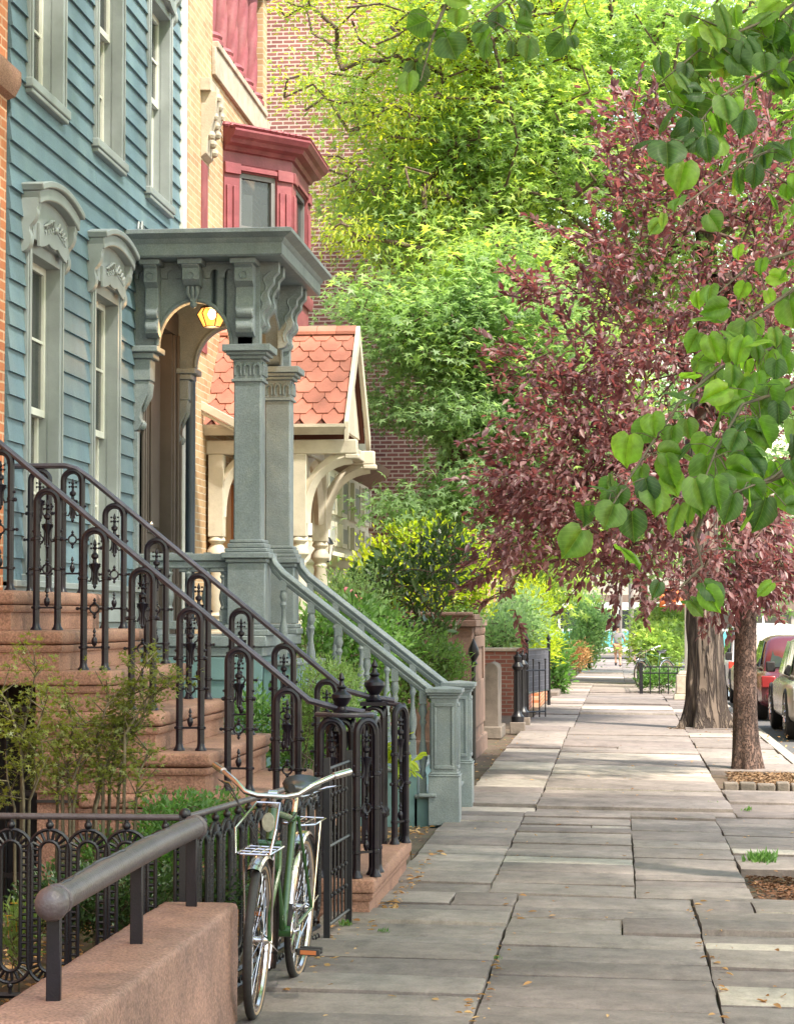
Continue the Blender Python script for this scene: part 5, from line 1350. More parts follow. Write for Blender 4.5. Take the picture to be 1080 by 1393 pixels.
# ================================================================ BICYCLE
bk = thing('bicycle', 'old green roadster bicycle with chrome racks and black saddle leaning by the iron fence', 'bicycle', (0, 0, 0))
RW = .335; WB = 1.06
def wheel(name, cy, cz, sx=0):
    w_ = thing(name, None, None); w_.parent = bk; w_.location = (0, cy, cz)
    def ring(mb, r, tr, n=44, m=10, x=0): mb.tube([(x, r * math.cos(2 * math.pi * i / n), r * math.sin(2 * math.pi * i / n)) for i in range(n)], tr, m, closed=True)
    def b(mb, nm, mt, **k): mb.M = Matrix.Translation(org(w_)); return mb
    t_ = MB(); t_.M = Matrix.Translation(org(w_)); ring(t_, RW - .019, .0185); t_.build('tyre', M['rubber'], w_)
    t_ = MB(); t_.M = Matrix.Translation(org(w_)); ring(t_, RW - .030, .0165, 44, 8); t_.build('tyre_wall', M['tyrewall'], w_)
    t_ = MB(); t_.M = Matrix.Translation(org(w_))
    n = 44
    pr_ = [(-.013, RW - .040), (-.011, RW - .052), (0, RW - .058), (.011, RW - .052), (.013, RW - .040)]
    vs = []; fs = []
    for i in range(n):
        a_ = 2 * math.pi * i / n
        for (x, r) in pr_: vs.append((x, r * math.cos(a_), r * math.sin(a_)))
    for i in range(n):
        for j in range(4): fs.append((i * 5 + j, i * 5 + j + 1, ((i + 1) % n) * 5 + j + 1, ((i + 1) % n) * 5 + j))
    t_.add(vs, fs); t_.build('rim', M['chrome'], w_)
    t_ = MB(); t_.M = Matrix.Translation(org(w_))
    for i in range(32):
        a_ = 2 * math.pi * i / 32; s_ = 1 if i % 2 else -1; a2 = a_ + (.9 if (i // 2) % 2 else -.9)
        t_.tube([(s_ * .022, .022 * math.cos(a2), .022 * math.sin(a2)), (0, (RW - .052) * math.cos(a_), (RW - .052) * math.sin(a_))], .0014, 4, cap=False)
    t_.build('spokes', M['chrome'], w_)
    t_ = MB(); t_.M = Matrix.Translation(org(w_)); t_.lathe([(.012, -.045), (.026, -.03), (.026, -.024), (.016, -.02), (.016, .02), (.026, .024), (.026, .03), (.012, .045)], (0, 0, 0), 12, 'x'); t_.build('hub', M['chrome'], w_)
    return w_
wf = wheel('front_wheel', 0, RW); wf.rotation_euler = (0, 0, R(3.2)); wr = wheel('rear_wheel', WB, RW)
HT, HB = Vector((0, .245, .88)), Vector((0, .205, .735))        # head tube
SB, BBk = Vector((0, .79, .80)), Vector((0, .62, .285)); RH_ = Vector((0, WB, RW))
mb = MB(); mb.tube([HT, HB], .021, 12)
mb.tube([HT + Vector((0, .01, -.03)), SB + Vector((0, -.01, -.03))], .015, 10); mb.tube([HB + Vector((0, .01, .02)), BBk], .017, 10); mb.tube([SB, BBk], .016, 10)
for s in (-1, 1):
    mb.tube([BBk + Vector((s * .03, 0, 0)), BBk + Vector((s * .045, .15, .02)), RH_ + Vector((s * .055, 0, 0))], .009, 8)
    mb.tube([SB + Vector((s * .02, 0, -.02)), RH_ + Vector((s * .055, 0, 0))], .008, 8)
mb.lathe([(.026, -.045), (.026, .045)], BBk, 12, 'x')
mb.build('frame', M['green'], bk)
mb = MB()
for s in (-1, 1): mb.tube([HB + Vector((s * .045, -.01, -.02)), HB + Vector((s * .05, -.035, -.12)), Vector((s * .05, -.01, RW + .12)), Vector((s * .05, 0, RW))], .010, 8)
mb.tube([HB + Vector((-.05, -.01, -.015)), HB + Vector((.05, -.01, -.015))], .014, 8)
mb.build('fork', M['green'], bk)
def fender(name, c, a0, a1, mt=None):
    mb = MB(); n = 26; R_ = RW + .018; vs = []; fs = []
    for i in range(n + 1):
        a_ = R(a0 + (a1 - a0) * i / n)
        for (x, dr) in ((-.030, -.012), (-.024, .002), (0, .008), (.024, .002), (.030, -.012), (.0, .004)): vs.append((x, c[1] - (R_ + dr) * math.cos(a_), c[2] + (R_ + dr) * math.sin(a_)))
    for i in range(n):
        for j in range(6): fs.append((i * 6 + j, i * 6 + (j + 1) % 6, (i + 1) * 6 + (j + 1) % 6, (i + 1) * 6 + j))
    mb.add(vs, fs)
    for s in (-1, 1): a_ = R(a1 - 12 if a1 > 150 else a0 + 12); mb.tube([(s * .05, c[1], c[2]), (s * .028, c[1] - R_ * math.cos(a_), c[2] + R_ * math.sin(a_))], .003, 5)
    mb.build(name, mt or M['chrome'], bk)
fender('front_mudguard', (0, 0, RW), 62, 208); fender('rear_mudguard', (0, WB, RW), 10, 190)
# handlebar, stem, grips, levers
mb = MB(); S0 = Vector((0, .235, .925))
mb.tube([HT, S0], .0125, 10); mb.lathe([(.02, -.02), (.02, .02)], S0, 10, 'x')
hp = [(-.30, .40, 1.075), (-.27, .35, 1.065), (-.19, .25, 1.02), (-.13, .20, .975), (-.07, .20, .962), (.07, .20, .962), (.13, .20, .975), (.19, .25, 1.02), (.27, .35, 1.065), (.30, .40, 1.075)]
hp = [Vector((x * .90, S0.y - .035 + (y - .2) * .9, z - .04 - max(0, z - 1.0) * .25)) for x, y, z in hp]
mb.tube(hp, .0115, 10); mb.lathe([(.022, .87), (.026, .875), (.026, .885), (.02, .89)], (0, .24, 0), 10)
for s in (-1, 1):                                  # lever blades and brake rods
    g_ = hp[9] if s > 0 else hp[0]; q = hp[8] if s > 0 else hp[1]
    mb.tube([g_ + Vector((-s * .02, .0, -.055)), q + Vector((-s * .03, 0, -.05)), hp[7 if s > 0 else 2] + Vector((0, -.01, -.035))], .005, 6)
hb = mb.build('handlebar', M['chrome'], bk)
mb = MB()
for s in (-1, 1):
    a = hp[9] if s > 0 else hp[0]; b_ = hp[8] if s > 0 else hp[1]; d_ = (a - b_).normalized()
    mb.tube([b_ + d_ * .0, a + d_ * .06], .016, 10)
mb.build('grip', M['chrome'], hb)
mb = MB()
for s in (-1, 1): mb.tube([hp[9 if s > 0 else 0] + Vector((0, 0, -.05)), Vector((s * .18, .20, .95)), Vector((s * .07, .12, .79)), Vector((s * .03, .10, .72))], .0030, 5)
mb.tube([(-.24, .30, .97), (-.10, .10, .86), (.02, .16, .70)], .0026, 5); mb.build('cable', M['rubber'], bk)
# saddle
mb = MB(); n = 16; sec = []; L0 = .70
for i in range(13):
    f = i / 12; y = L0 + .30 * f; wd = .022 + .082 * max(0, (f - .25) / .75) ** 1.3 if f > .25 else .022 + .006 * (1 - f)
    zt = .925 + .012 * abs(f - .45) * 2 + .02 * (f > .8) * (f - .8) * 5; dp = .035 + .035 * f
    if f > .93: wd *= .85
    if f < .04: wd *= .6
    sec.append([(wd * math.cos(2 * math.pi * j / n), y, zt - dp / 2 + (dp / 2 if math.sin(2 * math.pi * j / n) > 0 else dp * .8) * math.sin(2 * math.pi * j / n)) for j in range(n)])
vs = [q for s_ in sec for q in s_]; fs = [(i * n + j, i * n + (j + 1) % n, (i + 1) * n + (j + 1) % n, (i + 1) * n + j) for i in range(12) for j in range(n)]
fs += [tuple(range(n - 1, -1, -1)), tuple(12 * n + j for j in range(n))]
mb.add(vs, fs); sd2 = mb.build('saddle', M['leather'], bk, smooth=60)
mb = MB(); mb.tube([SB, Vector((0, .835, .905))], .0125, 8)
for s in (-1, 1):
    mb.tube([(s * .02, .74, .88), (s * .03, .84, .87), (s * .06, .93, .875)], .004, 6)
    mb.tube([(s * .06, .95, .84 + .009 * 0) if False else (s * .06 + .016 * math.cos(k), .95 + .016 * math.sin(k), .845 + k * .0035) for k in [q * .7 for q in range(16)]], .003, 5)
mb.build('saddle_springs', M['chrome'], sd2)
# racks
mb = MB(); z = .715; y0, y1 = -.20, .15
for s in (-1, 1):
    mb.tube([(s * .07, y1, z), (s * .07, y0 + .02, z), (s * .05, y0, z)], .005, 6); mb.tube([(s * .065, -.05, z), (s * .055, 0, RW)], .005, 6); mb.tube([(s * .02, y1 - .02, z), (s * .02, y0, z)], .004, 6)
    mb.tube([(s * .072, y0 + .01, z), (s * .085, y0 + .05, z + .10), (s * .05, y1 - .03, z + .185)], .005, 6)
mb.tube([(-.05, y0, z), (.05, y0, z)], .005, 6); mb.tube([(-.05, y1 - .03, z + .185), (.05, y1 - .03, z + .185)], .005, 6)
for y in (-.1, 0, .1): mb.tube([(-.07, y, z), (.07, y, z)], .004, 6)
mb.build('front_rack', M['chrome'], bk)
mb = MB(); mb.lathe([(.002, -.004), (.026, -.003), (.028, 0), (.026, .003), (.002, .004)], (0, 0, 0), 16, 'y')
for i, v in enumerate(mb.v): mb.v[i] = (v[0], v[1] + .14, v[2] * 1.5 + .815)
mb.build('rack_emblem', pm('worn_emblem', (.30, .29, .22), .3, .3, 60, .1), bk)  # oval emblem plate on the front rack
mb = MB(); z = .735
for s in (-1, 1):
    mb.tube([(s * .02, .86, z), (s * .075, .92, z), (s * .075, 1.25, z), (s * .06, 1.27, z)], .005, 6); mb.tube([(s * .072, 1.12, z), (s * .06, WB, RW)], .0045, 6)
    mb.tube([(s * .025, .88, z), (s * .025, 1.26, z)], .004, 6)
for y in (.95, 1.08, 1.26): mb.tube([(-.073, y, z), (.073, y, z)], .0045, 6)
mb.build('rear_rack', M['chrome'], bk)
# drive train
mb = MB(); n = 32
mb.tube([(.052, BBk.y + .092 * math.cos(2 * math.pi * i / n), BBk.z + .092 * math.sin(2 * math.pi * i / n)) for i in range(n)], .004, 6, closed=True)
for i in range(5): a_ = 2 * math.pi * i / 5; mb.tube([(.052, BBk.y, BBk.z), (.052, BBk.y + .09 * math.cos(a_), BBk.z + .09 * math.sin(a_))], .006, 5)
mb.tube([(.052, BBk.y, BBk.z + .092), (.045, WB, RW + .035)], .003, 4); mb.tube([(.052, BBk.y, BBk.z - .092), (.045, WB, RW - .035)], .003, 4)
dcr = R(20); cr_ = []
for s in (-1, 1):
    e_ = BBk + Vector((s * .085, s * .165 * math.cos(dcr) * -1, s * .165 * math.sin(dcr) * -1 - .05 * 0)); mb.tube([BBk + Vector((s * .05, 0, 0)), BBk + Vector((s * .075, 0, 0)), e_], [.010, .010, .008], 8); cr_.append(e_)
mb.build('crankset', M['chrome'], bk)
for s, e_ in zip((-1, 1), cr_):
    mb = MB(); 
    for dy in (-.035, .035): mb.box(e_.x + s * .015, e_.x + s * .115, e_.y + dy - .012, e_.y + dy + .012, e_.z - .014, e_.z + .014)
    mb.box(e_.x + s * .012, e_.x + s * .02, e_.y - .045, e_.y + .045, e_.z - .008, e_.z + .008); mb.tube([e_, e_ + Vector((s * .12, 0, 0))], .008, 8)
    pd = mb.build('pedal', M['rubber'], bk, bevel=.003)
    mb = MB(); mb.box(e_.x + s * .03, e_.x + s * .10, e_.y - .051, e_.y - .048, e_.z - .009, e_.z + .009); mb.build('reflector', M['amber'], pd)
mb = MB(); mb.tube([BBk + Vector((-.02, .06, -.02)), BBk + Vector((-.13, .16, -.26))], .007, 6); mb.build('kickstand', M['chrome'], bk)
mb = MB(); mb.tube([SB + Vector((.02, .05, -.02)), (.04, .80, .55), (.035, .98, .30)], .0025, 4); mb.build('rear_cable', M['rubber'], bk)
p0 = gnd(346, 1385); p1 = gnd(399, 1334)
bk.location = (p0.x, p0.y, -.012); dd = (p1 - p0); bk.rotation_euler = (0, R(2.2), -math.atan2(dd.x, dd.y)); bk.scale = (.98, .98, .98)
# ================================================================ CARS ALONG THE KERB
def make_car(name, label, X0_, Y0_, L_, W_, Hh, col, rear_near=True, suv=False, lights=(.5, .03, .02)):
    """local: x 0..W (kerb side at 0), y 0..L (near end first), wheels on z=0"""
    t = thing(name, label, 'car', (0, 0, 0), group='cars parked along the kerb')
    mp_ = pm(name + '_paint', col, .22, .05, 2, 0, spec=.8)
    n = 24
    def section(y, hw, z0, z1, rnd_=.12, tumble=0.0):
        pts = []; c = W_ / 2
        for i in range(n):
            a_ = 2 * math.pi * i / n; cx_, sx_ = math.cos(a_), math.sin(a_)
            e_ = .38; px = math.copysign(abs(cx_) ** e_, cx_); pz = math.copysign(abs(sx_) ** e_, sx_)
            z = (z0 + z1) / 2 + pz * (z1 - z0) / 2
            k = 1 - tumble * max(0, (z - z0) / (z1 - z0) - .0)
            pts.append((c + px * hw * k, y, z))
        return pts
    def loft(secs):
        mb_ = MB(); vs = [q for s_ in secs for q in s_]; m_ = len(secs)
        fs = [(i * n + j, i * n + (j + 1) % n, (i + 1) * n + (j + 1) % n, (i + 1) * n + j) for i in range(m_ - 1) for j in range(n)] + [tuple(range(n - 1, -1, -1)), tuple((m_ - 1) * n + j for j in range(n))]
        mb_.add(vs, fs); return mb_
    w2 = W_ / 2; bl = .98 if suv else .88
    st_ = [(0.0, .80, .38, .70), (.05, .93, .28, bl * .92), (.25, .98, .22, bl), (L_ * .3, 1.0, .20, bl + .03), (L_ * .65, 1.0, .20, bl + .02), (L_ - .9, .98, .2, bl - .03), (L_ - .2, .93, .24, bl - .16), (L_ - .03, .84, .32, bl - .28), (L_, .74, .4, bl - .36)]
    if not suv: st_[1] = (.05, .93, .28, .82)
    body = loft([section(y, w2 * k, a, b_) for y, k, a, b_ in st_]); bo = body.build('body', mp_, t, smooth=50)
    y0c, y1c = (.12, L_ - 1.25) if suv else (.55, L_ - 1.2)
    cab = loft([section(y0c, w2 * .86, bl - .1, bl + .05, tumble=.02), section(y0c + .28, w2 * .90, bl - .1, Hh - .06, tumble=.16), section(y0c + .6, w2 * .90, bl - .1, Hh, tumble=.16), section((y0c + y1c) / 2, w2 * .91, bl - .1, Hh, tumble=.16), section(y1c - .75, w2 * .91, bl - .1, Hh - .03, tumble=.15), section(y1c, w2 * .88, bl - .1, bl + .02, tumble=.02)])
    cab.build('cabin', mp_, bo, smooth=50)
    gl = MB()
    for s in (0, 1):                                # side glass, windscreen and back light just proud of the cabin
        x = (W_ / 2) + (-1 if s == 0 else 1) * (w2 * .895); x2 = (W_ / 2) + (-1 if s == 0 else 1) * (w2 * .775); d = -.012 if s == 0 else .012
        for (ya, yb, yc, yd) in ((y0c + .42, (y0c + y1c) / 2 - .05, (y0c + y1c) / 2 - .05, y0c + .52), ((y0c + y1c) / 2 + .03, y1c - .35, y1c - .82, (y0c + y1c) / 2 + .03)):
            q = [(x + d, ya, bl + .03), (x + d, yb, bl + .03), (x2 + d, yc, Hh - .10), (x2 + d, yd, Hh - .10)]
            gl.add(q + [(a - d, b_, c) for a, b_, c in q], [(0, 1, 2, 3), (7, 6, 5, 4), (0, 4, 5, 1), (1, 5, 6, 2), (2, 6, 7, 3), (3, 7, 4, 0)])
    for (ya, yb, sg) in ((y0c + .0, y0c + .33, -1), (y1c + .02, y1c - .72, 1)):
        q = [(W_ * .13, ya + sg * .02, bl + .04), (W_ * .87, ya + sg * .02, bl + .04), (W_ * .80, yb + sg * .03, Hh - .08), (W_ * .20, yb + sg * .03, Hh - .08)]
        gl.add(q + [(a, b_ - sg * .02, c) for a, b_, c in q], [(0, 1, 2, 3), (7, 6, 5, 4), (0, 4, 5, 1), (1, 5, 6, 2), (2, 6, 7, 3), (3, 7, 4, 0)])
    gl.build('car_window', M['carglass'], bo)
    for yy in (.85, L_ - .85):
        for xx in (.11, W_ - .11):
            r_ = .36 if suv else .33
            w_ = MB(); w_.lathe([(r_ * .62, -.105), (r_ * .93, -.10), (r_, -.07), (r_, .07), (r_ * .93, .10), (r_ * .62, .105)], (xx, yy, r_), 28, 'x'); wo = w_.build('wheel', M['rubber'], t)
            w_ = MB(); sg = -1 if xx < 1 else 1
            w_.lathe([(r_ * .62, -.012), (r_ * .60, .012), (r_ * .2, .02)], (xx + sg * .10, yy, r_), 20, 'x')
            for i in range(7):
                a_ = 2 * math.pi * i / 7; w_.tube([(xx + sg * .115, yy + .05 * math.cos(a_), r_ + .05 * math.sin(a_)), (xx + sg * .115, yy + r_ * .58 * math.cos(a_), r_ + r_ * .58 * math.sin(a_))], .018, 5)
            w_.build('hubcap', M['chrome'], wo)
            w_ = MB(); w_.tube([(xx + sg * -.0 + sg * .085, yy + (r_ + .045) * math.cos(R(a_)), r_ + (r_ + .045) * math.sin(R(a_))) for a_ in range(-10, 191, 20)], .035, 6); w_.build('wheel_arch', M['rubber'], t)
    lm = pm(name + '_lamp', lights, .2, .1, 9, 0)
    for xx in (.06, W_ - .30):
        w_ = MB(); w_.box(xx, xx + .24, -.015, .14, bl - .30, bl - .10); w_.build('tail_light' if rear_near else 'headlight', lm, t, bevel=.02)
    w_ = MB(); w_.box(.12, W_ - .12, -.05, .2, .34, .50); w_.build('bumper', mp_, t, bevel=.05, seg=3)
    w_ = MB(); w_.box(W_ / 2 - .26, W_ / 2 + .26, -.055, -.045, .52, .64); w_.build('number_plate', M['cream'], t)
    for xx in (-.12, W_ + .0):
        w_ = MB(); w_.box(xx, xx + .14, L_ - 1.75, L_ - 1.65, bl + .04, bl + .20); w_.build('door_mirror', M['rubber'], t, bevel=.02)
    w_ = MB(); w_.box(.25, W_ - .25, .3, L_ - .3, .16, .24); w_.build('underbody', M['rubber'], t)
    t.location = (X0_, Y0_, gz(Y0_ + 2) - .135)
    return t
M['carglass'] = glassmat('car_glass', (.03, .035, .04), .04)
make_car('parked_car', 'silver grey car at the kerb, nearest of the parked cars', 2.40, 31.6, 4.7, 1.8, 1.50, (.34, .31, .27), rear_near=False, lights=(.5, .5, .48))
make_car('parked_car', 'red car parked between the silver grey car and the white one', 2.36, 37.9, 4.4, 1.75, 1.46, (.10, .018, .022), lights=(.25, .02, .02))
make_car('parked_car', 'white tall parked car seen between the two tree trunks', 2.36, 49.0, 4.7, 1.85, 1.72, (.72, .72, .70), suv=True, lights=(.65, .05, .03))
make_car('parked_car', 'pale beige parked car mostly hidden behind the brown plum tree trunk', 2.33, 43.3, 4.5, 1.8, 1.45, (.48, .42, .33))

# ================================================================ LAMP POST, TREE GUARD, FAR BICYCLE
lp = gnd(938, 944, gz(46)); LX, LY = at(938, 944, 46).x, 46
lm_ = thing('lamp_post', 'pale painted street lamp post with square base behind the thick furrowed trunk', 'lamp post', (LX, LY, gz(LY)))
z0 = gz(LY) - .03
mb = MB(); mb.frustum(LX - .1, LY, z0, z0 + .12, .24, .24, .22, .22); mb.frustum(LX - .1, LY, z0 + .12, z0 + .52, .19, .19, .17, .17); mb.frustum(LX - .1, LY, z0 + .52, z0 + .60, .15, .15, .10, .10)
mb.build('base', M['stone'], lm_, bevel=.02)
mb = MB(); mb.tube([(LX, LY, z0 + .5), (LX, LY, z0 + 8.5)], [.10, .06], 12); mb.tube([(LX, LY, z0 + 8.4), (LX + 1.0, LY, z0 + 8.9), (LX + 2.0, LY, z0 + 9.0)], .04, 8); mb.build('pole', M['creamfront'], lm_)
mb = MB(); mb.box(LX + 1.9, LX + 2.5, LY - .15, LY + .15, z0 + 8.9, z0 + 9.08); mb.build('lamp_head', M['greylight'], lm_, bevel=.04)
bn = thing('orange_banner', 'orange and white banner hanging from the pale lamp post', 'banner', (LX - .3, LY - .2, 1.5))
mb = MB(); a = at(897, 802, 45.8); b_ = at(931, 826, 45.8); n_ = 8; vs = []; fs = []
for i in range(n_ + 1):
    x = a.x + (b_.x - a.x) * i / n_
    for z in (b_.z, a.z): vs.append((x, 45.8 + .03 * math.sin(i), z))
for i in range(n_): fs.append((2 * i, 2 * i + 2, 2 * i + 3, 2 * i + 1))
mb.add(vs, fs); bo = mb.build('cloth', pm('orange_cloth', (.75, .20, .06), .8, .1, 5, .1), bn); bo.modifiers.new('thick', 'SOLIDIFY').thickness = .012
mb = MB(); mb.prism([(a.x + .05, b_.z + .03), (b_.x - .04, b_.z + .05), (b_.x - .1, b_.z + .14), (a.x + .18, b_.z + .09)], 'xz', 45.765, 45.78); mb.tube([(a.x - .02, 45.8, a.z + .01), (b_.x + .05, 45.8, a.z + .01)], .012, 6); mb.build('white_band', M['white'], bn)
ga = gnd(872, 939, gz(52)); GXa = at(872, 939, 51).x
tg = thing('tree_guard', 'low black iron tree guard of hooped bars at the edge of the far sidewalk', 'tree guard', (1.2, 52, gz(52)))
z0 = gz(52) - .02; xg0, xg1, yg0, yg1 = at(872, 930, 50.5).x, 1.95, 50.5, 57
def bars(mb, A, B, k, h=.62):
    A = Vector(A); B = Vector(B)
    for i in range(k + 1): p_ = A.lerp(B, i / k); mb.tube([p_, p_ + Vector((0, 0, h))], .014, 5)
mb = MB(); bars(mb, (xg0, yg0, z0), (xg1, yg0, z0), 7); bars(mb, (xg0, yg0, z0), (xg0, yg1, z0), 22); mb.build('bars', M['ironfence'], tg)
mb = MB()
for z in (.48, .62): mb.tube([(xg1, yg0, z0 + z), (xg0, yg0, z0 + z), (xg0, yg1, z0 + z)], .018, 6)
for p_ in ((xg0, yg0), (xg0, yg1), (xg1, yg0)): mb.box(p_[0] - .04, p_[0] + .04, p_[1] - .04, p_[1] + .04, z0 - .05, z0 + .72)
mb.build('rail', M['ironfence'], tg)
b2 = copy_tree(bk); tag(b2, 'dark bicycle parked against the iron tree guard far down the sidewalk', 'bicycle')
b2.location = (at(866, 930, 58).x + .12, 56.5, gz(57)); b2.rotation_euler = (0, R(-3), R(-38)); b2.scale = (1, 1, 1)
# light pole at the far corner
up = thing('utility_pole', 'slim grey pole standing at the far corner in front of the bus', 'pole', (at(858, 850, 108).x, 108, gz(108)))
ux = at(858.5, 850, 108).x
mb = MB(); mb.tube([(ux, 108, gz(108) - .1), (ux, 108, 7.5)], [.14, .10], 8); mb.tube([(ux - .55, 108, gz(108)), (ux - .45, 108, 4.2)], .07, 8); mb.build('shaft', pm('weathered_pole', (.19, .165, .15), .8), up)
mb = MB(); mb.tube([(ux, 108, 1.2), (ux + .5, 108, .2), (ux + 1.2, 108, -.5)], .05, 6); mb.tube([(ux, 108, 3.2), (ux - 2.5, 108, 3.8)], .04, 6); mb.build('guy_bar', M['greylight'], up)
# bus on the cross street
bx0, bx1, BYb = at(796, 850, 119).x, at(905, 850, 119).x + 6, 119; zb = gz(119) - .10
bu = thing('bus', 'turquoise and white city bus crossing at the far end of the street', 'bus', ((bx0 + bx1) / 2, 120.2, zb))
mb = MB(); mb.box(bx0 - 3, bx1, BYb, BYb + 2.5, zb + .35, zb + 1.45); mb.build('lower_body', pm('turquoise_paint', (.12, .42, .44), .35, .08, 2, 0), bu, bevel=.05)
mb = MB(); mb.box(bx0 - 3, bx1, BYb + .002, BYb + 2.5, zb + 1.452, zb + 1.58); mb.box(bx0 - 3, bx1, BYb + .002, BYb + 2.5, zb + 2.6, zb + 3.0); mb.box(bx0 - 3, bx1, BYb - .01, BYb, zb + .36, zb + .62)
x = bx0 - 3
while x < bx1: mb.box(x, x + .12, BYb + .003, BYb + 2.4, zb + 1.58, zb + 2.6); x += 1.55
mb.build('upper_body', M['white'], bu, bevel=.01)
mb = MB(); mb.box(bx0 - 2.95, bx1 - .05, BYb + .03, BYb + 2.3, zb + 1.58, zb + 2.6); mb.build('bus_window', M['carglass'], bu)
for x in (bx0 - 1.2, bx1 - 2.2):
    mb = MB(); mb.lathe([(.3, -.14), (.48, -.13), (.48, .13), (.3, .14)], (x, BYb + .1, zb + .47), 20, 'y'); mb.build('wheel', M['rubber'], bu)
fb = thing('far_building', 'brown and pale shop building across the far cross street', 'building', (0, 133, -.5))
mb = MB(); mb.box(-40, 45, 132, 142, -.8, 9); mb.build('wall', pm('far_wall', (.42, .36, .31), .9), fb, smooth=0)
mb = MB(); mb.box(-40, 45, 131.8, 132, 1.9, 2.9); mb.build('fascia', pm('far_fascia', (.20, .14, .11), .8), fb)
for i in range(14):
    mb = MB(); x = -20 + i * 3.1; mb.box(x, x + 2.3, 131.9, 131.98, -.4, 1.8); mb.build('shop_window', M['glass'], fb)
for i in range(10):
    mb = MB(); x = -18 + i * 3.4; mb.box(x, x + 1.1, 131.9, 131.98, 4.2, 6.2); mb.build('window', M['glass'], fb)

# ================================================================ PEOPLE (one continuous skinned body each)
def person(label, x, y, pose, cols, h=1.75, rz=0):
    k = h / 1.75; z0 = gz(y) - .01
    t = thing('person', label, 'person', (x, y, z0)); t.rotation_euler = (0, 0, 0)
    def skin(name, pts, edges, rad, mat, parent, rootv=0):
        me = bpy.data.meshes.new(name); me.from_pydata([tuple(Vector(p) * k) for p in pts], edges, []); o = bpy.data.objects.new(name, me); COL.objects.link(o)
        o.modifiers.new('skin', 'SKIN'); s_ = o.modifiers.new('sub', 'SUBSURF'); s_.levels = s_.render_levels = 2
        for v, r_ in zip(me.skin_vertices[0].data, rad): v.radius = (r_[0] * k, r_[1] * k) if isinstance(r_, tuple) else (r_ * k, r_ * k)
        me.skin_vertices[0].data[rootv].use_root = True
        me.materials.append(mat); o.parent = parent; return o
    P_ = pose
    names = ['pelvis', 'waist', 'chest', 'neck', 'head0', 'head1', 'shL', 'elL', 'haL', 'shR', 'elR', 'haR', 'hiL', 'knL', 'anL', 'toL', 'hiR', 'knR', 'anR', 'toR']
    base = dict(pelvis=(0, 0, .95), waist=(0, 0, 1.1), chest=(0, 0, 1.34), neck=(0, 0, 1.50), head0=(0, 0, 1.58), head1=(0, 0, 1.69), shL=(-.19, 0, 1.42), elL=(-.25, .02, 1.14), haL=(-.24, -.06, .90),
                shR=(.19, 0, 1.42), elR=(.27, .04, 1.15), haR=(.27, -.04, .90), hiL=(-.10, 0, .90), knL=(-.11, -.02, .50), anL=(-.11, .04, .08), toL=(-.11, -.10, .04), hiR=(.10, 0, .90), knR=(.11, .0, .50), anR=(.11, .04, .08), toR=(.11, -.10, .04))
    base.update(P_)
    c_, s_ = math.cos(rz), math.sin(rz)
    Pp = [(a * c_ - b_ * s_, a * s_ + b_ * c_, c) for a, b_, c in [base[n_] for n_ in names]]
    E_ = [(0, 1), (1, 2), (2, 3), (3, 4), (4, 5), (2, 6), (6, 7), (7, 8), (2, 9), (9, 10), (10, 11), (0, 12), (12, 13), (13, 14), (14, 15), (0, 16), (16, 17), (17, 18), (18, 19)]
    rd = [(.13, .10), (.12, .09), (.14, .10), .055, .07, .085, .06, .045, .035, .06, .045, .035, .085, .06, .042, .035, .085, .06, .042, .035]
    skin('body', Pp, E_, rd, M['skin'], t)
    g = lambda n_: Pp[names.index(n_)]
    mid = lambda a, b_, f: tuple(Vector(a).lerp(Vector(b_), f))
    # shirt
    skin('shirt', [g('pelvis'), g('waist'), g('chest'), mid(g('chest'), g('neck'), .7), g('shL'), mid(g('shL'), g('elL'), .75), g('shR'), mid(g('shR'), g('elR'), .75)], [(0, 1), (1, 2), (2, 3), (2, 4), (4, 5), (2, 6), (6, 7)],
         [(.175, .14), (.165, .13), (.18, .135), .075, .085, .075, .085, .075], cols[0], t)
    skin('trousers', [mid(g('pelvis'), g('waist'), .2), g('hiL'), g('knL') if cols[3] else mid(g('knL'), g('anL'), .9), g('hiR'), g('knR') if cols[3] else mid(g('knR'), g('anR'), .9)], [(0, 1), (1, 2), (0, 3), (3, 4)],
         [(.165, .135), .115, .095, .115, .095], cols[1], t)
    mb_ = MB(); hd = Vector(g('head1')) * k; mb_.M = Matrix.Translation(org(t)); mb_.ball(hd + Vector((0, .0, .03 * k)), .105 * k, 12, .95, 1.05, .95); mb_.build('hair', cols[2], t)
    for a_, b_ in (('anL', 'toL'), ('anR', 'toR')):
        mb_ = MB(); mb_.M = Matrix.Translation(org(t)); p_ = Vector(g(a_)) * k; q_ = Vector(g(b_)) * k; mb_.tube([p_ + Vector((0, 0, -.02)), p_.lerp(q_, .5) + Vector((0, 0, -.015)), q_ + (q_ - p_) * .25], [.055 * k, .055 * k, .035 * k], 8); mb_.build('shoe', M['rubber'], t)
    return t
cgrey = pm('grey_shirt', (.20, .185, .20), .9); ckh = pm('khaki_shorts', (.38, .22, .12), .9); chair_ = pm('dark_hair', (.02, .015, .012), .7); cwh = pm('white_shirt', (.62, .60, .58), .9); csh = pm('grey_shorts', (.25, .22, .2), .9)
pm1 = at(840, 880, 96)
person('man in grey t-shirt and khaki shorts walking away down the middle of the far sidewalk', pm1.x, 96, dict(knL=(-.09, .14, .52), anL=(-.08, .02, .18), toL=(-.08, .14, .09), knR=(.10, -.03, .50), anR=(.11, -.14, .08), toR=(.11, .0, .04), haR=(.30, .16, 1.0), elR=(.30, 0, 1.15), haL=(-.24, -.08, .92)), (cgrey, ckh, chair_, True), 1.76)
pm2 = at(799, 880, 95)
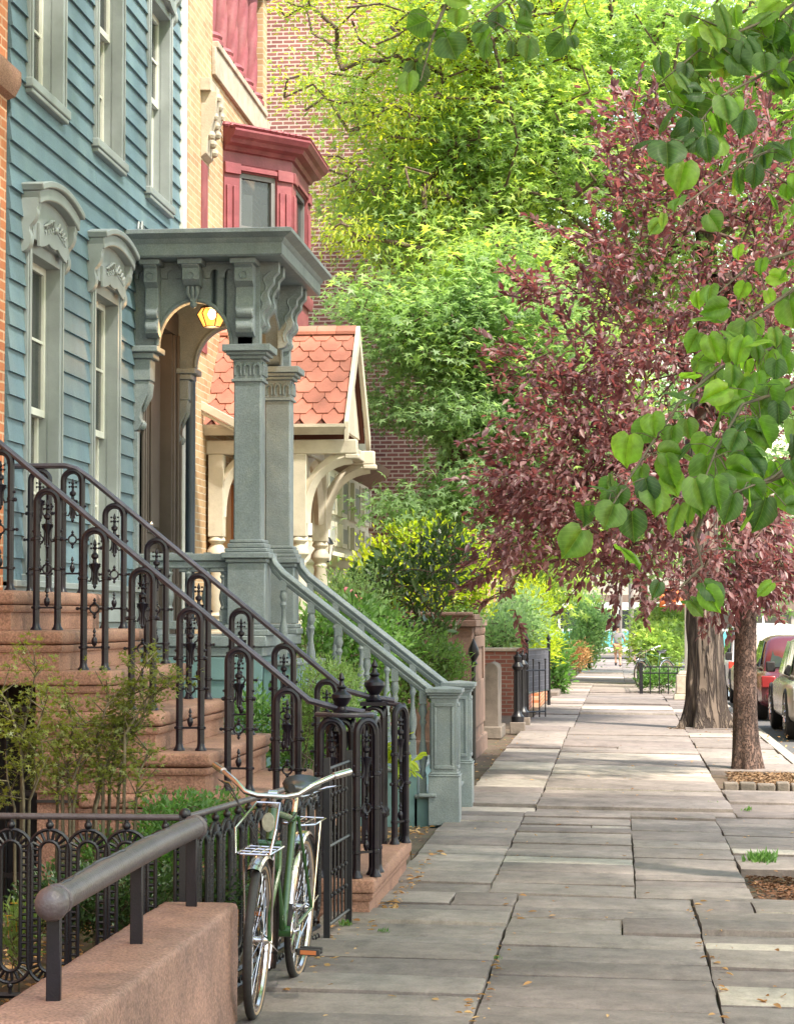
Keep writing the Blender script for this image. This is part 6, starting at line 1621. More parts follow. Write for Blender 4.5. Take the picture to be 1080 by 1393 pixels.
person('person in white shirt and grey shorts bending beside the shrub on the far left', pm2.x, 95, dict(pelvis=(0, 0, .86), waist=(-.10, 0, .98), chest=(-.30, 0, 1.12), neck=(-.44, 0, 1.16), head0=(-.52, 0, 1.17), head1=(-.6, 0, 1.16), shL=(-.33, .17, 1.13), shR=(-.33, -.17, 1.13), elL=(-.42, .19, .88), haL=(-.5, .15, .66), elR=(-.40, -.19, .88), haR=(-.48, -.15, .66), hiL=(0, .10, .84), hiR=(0, -.10, .84), knL=(-.04, .12, .46), knR=(.05, -.10, .46), anL=(.04, .12, .08), anR=(.12, -.1, .08), toL=(-.10, .12, .04), toR=(-.02, -.1, .04)), (cwh, csh, chair_, True), 1.7)
pm3 = at(866, 872, 103)
person('person in pale top half hidden behind the far green bush near the slim pole', pm3.x, 103, dict(), (cwh, ckh, pm('brown_hair', (.12, .06, .03), .7), True), 1.62)
# ================================================================ TREES AND PLANTS
LM = {}
LM['oak'] = leafmat('fresh_green_leaves', [(.12, .19, .08), (.18, .27, .11), (.25, .35, .13), (.34, .43, .13), (.50, .52, .10)], .52, (.95, 1, .5), .45, .4)
LM['oakdeep'] = leafmat('deep_green_leaves', [(.11, .18, .09), (.16, .245, .12), (.21, .31, .145), (.31, .40, .17)], .52, (.95, 1, .6), .45, .4)
LM['locust'] = leafmat('yellow_green_leaflets', [(.12, .20, .05), (.20, .28, .05), (.36, .38, .04), (.16, .25, .06)], .5, (1, 1, .3))
LM['plum'] = leafmat('purple_plum_leaves', [(.075, .032, .042), (.14, .068, .074), (.225, .125, .125), (.34, .21, .20)], .34, (1, .5, .46), .42, .45)
LM['linden'] = leafmat('linden_leaves', [(.045, .085, .04), (.08, .15, .045), (.16, .27, .055), (.27, .41, .065), (.36, .50, .08)], .55, (.85, 1, .3), .48, .4, veins=True)  # lightest steps put the brightness of backlit leaves into the colour
LM['box'] = leafmat('box_leaves', [(.08, .14, .045), (.13, .21, .07), (.21, .30, .10)], .35, (.8, 1, .4))
LM['lime'] = leafmat('lime_yellow_leaves', [(.16, .26, .03), (.30, .38, .04), (.42, .44, .04)], .45, (1, 1, .3))
LM['rhodo'] = leafmat('dark_glossy_leaves', [(.035, .065, .025), (.06, .105, .04), (.09, .15, .05)], .22, (.8, 1, .4), .3, .6)
LM['feather'] = leafmat('pale_feathery_leaves', [(.14, .22, .07), (.20, .28, .10), (.26, .32, .12)], .4, (.9, 1, .5))
LM['maple'] = leafmat('olive_maple_leaves', [(.08, .105, .03), (.135, .16, .035), (.22, .23, .055)], .4, (1, 1, .35))
LM['ground'] = leafmat('ground_cover_leaves', [(.06, .12, .04), (.10, .19, .055), (.18, .30, .08)], .35, (.8, 1, .4))
LM['straw'] = leafmat('dry_leaves', [(.20, .10, .045), (.36, .20, .09), (.50, .33, .16), (.30, .13, .06)], .2, (1, .8, .5), .7, .2)

def trunk_mesh(pts, rad, mat, parent, n=40, ridge=.06, flare=0.0, seed=0, lobes=11, name='trunk'):
    """tapered trunk with furrows and spreading root flare"""
    rg = random.Random(seed); ph = [rg.uniform(0, 6.28) for _ in range(8)]
    P_ = [Vector(p) for p in pts]; L_ = [0]
    for a, b in zip(P_[:-1], P_[1:]): L_.append(L_[-1] + (b - a).length)
    T_ = L_[-1]; m_ = max(10, int(T_ / .07)); vs = []; fs = []
    for i in range(m_ + 1):
        d = T_ * i / m_; q = 0
        while q < len(L_) - 2 and L_[q + 1] < d: q += 1
        f = (d - L_[q]) / max(1e-6, L_[q + 1] - L_[q]); c = P_[q].lerp(P_[q + 1], f); r = rad[q] + (rad[q + 1] - rad[q]) * f
        for j in range(n):
            a_ = 2 * math.pi * j / n
            fl = flare * math.exp(-d / .22) * (.55 + .45 * math.cos(a_ * 5 + ph[0]) + .25 * math.cos(a_ * 8 + ph[1]))
            rd = ridge * (math.sin(a_ * lobes + ph[2] + 1.2 * math.sin(d * 2.1 + ph[3])) * .5 + .5 * math.sin(a_ * (lobes * 2 - 1) + ph[4] + 1.5 * math.sin(d * 3.7)) + .3 * math.sin(d * 9 + a_ * 3 + ph[5]))
            rr = r * (1 + rd) + max(0, fl) * r
            vs.append((c.x + rr * math.cos(a_), c.y + rr * math.sin(a_), c.z))
    for i in range(m_):
        for j in range(n): fs.append((i * n + j, i * n + (j + 1) % n, (i + 1) * n + (j + 1) % n, (i + 1) * n + j))
    mb = MB(); mb.add(vs, fs); return mb.build(name, mat, parent, smooth=70)
def tree(name, label, trunk, rads, blobs, ntg, per, spread, size, tm, lm, bark, seed, limb_r=.12, shell=.45, droop=.3, flat=.5, group=None, flare=.5, ridge=.05, step=.6, rmin=.008, cat='tree', cull=None, drop=None):
    rg = np.random.default_rng(seed)
    t = thing(name, label, cat, trunk[0], group)
    trunk_mesh(trunk, rads, bark, t, flare=flare, ridge=ridge, seed=seed)
    T_, d = in_blobs(blobs, ntg, rg, shell)
    if cull is not None: k_ = np.array([cull(p) for p in T_]); T_, d = T_[k_], d[k_]
    mb = MB(); grow(mb, trunk, [tuple(p) for p in T_], limb_r, rmin=rmin, step=step, seed=seed)
    mb.build('branches', bark if False else M['twig'], t, smooth=80)
    ctr = np.array(trunk[-1]); dirs = T_ - ctr; dirs /= np.linalg.norm(dirs, axis=1, keepdims=True)
    P_, D_, N_, s_ = sprays(T_, dirs, per, spread, size, rg, droop, flat)
    leaves('crown', P_, D_, N_, s_, tm, lm, t, seed)
    return t
def pb(px, py, Y, rpx, rpy, ry):                   # ellipsoid from its place and radii in the photo
    c = at(px, py, Y); return (c.x, c.y, c.z, rpx * Y / F, ry, rpy * Y / F)
# --- the thick furrowed street tree and the green trees behind
b0 = gnd(962, 988); TY = b0.y
t0 = (b0.x, b0.y, -.05)
tree('street_tree', 'big street tree with thick furrowed grey-brown trunk and root flare beside the sidewalk', [t0, (t0[0] - .02, TY, 1.2), (t0[0] - .08, TY, 2.6), (t0[0] - .05, TY + .1, 4.2), (t0[0] + .1, TY + .2, 6.0), (t0[0], TY + .2, 8)], [.30, .262, .25, .25, .21, .12],
     [pb(690, 60, 31, 190, 120, 3), pb(820, 130, 33, 170, 140, 3), pb(640, 260, 31, 140, 110, 2.5), pb(790, 300, 33, 150, 130, 3), pb(960, 60, 33, 170, 140, 3), pb(960, 330, 35, 160, 140, 3), pb(560, 330, 30, 70, 50, 1.5), pb(1130, 180, 33, 120, 180, 3), pb(520, 120, 30.5, 90, 55, 1.6), pb(590, 200, 30.5, 90, 60, 1.8), pb(500, 270, 30, 50, 30, 1.0), pb(720, 190, 31, 120, 90, 2.5), pb(620, 385, 28.6, 70, 45, 1.0), pb(720, 360, 29.5, 90, 60, 1.5), pb(540, 400, 28.2, 50, 22, .7), pb(650, 470, 28.2, 50, 25, .7), pb(760, 470, 29, 60, 50, 1.2)],
     1050, 60, .33, .125, 'spiky', LM['oak'], M['bark'], 11, limb_r=.22, flare=.75, ridge=.075, shell=.35)
tree('garden_tree', 'dense green garden tree in front of the dark red brick wall', [(-2.25, 29.2, -.1), (-2.2, 29.1, 1.5), (-2.1, 29, 3.4), (-2.0, 29, 5)], [.16, .13, .11, .07],
     [pb(600, 460, 28.5, 85, 60, 1.3), pb(690, 440, 29, 90, 90, 1.4), pb(620, 560, 28.5, 75, 30, 1.0), pb(665, 680, 28.8, 85, 50, 1.2), pb(560, 690, 28.2, 42, 22, .7), pb(745, 600, 30, 80, 110, 1.5), pb(690, 560, 29.5, 80, 60, 1.3), pb(540, 545, 28.4, 32, 14, .5), pb(510, 415, 28.4, 45, 20, .7)],
     420, 64, .27, .105, 'spiky', LM['oakdeep'], M['bark2'], 12, limb_r=.09, flare=.3, step=.4)
tree('locust_tree', 'light airy tree with yellow-green leaflets high before the brick building', [(-2.45, 31.0, -.1), (-2.4, 31.0, 3), (-2.2, 30.8, 6.2), (-1.9, 30.4, 9.0)], [.16, .14, .12, .09],
     [pb(440, 15, 29, 60, 30, 1.2), pb(520, 60, 29, 90, 60, 1.4), pb(620, 40, 29.5, 100, 80, 1.4), pb(430, 125, 28.5, 55, 20, 1), pb(530, 170, 29, 75, 30, 1), pb(470, 235, 28.5, 45, 22, 1), pb(640, 150, 29.5, 90, 60, 1.2), pb(470, 320, 28.5, 40, 14, .8), pb(560, 260, 29, 60, 30, 1), pb(540, 350, 29, 55, 22, .8), pb(720, 30, 30, 80, 60, 1.2)],
     240, 60, .24, .10, 'narrow', LM['locust'], M['bark2'], 13, limb_r=.11, flare=.3, step=.4, shell=.3, droop=.15)
far = [((-2.75, 55, gz(55)), 'bushy green tree rising behind the orange house', [pb(690, 600, 56, 60, 110, 3), pb(740, 700, 57, 60, 60, 2.5), pb(700, 420, 57, 90, 120, 3), pb(790, 480, 59, 90, 120, 3), pb(745, 780, 60, 40, 45, 2)], 'oak'),
       ((2.6, 66, gz(66)), 'tall green tree over the parked cars, behind the purple plum tree', [pb(900, 500, 64, 110, 160, 4), pb(1010, 600, 64, 110, 150, 4), pb(850, 650, 66, 80, 90, 3), pb(960, 740, 64, 110, 70, 3), pb(1080, 400, 64, 90, 200, 4), pb(1070, 780, 62, 90, 60, 3)], 'oakdeep'),
       ((1.0, 84, gz(84)), 'farthest green street tree near the cross street', [pb(800, 620, 82, 90, 120, 4), pb(860, 730, 82, 80, 60, 3), pb(770, 740, 80, 50, 50, 3), pb(920, 660, 84, 100, 120, 4), pb(740, 560, 84, 70, 90, 4)], 'oak')]
for i, (b, lab, bl, lmn) in enumerate(far):
    tree('street_tree', lab, [b, (b[0], b[1], b[2] + 2.6), (b[0] - .1, b[1], b[2] + 4.5), (b[0], b[1], b[2] + 6.5)], [.2, .17, .14, .10], bl, 330, 44, .5, .24, 'spiky', LM[lmn], M['bark2'], 20 + i, limb_r=.12, group='green trees along the street', shell=.3, step=1.0, rmin=.015)
# --- the purple plum
b0 = gnd(1015, 1043); PY_ = b0.y
plum_bl = [pb(850, 190, 23.5, 26, 60, .8), pb(900, 270, 23.5, 60, 70, 1.1), pb(1000, 230, 24, 80, 90, 1.3), pb(820, 360, 23, 80, 45, 1.0), pb(750, 400, 23, 50, 25, .8), pb(930, 420, 23.5, 120, 90, 1.3), pb(1060, 420, 24.5, 90, 150, 1.4), pb(780, 490, 23, 85, 50, 1),
           pb(880, 560, 23, 120, 90, 1.3), pb(730, 570, 22.5, 70, 40, .9), pb(800, 660, 22.5, 105, 60, 1.1), pb(700, 660, 22.3, 50, 30, .8), pb(960, 690, 23, 110, 90, 1.2), pb(830, 750, 22.5, 75, 45, 1.0), pb(1050, 760, 24, 70, 70, 1.1), pb(705, 745, 22, 55, 24, .7), pb(975, 800, 23, 60, 32, 1), pb(760, 700, 22.2, 60, 30, .8)]
rgp = random.Random(8); pcull = lambda p: rgp.random() < (1.0 if p[2] < 4.2 else .78) and not (p[2] > 5.1 and p[0] < -.25)
pt = tree('plum_tree', 'purple-leaved plum tree with slender brown trunk at the kerb side of the sidewalk', [(b0.x, PY_, -.05), (b0.x - .01, PY_, .6), (b0.x, PY_, 1.4), (b0.x + .02, PY_, 2.1), (b0.x - .05, PY_, 3.0), (b0.x - .1, PY_, 4.2), (b0.x - .1, PY_, 5.4)], [.145, .128, .12, .118, .095, .07, .04],
          plum_bl, 760, 22, .15, .10, 'oval', LM['plum'], M['bark2'], 31, limb_r=.075, flare=.38, ridge=.03, shell=.3, droop=.25, step=.3, rmin=.004, cull=pcull)
# feathery upright shoots at the edge of the plum
rg = np.random.default_rng(5); C_ = []; D_ = []; N_ = []; mbs = MB()
for (px, py, dx, dy, L_) in [(880, 230, -35, -115, 1.0), (930, 250, -40, -90, .9), (850, 300, -70, -50, .9), (830, 330, -100, -25, .9), (760, 420, -75, -20, .7), (720, 490, -60, -15, .7), (900, 200, -10, -90, .8), (1000, 200, -60, -90, .9), (1050, 180, -20, -70, .8), (720, 600, -60, 10, .7), (740, 690, -100, 15, .9), (690, 770, -60, 30, .7),
                             (700, 800, -50, 25, .5), (665, 780, -50, 25, .5), (700, 830, 15, 55, .4), (960, 180, -80, -60, .8), (800, 340, -90, -50, .8), (740, 380, -60, -15, .5), (860, 130, -25, -10, .2)]:
    a = at(px, py, 22.6 + rnd.uniform(-.4, .4)); b = a + Vector((dx * 22.6 / F, rnd.uniform(-.2, .2), -dy * 22.6 / F))
    mbs.tube([a, a.lerp(b, .5) + Vector((0, 0, .03)), b], [.008, .006, .003], 5)
    k_ = 30
    for i in range(k_):
        f = (i + .5) / k_; p_ = a.lerp(b, f); dv = (b - a).normalized()
        C_.append(tuple(p_)); sd3 = Vector((rg.normal(), rg.normal(), rg.normal())) * .55; D_.append(tuple(dv * .75 + sd3)); N_.append((rg.normal() * .5, rg.normal() * .5 - .3, 1))
ctr_ = np.array([at(900, 560, 23.3).x, 23.3, at(900, 560, 23.3).z])
Ts, ds = in_blobs(plum_bl, 620, rg, .8)
for p0_, d0_ in zip(Ts, ds):
    if not pcull(p0_): continue
    out = Vector(d0_) * .6 + (Vector(p0_) - Vector(ctr_)).normalized() * .8 + Vector((0, 0, .35)); out.normalize()
    Ls = rg.uniform(.25, .6); a = Vector(p0_); b = a + out * Ls
    mbs.tube([a, a.lerp(b, .5) + Vector((0, 0, .02)), b], [.005, .004, .002], 4, cap=False)
    for i in range(int(Ls * 36)):
        f = rg.uniform(0, 1); p_ = a.lerp(b, f); sd3 = Vector((rg.normal(), rg.normal(), rg.normal())) * .5
        C_.append(tuple(p_)); D_.append(tuple(out * .8 + sd3)); N_.append((rg.normal() * .5, rg.normal() * .5 - .3, 1))
mbs.build('shoots', M['twig'], pt, smooth=80)
leaves('shoot_leaves', np.array(C_), np.array(D_), np.array(N_), .105 * rg.uniform(.6, 1.2, len(C_)), 'oval', LM['plum'], pt, 6)

# --- the linden over the camera: trunk off to the right, crown overhead, boughs hanging into the picture
LT = (1.62, 13.95, -.06)
lt = thing('linden_tree', 'nearest tree, a linden with big heart-shaped green leaves hanging in at the top right', 'tree', LT)
trk = [LT, (1.6, 13.9, 1.5), (1.62, 13.8, 3.2), (1.5, 13.3, 5.2), (1.3, 12.5, 7.0), (1.2, 11.5, 8.6)]
trunk_mesh(trk, [.20, .17, .155, .14, .12, .08], M['bark'], lt, flare=.4, seed=3)
rg = np.random.default_rng(44)
lbl = [(6.0, 5.5, 9.6, 3.6, 4.5, 2.4), (5.5, 0.5, 9.4, 3.6, 3.5, 2.2), (0.8, 12.5, 9.6, 4.6, 5.0, 2.2), (-1.2, 9.5, 9.4, 3.5, 4.5, 2.0), (3.6, 11, 9.6, 4, 5, 2.6), (2.0, 6, 8.9, 3.6, 4, 2.4), (1.0, 16.5, 9.9, 3.6, 3.4, 1.8), (4, 15, 8.2, 2.4, 4, 3)]  # off-frame blobs to the right added to shade the near sidewalk
T_, d = in_blobs(lbl, 820, rg, .3)
def unseen(p): 
    return p[2] > 1.65 + .285 * p[1] + .75 or p[0] > .085 * p[1] + .9
kk = np.array([unseen(p) for p in T_]); T_ = T_[kk]; d = d[kk]
fg = MB(); nodes, rr_ = grow(fg, trk, [tuple(p) for p in T_], .10, step=.7, seed=4)
dirs = T_ - np.array(trk[-1]); dirs /= np.linalg.norm(dirs, axis=1, keepdims=True)
P_, D_, N_, s_ = sprays(T_, dirs, 44, .42, .19, rg, .5, .5)
k2 = np.array([unseen(p + np.array([0, 0, -.35])) for p in P_])
leaves('crown', P_[k2], D_[k2], N_[k2], s_[k2], 'oval', LM['linden'], lt, 5)
# hanging boughs: (twig pixel path, depth at start and end), then leaves along them
boughs = [([(1160, -60), (1060, 20), (960, 60), (900, 110)], 7.6, 7.0, 26, 62), ([(1150, 40), (1060, 90), (980, 130), (925, 200)], 7.4, 6.8, 24, 66), ([(1160, 120), (1080, 190), (1010, 220), (900, 300)], 7.2, 6.6, 15, 50),
          ([(640, -60), (600, 20), (585, 60), (572, 110)], 7.2, 6.9, 7, 58), ([(760, -60), (700, -10), (660, 20), (690, 40)], 7.2, 6.9, 8, 52), ([(860, -60), (780, -20), (765, 20)], 7.2, 7.0, 5, 46),
          ([(1160, 420), (1060, 470), (980, 500), (930, 540), (895, 590), (850, 660), (818, 710)], 6.6, 6.0, 30, 60), ([(1160, 480), (1070, 530), (1010, 550), (975, 610), (955, 660)], 6.5, 6.0, 26, 62), ([(1150, 560), (1090, 620), (1050, 650), (1000, 670)], 6.3, 6.0, 13, 62),
          ([(1100, 380), (1010, 440), (960, 480)], 6.9, 6.6, 12, 60), ([(960, 690), (945, 730), (955, 770), (925, 800)], 6.1, 6.0, 4, 50), ([(1150, 300), (1090, 260), (1040, 230)], 7.0, 6.8, 7, 58), ([(1160, 740), (1100, 780), (1080, 810)], 6.1, 6.0, 2, 62), ([(1140, 890), (1085, 905)], 6.0, 5.9, 1, 56),
          ([(1130, 60), (1040, 60), (940, 20)], 7.6, 7.2, 14, 66), ([(1120, 330), (1020, 360), (975, 400)], 7.0, 6.8, 5, 50)]
C_ = []; D_ = []; N_ = []; Sz = []; r2 = random.Random(12)
lc = [Vector(p) for p in ((1.6, 13.75, 3.6), (1.85, 12.6, 4.9), (1.95, 11, 5.7), (1.75, 9.4, 5.6), (1.5, 8.3, 4.9), (1.25, 7.5, 4.1), (1.12, 6.9, 3.3), (1.0, 6.5, 2.6), (.95, 6.25, 2.05), (.92, 6.1, 1.7))]
limb = []
for a_, b_ in zip(lc[:-1], lc[1:]):
    for q in range(5): limb.append(a_.lerp(b_, q / 5) + Vector((r2.uniform(-.02, .02), r2.uniform(-.02, .02), r2.uniform(-.02, .02))))
fg.tube(limb, [.075 * (1 - i / len(limb)) ** .8 + .008 for i in range(len(limb))], 8)
for (path, Ya, Yb, k_, px_) in boughs:
    pts = [at(x, y, Ya + (Yb - Ya) * i / (len(path) - 1)) for i, (x, y) in enumerate(path)]
    fg.tube(pts, [.0075 - .0055 * i / (len(pts) - 1) for i in range(len(pts))], 6)
    # each bough forks from the low limb that droops beside the picture
    near = min((nd for nd in limb if nd.z > pts[0].z + .05), key=lambda nd: (nd - pts[0]).length, default=limb[0])
    L_ = (near - pts[0]).length; mids = []
    for f in (.25, .5, .75):
        mids.append(near.lerp(pts[0], f) + Vector((r2.uniform(-.05, .08), r2.uniform(-.06, .06), .10 * L_ * math.sin(f * math.pi) + r2.uniform(-.02, .04))))
    fg.tube([near] + mids + [pts[0]], [.015, .013, .011, .009, .0075], 6)
    for i in range(int(k_ * 1.7)):
        f = r2.uniform(.12 if k_ > 6 else .35, 1.0) if i else 1.0
        s = f * (len(pts) - 1); q = min(len(pts) - 2, int(s)); p_ = pts[q].lerp(pts[q + 1], s - q)
        st_ = Vector((r2.uniform(-1, 1), r2.uniform(-.8, .8), r2.uniform(-1, .5))).normalized() * r2.uniform(.03, .10)
        e_ = p_ + st_; fg.tube([p_, p_ + st_ * .5 + Vector((0, 0, .008)), e_], .0013, 4)
        C_.append(tuple(e_)); dn = Vector((st_.x * 3 + r2.uniform(-.3, .3), st_.y * 3 + r2.uniform(-.2, .2), -.45 + r2.uniform(-.5, .5))).normalized(); D_.append(tuple(dn))
        # some blades face the viewer, others are seen edge on
        if r2.random() < .5: N_.append((r2.uniform(-.8, .8), -1, r2.uniform(-.3, .9)))
        else: N_.append((r2.uniform(-.5, .5), -.25, 1))
        Sz.append(px_ * 6.6 / F * r2.uniform(.38, .76))
fg.build('branches', M['twiggreen'], lt, smooth=80)
leaves('hanging_leaves', np.array(C_), np.array(D_), np.array(N_), np.array(Sz), 'heart', LM['linden'], lt, 9, uv=True)

# --- shrubs and garden plants
def shrub(name, label, base, blobs, ntg, per, spread, size, tm, lm, seed, r0=.02, group=None, droop=-.1, flat=.9, stems=4, cat='shrub', twig='twig', shell=.3, step=.15):
    rg = np.random.default_rng(seed); t = thing(name, label, cat, base, group); rq = random.Random(seed)
    T_, d = in_blobs(blobs, ntg, rg, shell); mb = MB()
    T_[:, 2] = np.maximum(T_[:, 2], base[2] + .05)
    for s in range(stems):
        sub = T_[s::stems]
        if len(sub) == 0: continue
        bb_ = Vector(base) + Vector((rq.uniform(-.1, .1), rq.uniform(-.1, .1), 0)); c = sub.mean(0)
        tr = [tuple(bb_), tuple(bb_.lerp(Vector(c), .3) + Vector((0, 0, .03))), tuple(bb_.lerp(Vector(c), .6))]
        mb.tube(tr, [r0, r0 * .9, r0 * .8], 6); grow(mb, tr, [tuple(p) for p in sub], r0 * .8, rmin=.002, step=step, n=5, seed=seed + s)
    mb.build('stems', M[twig], t, smooth=80)
    ctr = np.array(base) + np.array([0, 0, .1]); dirs = T_ - ctr; dirs /= np.linalg.norm(dirs, axis=1, keepdims=True) + 1e-6
    P_, D_, N_, s_ = sprays(T_, dirs, per, spread, size, rg, droop, flat)
    leaves('foliage', P_, D_, N_, s_, tm, lm, t, seed); return t
def G(px, Y): return at(px, 850, Y).x
shrub('round_shrub', 'rounded light green shrub behind the blue stair newel posts', (-2.3, 23.2, -.03), [pb(575, 905, 23.2, 50, 42, .6), pb(535, 930, 23.0, 45, 50, .6), pb(600, 915, 23.4, 32, 45, .5)], 260, 26, .06, .055, 'oval', LM['box'], 41)
shrub('lime_shrub', 'bright yellow-green shrub glowing behind the dark whorled bush', (-2.6, 28.0, -.03), [pb(585, 770, 27.5, 80, 60, .8), pb(640, 790, 27.8, 35, 50, .6), pb(520, 790, 27.5, 40, 50, .6), pb(470, 830, 26, 30, 35, .5)], 260, 30, .10, .075, 'oval', LM['lime'], 42, r0=.03)
shrub('whorled_bush', 'dark green bush with leaves in whorls on thin upright stems', (-2.45, 24.6, -.03), [pb(555, 790, 24.4, 75, 55, .6), pb(600, 760, 24.6, 45, 45, .5), pb(510, 790, 24.2, 35, 35, .5), pb(560, 850, 24.4, 60, 30, .5)], 100, 13, .065, .11, 'oval', LM['rhodo'], 43, r0=.014, stems=6)
shrub('whorled_bush', 'mid green bush between the whorled stems and the cream house front', (-3.1, 24.8, -.03), [pb(495, 815, 24.4, 40, 35, .5), pb(445, 840, 24, 25, 35, .4)], 90, 22, .09, .085, 'oval', LM['oakdeep'], 431, r0=.014, stems=4)
shrub('feathery_plant', 'pale feathery plant between the iron railing and the blue stair', (-2.35, 15.7, -.03), [pb(435, 945, 15.7, 38, 55, .35), pb(405, 985, 15.7, 25, 40, .3), pb(465, 950, 16.2, 20, 45, .3)], 200, 26, .045, .045, 'narrow', LM['feather'], 44, r0=.006, stems=9, twig='twiggreen')
shrub('garden_shrub', 'green shrub standing under the blue porch rail', (-2.6, 15.9, -.03), [pb(400, 1010, 16.6, 60, 70, .5), pb(470, 1000, 16.8, 50, 60, .5), pb(345, 985, 16.5, 35, 50, .4)], 170, 22, .06, .06, 'oval', LM['ground'], 45, r0=.010)
shrub('climbing_plant', 'bright green leafy vine on the last arch of the far railing', (-1.46, 14.9, -.03), [pb(541, 1025, 14.6, 8, 38, .1), pb(548, 1050, 14.6, 8, 12, .08)], 16, 3, .03, .085, 'heart', LM['lime'], 46, r0=.005, droop=.6, stems=2, twig='twiggreen')
shrub('garden_shrub', 'leafy green shrubs between the blue stair rails and the cream porch posts', (-3.2, 20.8, -.03), [pb(500, 880, 21, 60, 50, .6), pb(440, 880, 20.6, 40, 60, .5), pb(475, 850, 21.5, 40, 25, .5)], 200, 24, .09, .075, 'oval', LM['ground'], 47, r0=.012)
shrub('rose_bush', 'green bush with a few pink blooms by the cream turned posts', (-3.05, 23.0, -.03), [pb(480, 815, 22.4, 45, 40, .4)], 80, 18, .07, .055, 'oval', LM['oakdeep'], 48, r0=.008)
shrub('hedge_bush', 'blue-green bush over the brick garden wall', (-2.6, 39.5, -.1), [pb(680, 860, 39.5, 35, 28, .8), pb(705, 850, 41, 35, 40, .8)], 150, 26, .13, .11, 'oval', LM['oakdeep'], 49)
shrub('hedge_bush', 'tall yellow-green willowy bush behind the mesh gate', (-1.9, 44, -.1), [pb(725, 845, 44, 28, 55, .8), pb(735, 880, 43.5, 20, 35, .6)], 150, 28, .13, .12, 'narrow', LM['lime'], 50)
shrub('broadleaf_plant', 'light green broad-leaved plant spilling over the far bed edging', (-1.55, 49, -.15), [pb(752, 890, 49, 20, 20, .5), pb(755, 920, 49, 14, 22, .5), pb(742, 905, 48.5, 14, 25, .4)], 80, 16, .12, .17, 'oval', LM['ground'], 51)
shrub('corner_bush', 'dark green rounded bush by the far tall iron fence', (at(800, 880, 90).x, 90, -.55), [pb(800, 855, 90, 22, 42, 1.4), pb(790, 885, 90, 18, 25, 1.2)], 170, 30, .24, .2, 'oval', LM['oakdeep'], 52, r0=.04)
shrub('corner_bush', 'leafy green bush growing inside the low tree guard', (at(905, 880, 62).x, 62, -.3), [pb(895, 880, 62, 40, 30, 1), pb(915, 855, 64, 35, 40, 1.2), pb(885, 855, 70, 25, 25, 1)], 260, 28, .18, .15, 'spiky', LM['oak'], 53, r0=.03)
shrub('low_plants', 'low green plants at the foot of the tree guard', (at(900, 930, 51.5).x, 51.5, -.12), [pb(905, 922, 51.8, 28, 9, .5), pb(885, 925, 51.5, 14, 7, .4)], 90, 18, .10, .09, 'oval', LM['ground'], 54, r0=.006)
shrub('dry_brush', 'brown dry brush heap on the far left by the stone stair cheek', (at(786, 895, 80).x, 80, -.5), [pb(785, 893, 80, 14, 14, .6)], 90, 14, .15, .14, 'narrow', LM['straw'], 55)
# leggy maples in the near garden
def leggy(label, px, Y, stems_, seed):
    rq = random.Random(seed); rg = np.random.default_rng(seed); bx = at(px, 1150, Y).x
    t = thing('leggy_maple', label, 'shrub', (bx, Y, -.02), 'leggy maples in the near garden'); mb = MB(); C = []
    for path in stems_:
        pts = [at(x, y, Y + rq.uniform(-.1, .1)) for x, y in path]; n_ = len(pts)
        pts = [Vector((bx + (pts[0].x - bx) * .8, Y, -.02))] + pts
        mb.tube(pts, [.0105 - .008 * i / n_ for i in range(n_ + 1)], 6)
        for i in range(2, n_ + 1):
            for q in range(6):
                p_ = pts[i - 1].lerp(pts[i], rq.random()); e_ = p_ + Vector((rq.uniform(-.11, .11), rq.uniform(-.11, .11), rq.uniform(-.02, .13))); mb.tube([p_, e_], [.004, .002], 4)
                C.append(tuple(e_))
    mb.build('stems', M['twiggreen'], t, smooth=80)
    C = np.array(C); P_, D_, N_, s_ = sprays(C, np.tile([0, 0, .5], (len(C), 1)), 20, .026, .026, rg, .35, .8)
    leaves('foliage', P_, D_, N_, s_, 'spiky', LM['maple'], t, seed)
leggy('leggy olive-leaved maple with one thick stem before the dark stoop opening', 32, 10.3, [[(32, 1090), (28, 1010), (40, 960), (50, 905)], [(30, 1020), (12, 960), (0, 940)], [(30, 1040), (55, 980), (62, 950)], [(20, 1100), (10, 1060)], [(40, 1090), (60, 1040), (50, 1000)]], 61)
leggy('leggy maple with bare slanting stems against the brownstone steps, middle clump', 95, 10.5, [[(78, 1090), (80, 1040), (76, 990)], [(95, 1100), (92, 1040), (100, 985), (90, 960)], [(100, 1100), (110, 1040), (140, 1010)], [(85, 1080), (100, 1060), (120, 1000), (115, 980)]], 62)
leggy('fullest leggy maple, its leafy head reaching to the iron arches', 135, 10.6, [[(128, 1100), (140, 1050), (160, 990), (185, 930), (200, 900)], [(130, 1100), (150, 1030), (190, 980), (215, 940), (235, 920)], [(160, 1100), (165, 1040), (175, 1000), (205, 985)], [(185, 1090), (190, 1050), (205, 1020)], [(140, 1060), (130, 1010), (145, 960), (150, 945)], [(150, 1050), (165, 1000), (150, 980)], [(170, 1000), (200, 950), (245, 925)]], 63)
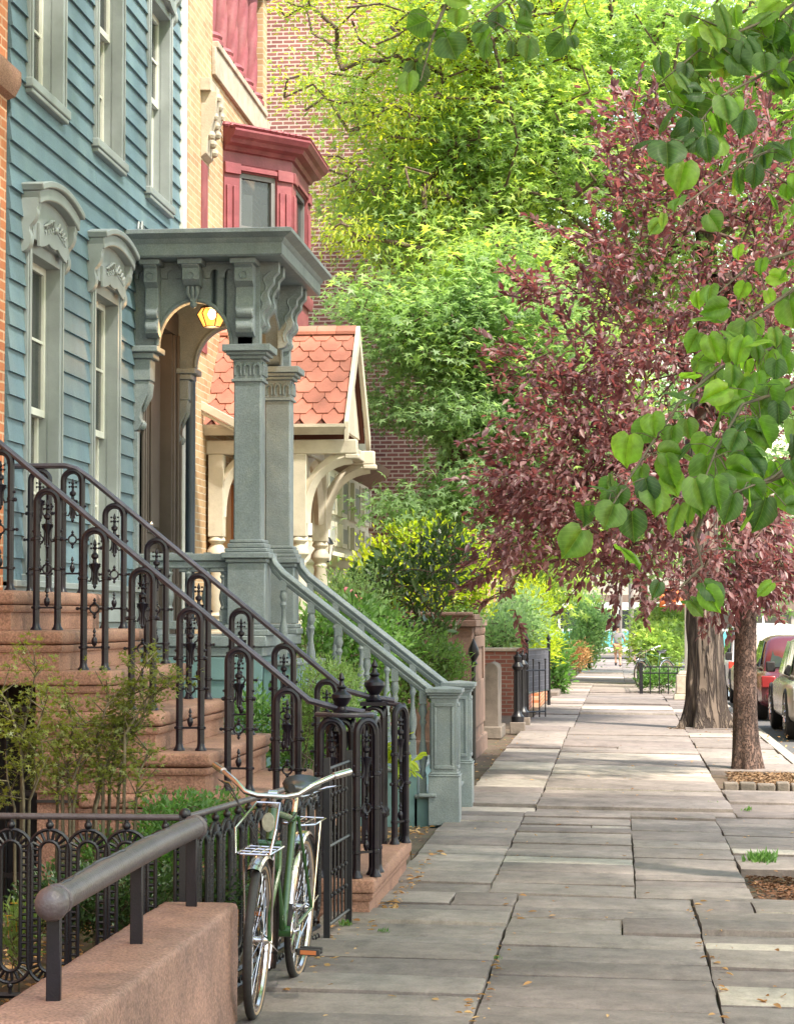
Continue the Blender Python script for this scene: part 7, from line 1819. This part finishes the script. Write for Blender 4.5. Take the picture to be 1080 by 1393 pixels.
# low green growth inside the fence
shrub('garden_shrub', 'bright green low shrubs inside the near iron fence at the foot of the steps', (-2.3, 10.9, -.03), [pb(250, 1130, 10.9, 60, 45, .45), pb(210, 1180, 10.6, 45, 50, .4), pb(300, 1130, 11.3, 35, 45, .4), pb(330, 1180, 11.2, 35, 40, .3), pb(140, 1180, 10.8, 50, 40, .4)], 520, 20, .035, .034, 'oval', LM['ground'], 71, r0=.006)
shrub('ground_cover', 'dark glossy creeping evergreen behind the low wall', (-2.3, 9.8, -.03), [pb(180, 1230, 9.7, 90, 40, .3), pb(290, 1215, 9.9, 40, 20, .3), pb(90, 1230, 9.7, 70, 40, .3)], 420, 20, .035, .032, 'oval', LM['rhodo'], 72, r0=.005)
fl = shrub('flowering_plant', 'straggly plant with yellow flowers in the near left corner behind the fence', (at(22, 1290, 9.35).x, 9.35, -.03), [pb(20, 1262, 9.35, 22, 25, .1), pb(30, 1290, 9.35, 25, 20, .1)], 40, 9, .03, .055, 'narrow', LM['feather'], 73, r0=.003, twig='twiggreen')
for (px, py) in ((20, 1230), (28, 1243), (10, 1247), (36, 1250)):
    mb = MB(); c = at(px, py, 9.33)
    for i in range(9):
        a_ = 2 * math.pi * i / 9; mb.add([c, c + Vector((.016 * math.cos(a_ - .3), .010 * math.sin(a_ - .3), .004)), c + Vector((.022 * math.cos(a_), .014 * math.sin(a_), .002)), c + Vector((.016 * math.cos(a_ + .3), .010 * math.sin(a_ + .3), .004))], [(0, 1, 2, 3)])
    mb.tube([c, c + Vector((.01, 0, -.12))], .0015, 4); mb.build('flower', M.setdefault('petal', pm('yellow_petal', (.75, .38, .02), .6, .1, 9, 0)), fl)
for i in range(9):
    mb = MB(); c = at(rnd.uniform(468, 498), rnd.uniform(800, 835), 22.1); mb.ball(c, .035, 8, 1, 1, .8); mb.build('bloom', M.setdefault('pink', pm('pink_petal', (.70, .22, .30), .7, .2, 40, .3, 60)), bpy.data.objects['rose_bush'])

# --- loose things on the ground: grass tufts, litter, mulch
def grass(label, px, py, k_, h, r_, seed, name='grass_tuft'):
    rg_ = np.random.default_rng(seed); g_ = gnd(px, py); c = np.array([g_.x, g_.y, wz(g_.x, g_.y) - .01]); n_ = k_
    C = c + np.c_[rg_.normal(0, r_, n_), rg_.normal(0, r_ * 1.2, n_), np.zeros(n_)]; D = np.c_[rg_.normal(0, .45, n_), rg_.normal(0, .45, n_), np.ones(n_)]
    N = rg_.normal(size=(n_, 3)); o = leaves(name, C, D, N, h * rg_.uniform(.5, 1.2, n_), 'narrow', LM['ground'], None, seed)
    tag(o, label, 'grass', kind='stuff')
grass('tuft of fresh grass at the edge of the near tree pit', 1036, 1168, 150, .10, .05, 81)
grass('tiny weed between the flags near the brownstone step', 470, 1258, 30, .04, .015, 82); grass('small weed in the joint at the bottom of the picture', 522, 1266, 26, .03, .02, 83)
grass('moss and weed in the paving joint left of the middle lane', 672, 1300, 40, .02, .02, 84); grass('little weed before the plum tree', 975, 1090, 26, .04, .03, 85); grass('weed growing in the right hand paving joint', 1016, 1098, 20, .05, .02, 86)
def litter(name, label, regions, n_, size, mat, seed, lift=.004):
    rg_ = np.random.default_rng(seed); C = []
    for (x0, x1, y0, y1, share) in regions:
        m_ = int(n_ * share); xs_ = rg_.uniform(x0, x1, m_); ys_ = rg_.uniform(y0, y1, m_); C += [(x, y, wz(x, y) + lift + rg_.uniform(0, .006)) for x, y in zip(xs_, ys_)]
    C = np.array(C); n2 = len(C); D = np.c_[rg_.normal(size=(n2, 2)), rg_.normal(0, .12, n2)]; N = np.c_[rg_.normal(0, .3, (n2, 2)), np.ones(n2)]
    tag(leaves(name, C, D, N, size * rg_.uniform(.4, 1.3, n2), 'oval', mat, None, seed), label, 'litter', kind='stuff')
litter('leaf_litter', 'dry brown and yellow leaves scattered over the sidewalk and along the step', [(-1.3, 1.9, 9, 20, .16), (-1.33, -1.22, 12.2, 15.5, .16), (-1.5, -1.25, 9.6, 12.2, .12), (-.66, -.54, 8.6, 13.3, .08), (.38, .50, 8.6, 13.3, .07), (-1.6, -1.3, 22, 30, .06), (1.5, 2.6, 22, 34, .25), (-1.3, 1.9, 20, 34, .10)], 620, .045, LM['straw'], 91)
LM['shavings'] = leafmat('tan_shavings', [(.13, .08, .05), (.22, .14, .085), (.32, .21, .12)], .05, (1, .8, .5), .9, .1)
litter('root_mulch', 'tan needles and shavings heaped round the trunks of the street trees', [(.75, 1.9, 31.2, 33.6, .45), (1.15, 1.95, 22.4, 24.3, .55)], 3400, .05, LM['shavings'], 92, -.012)
litter('pit_mulch', 'brown mulch in the near tree pit at the right edge', [(.84, 1.95, 13.3, 14.6, 1.0)], 2600, .045, leafmat('brown_mulch', [(.10, .05, .03), (.18, .09, .055), (.26, .15, .09)], .05, (1, .8, .5), .9, .1), 93, -.02)
litter('garden_mulch', 'leaf mould on the beds of the front gardens', [(-3.9, -1.45, 14.5, 17.3, .5), (-3.9, -1.9, 9.2, 12.1, .5)], 3000, .05, LM['straw'], 94, .0)
mb = MB(); rq = random.Random(3); x = 1.04
while x < 1.9:
    w_ = rq.uniform(.14, .22); mb.box(x, x + w_ - .015, 22.16, 22.34, -.12, -.005 + rq.uniform(-.012, .012)); x += w_
mb.build('pit_edging', M['greystone'], None, 'row of weathered stone setts edging the plum tree pit', 'edging stones', bevel=.015)
# ivy-like growth along the brick garden wall top and pier
shrub('creeper', 'green creeper hanging over the top of the sandstone pier', (-2.2, 27.6, 1.6), [pb(628, 838, 27.4, 22, 14, .4), pb(612, 850, 27.2, 12, 26, .3)], 60, 20, .07, .06, 'oval', LM['box'], 95, r0=.006, droop=.4)
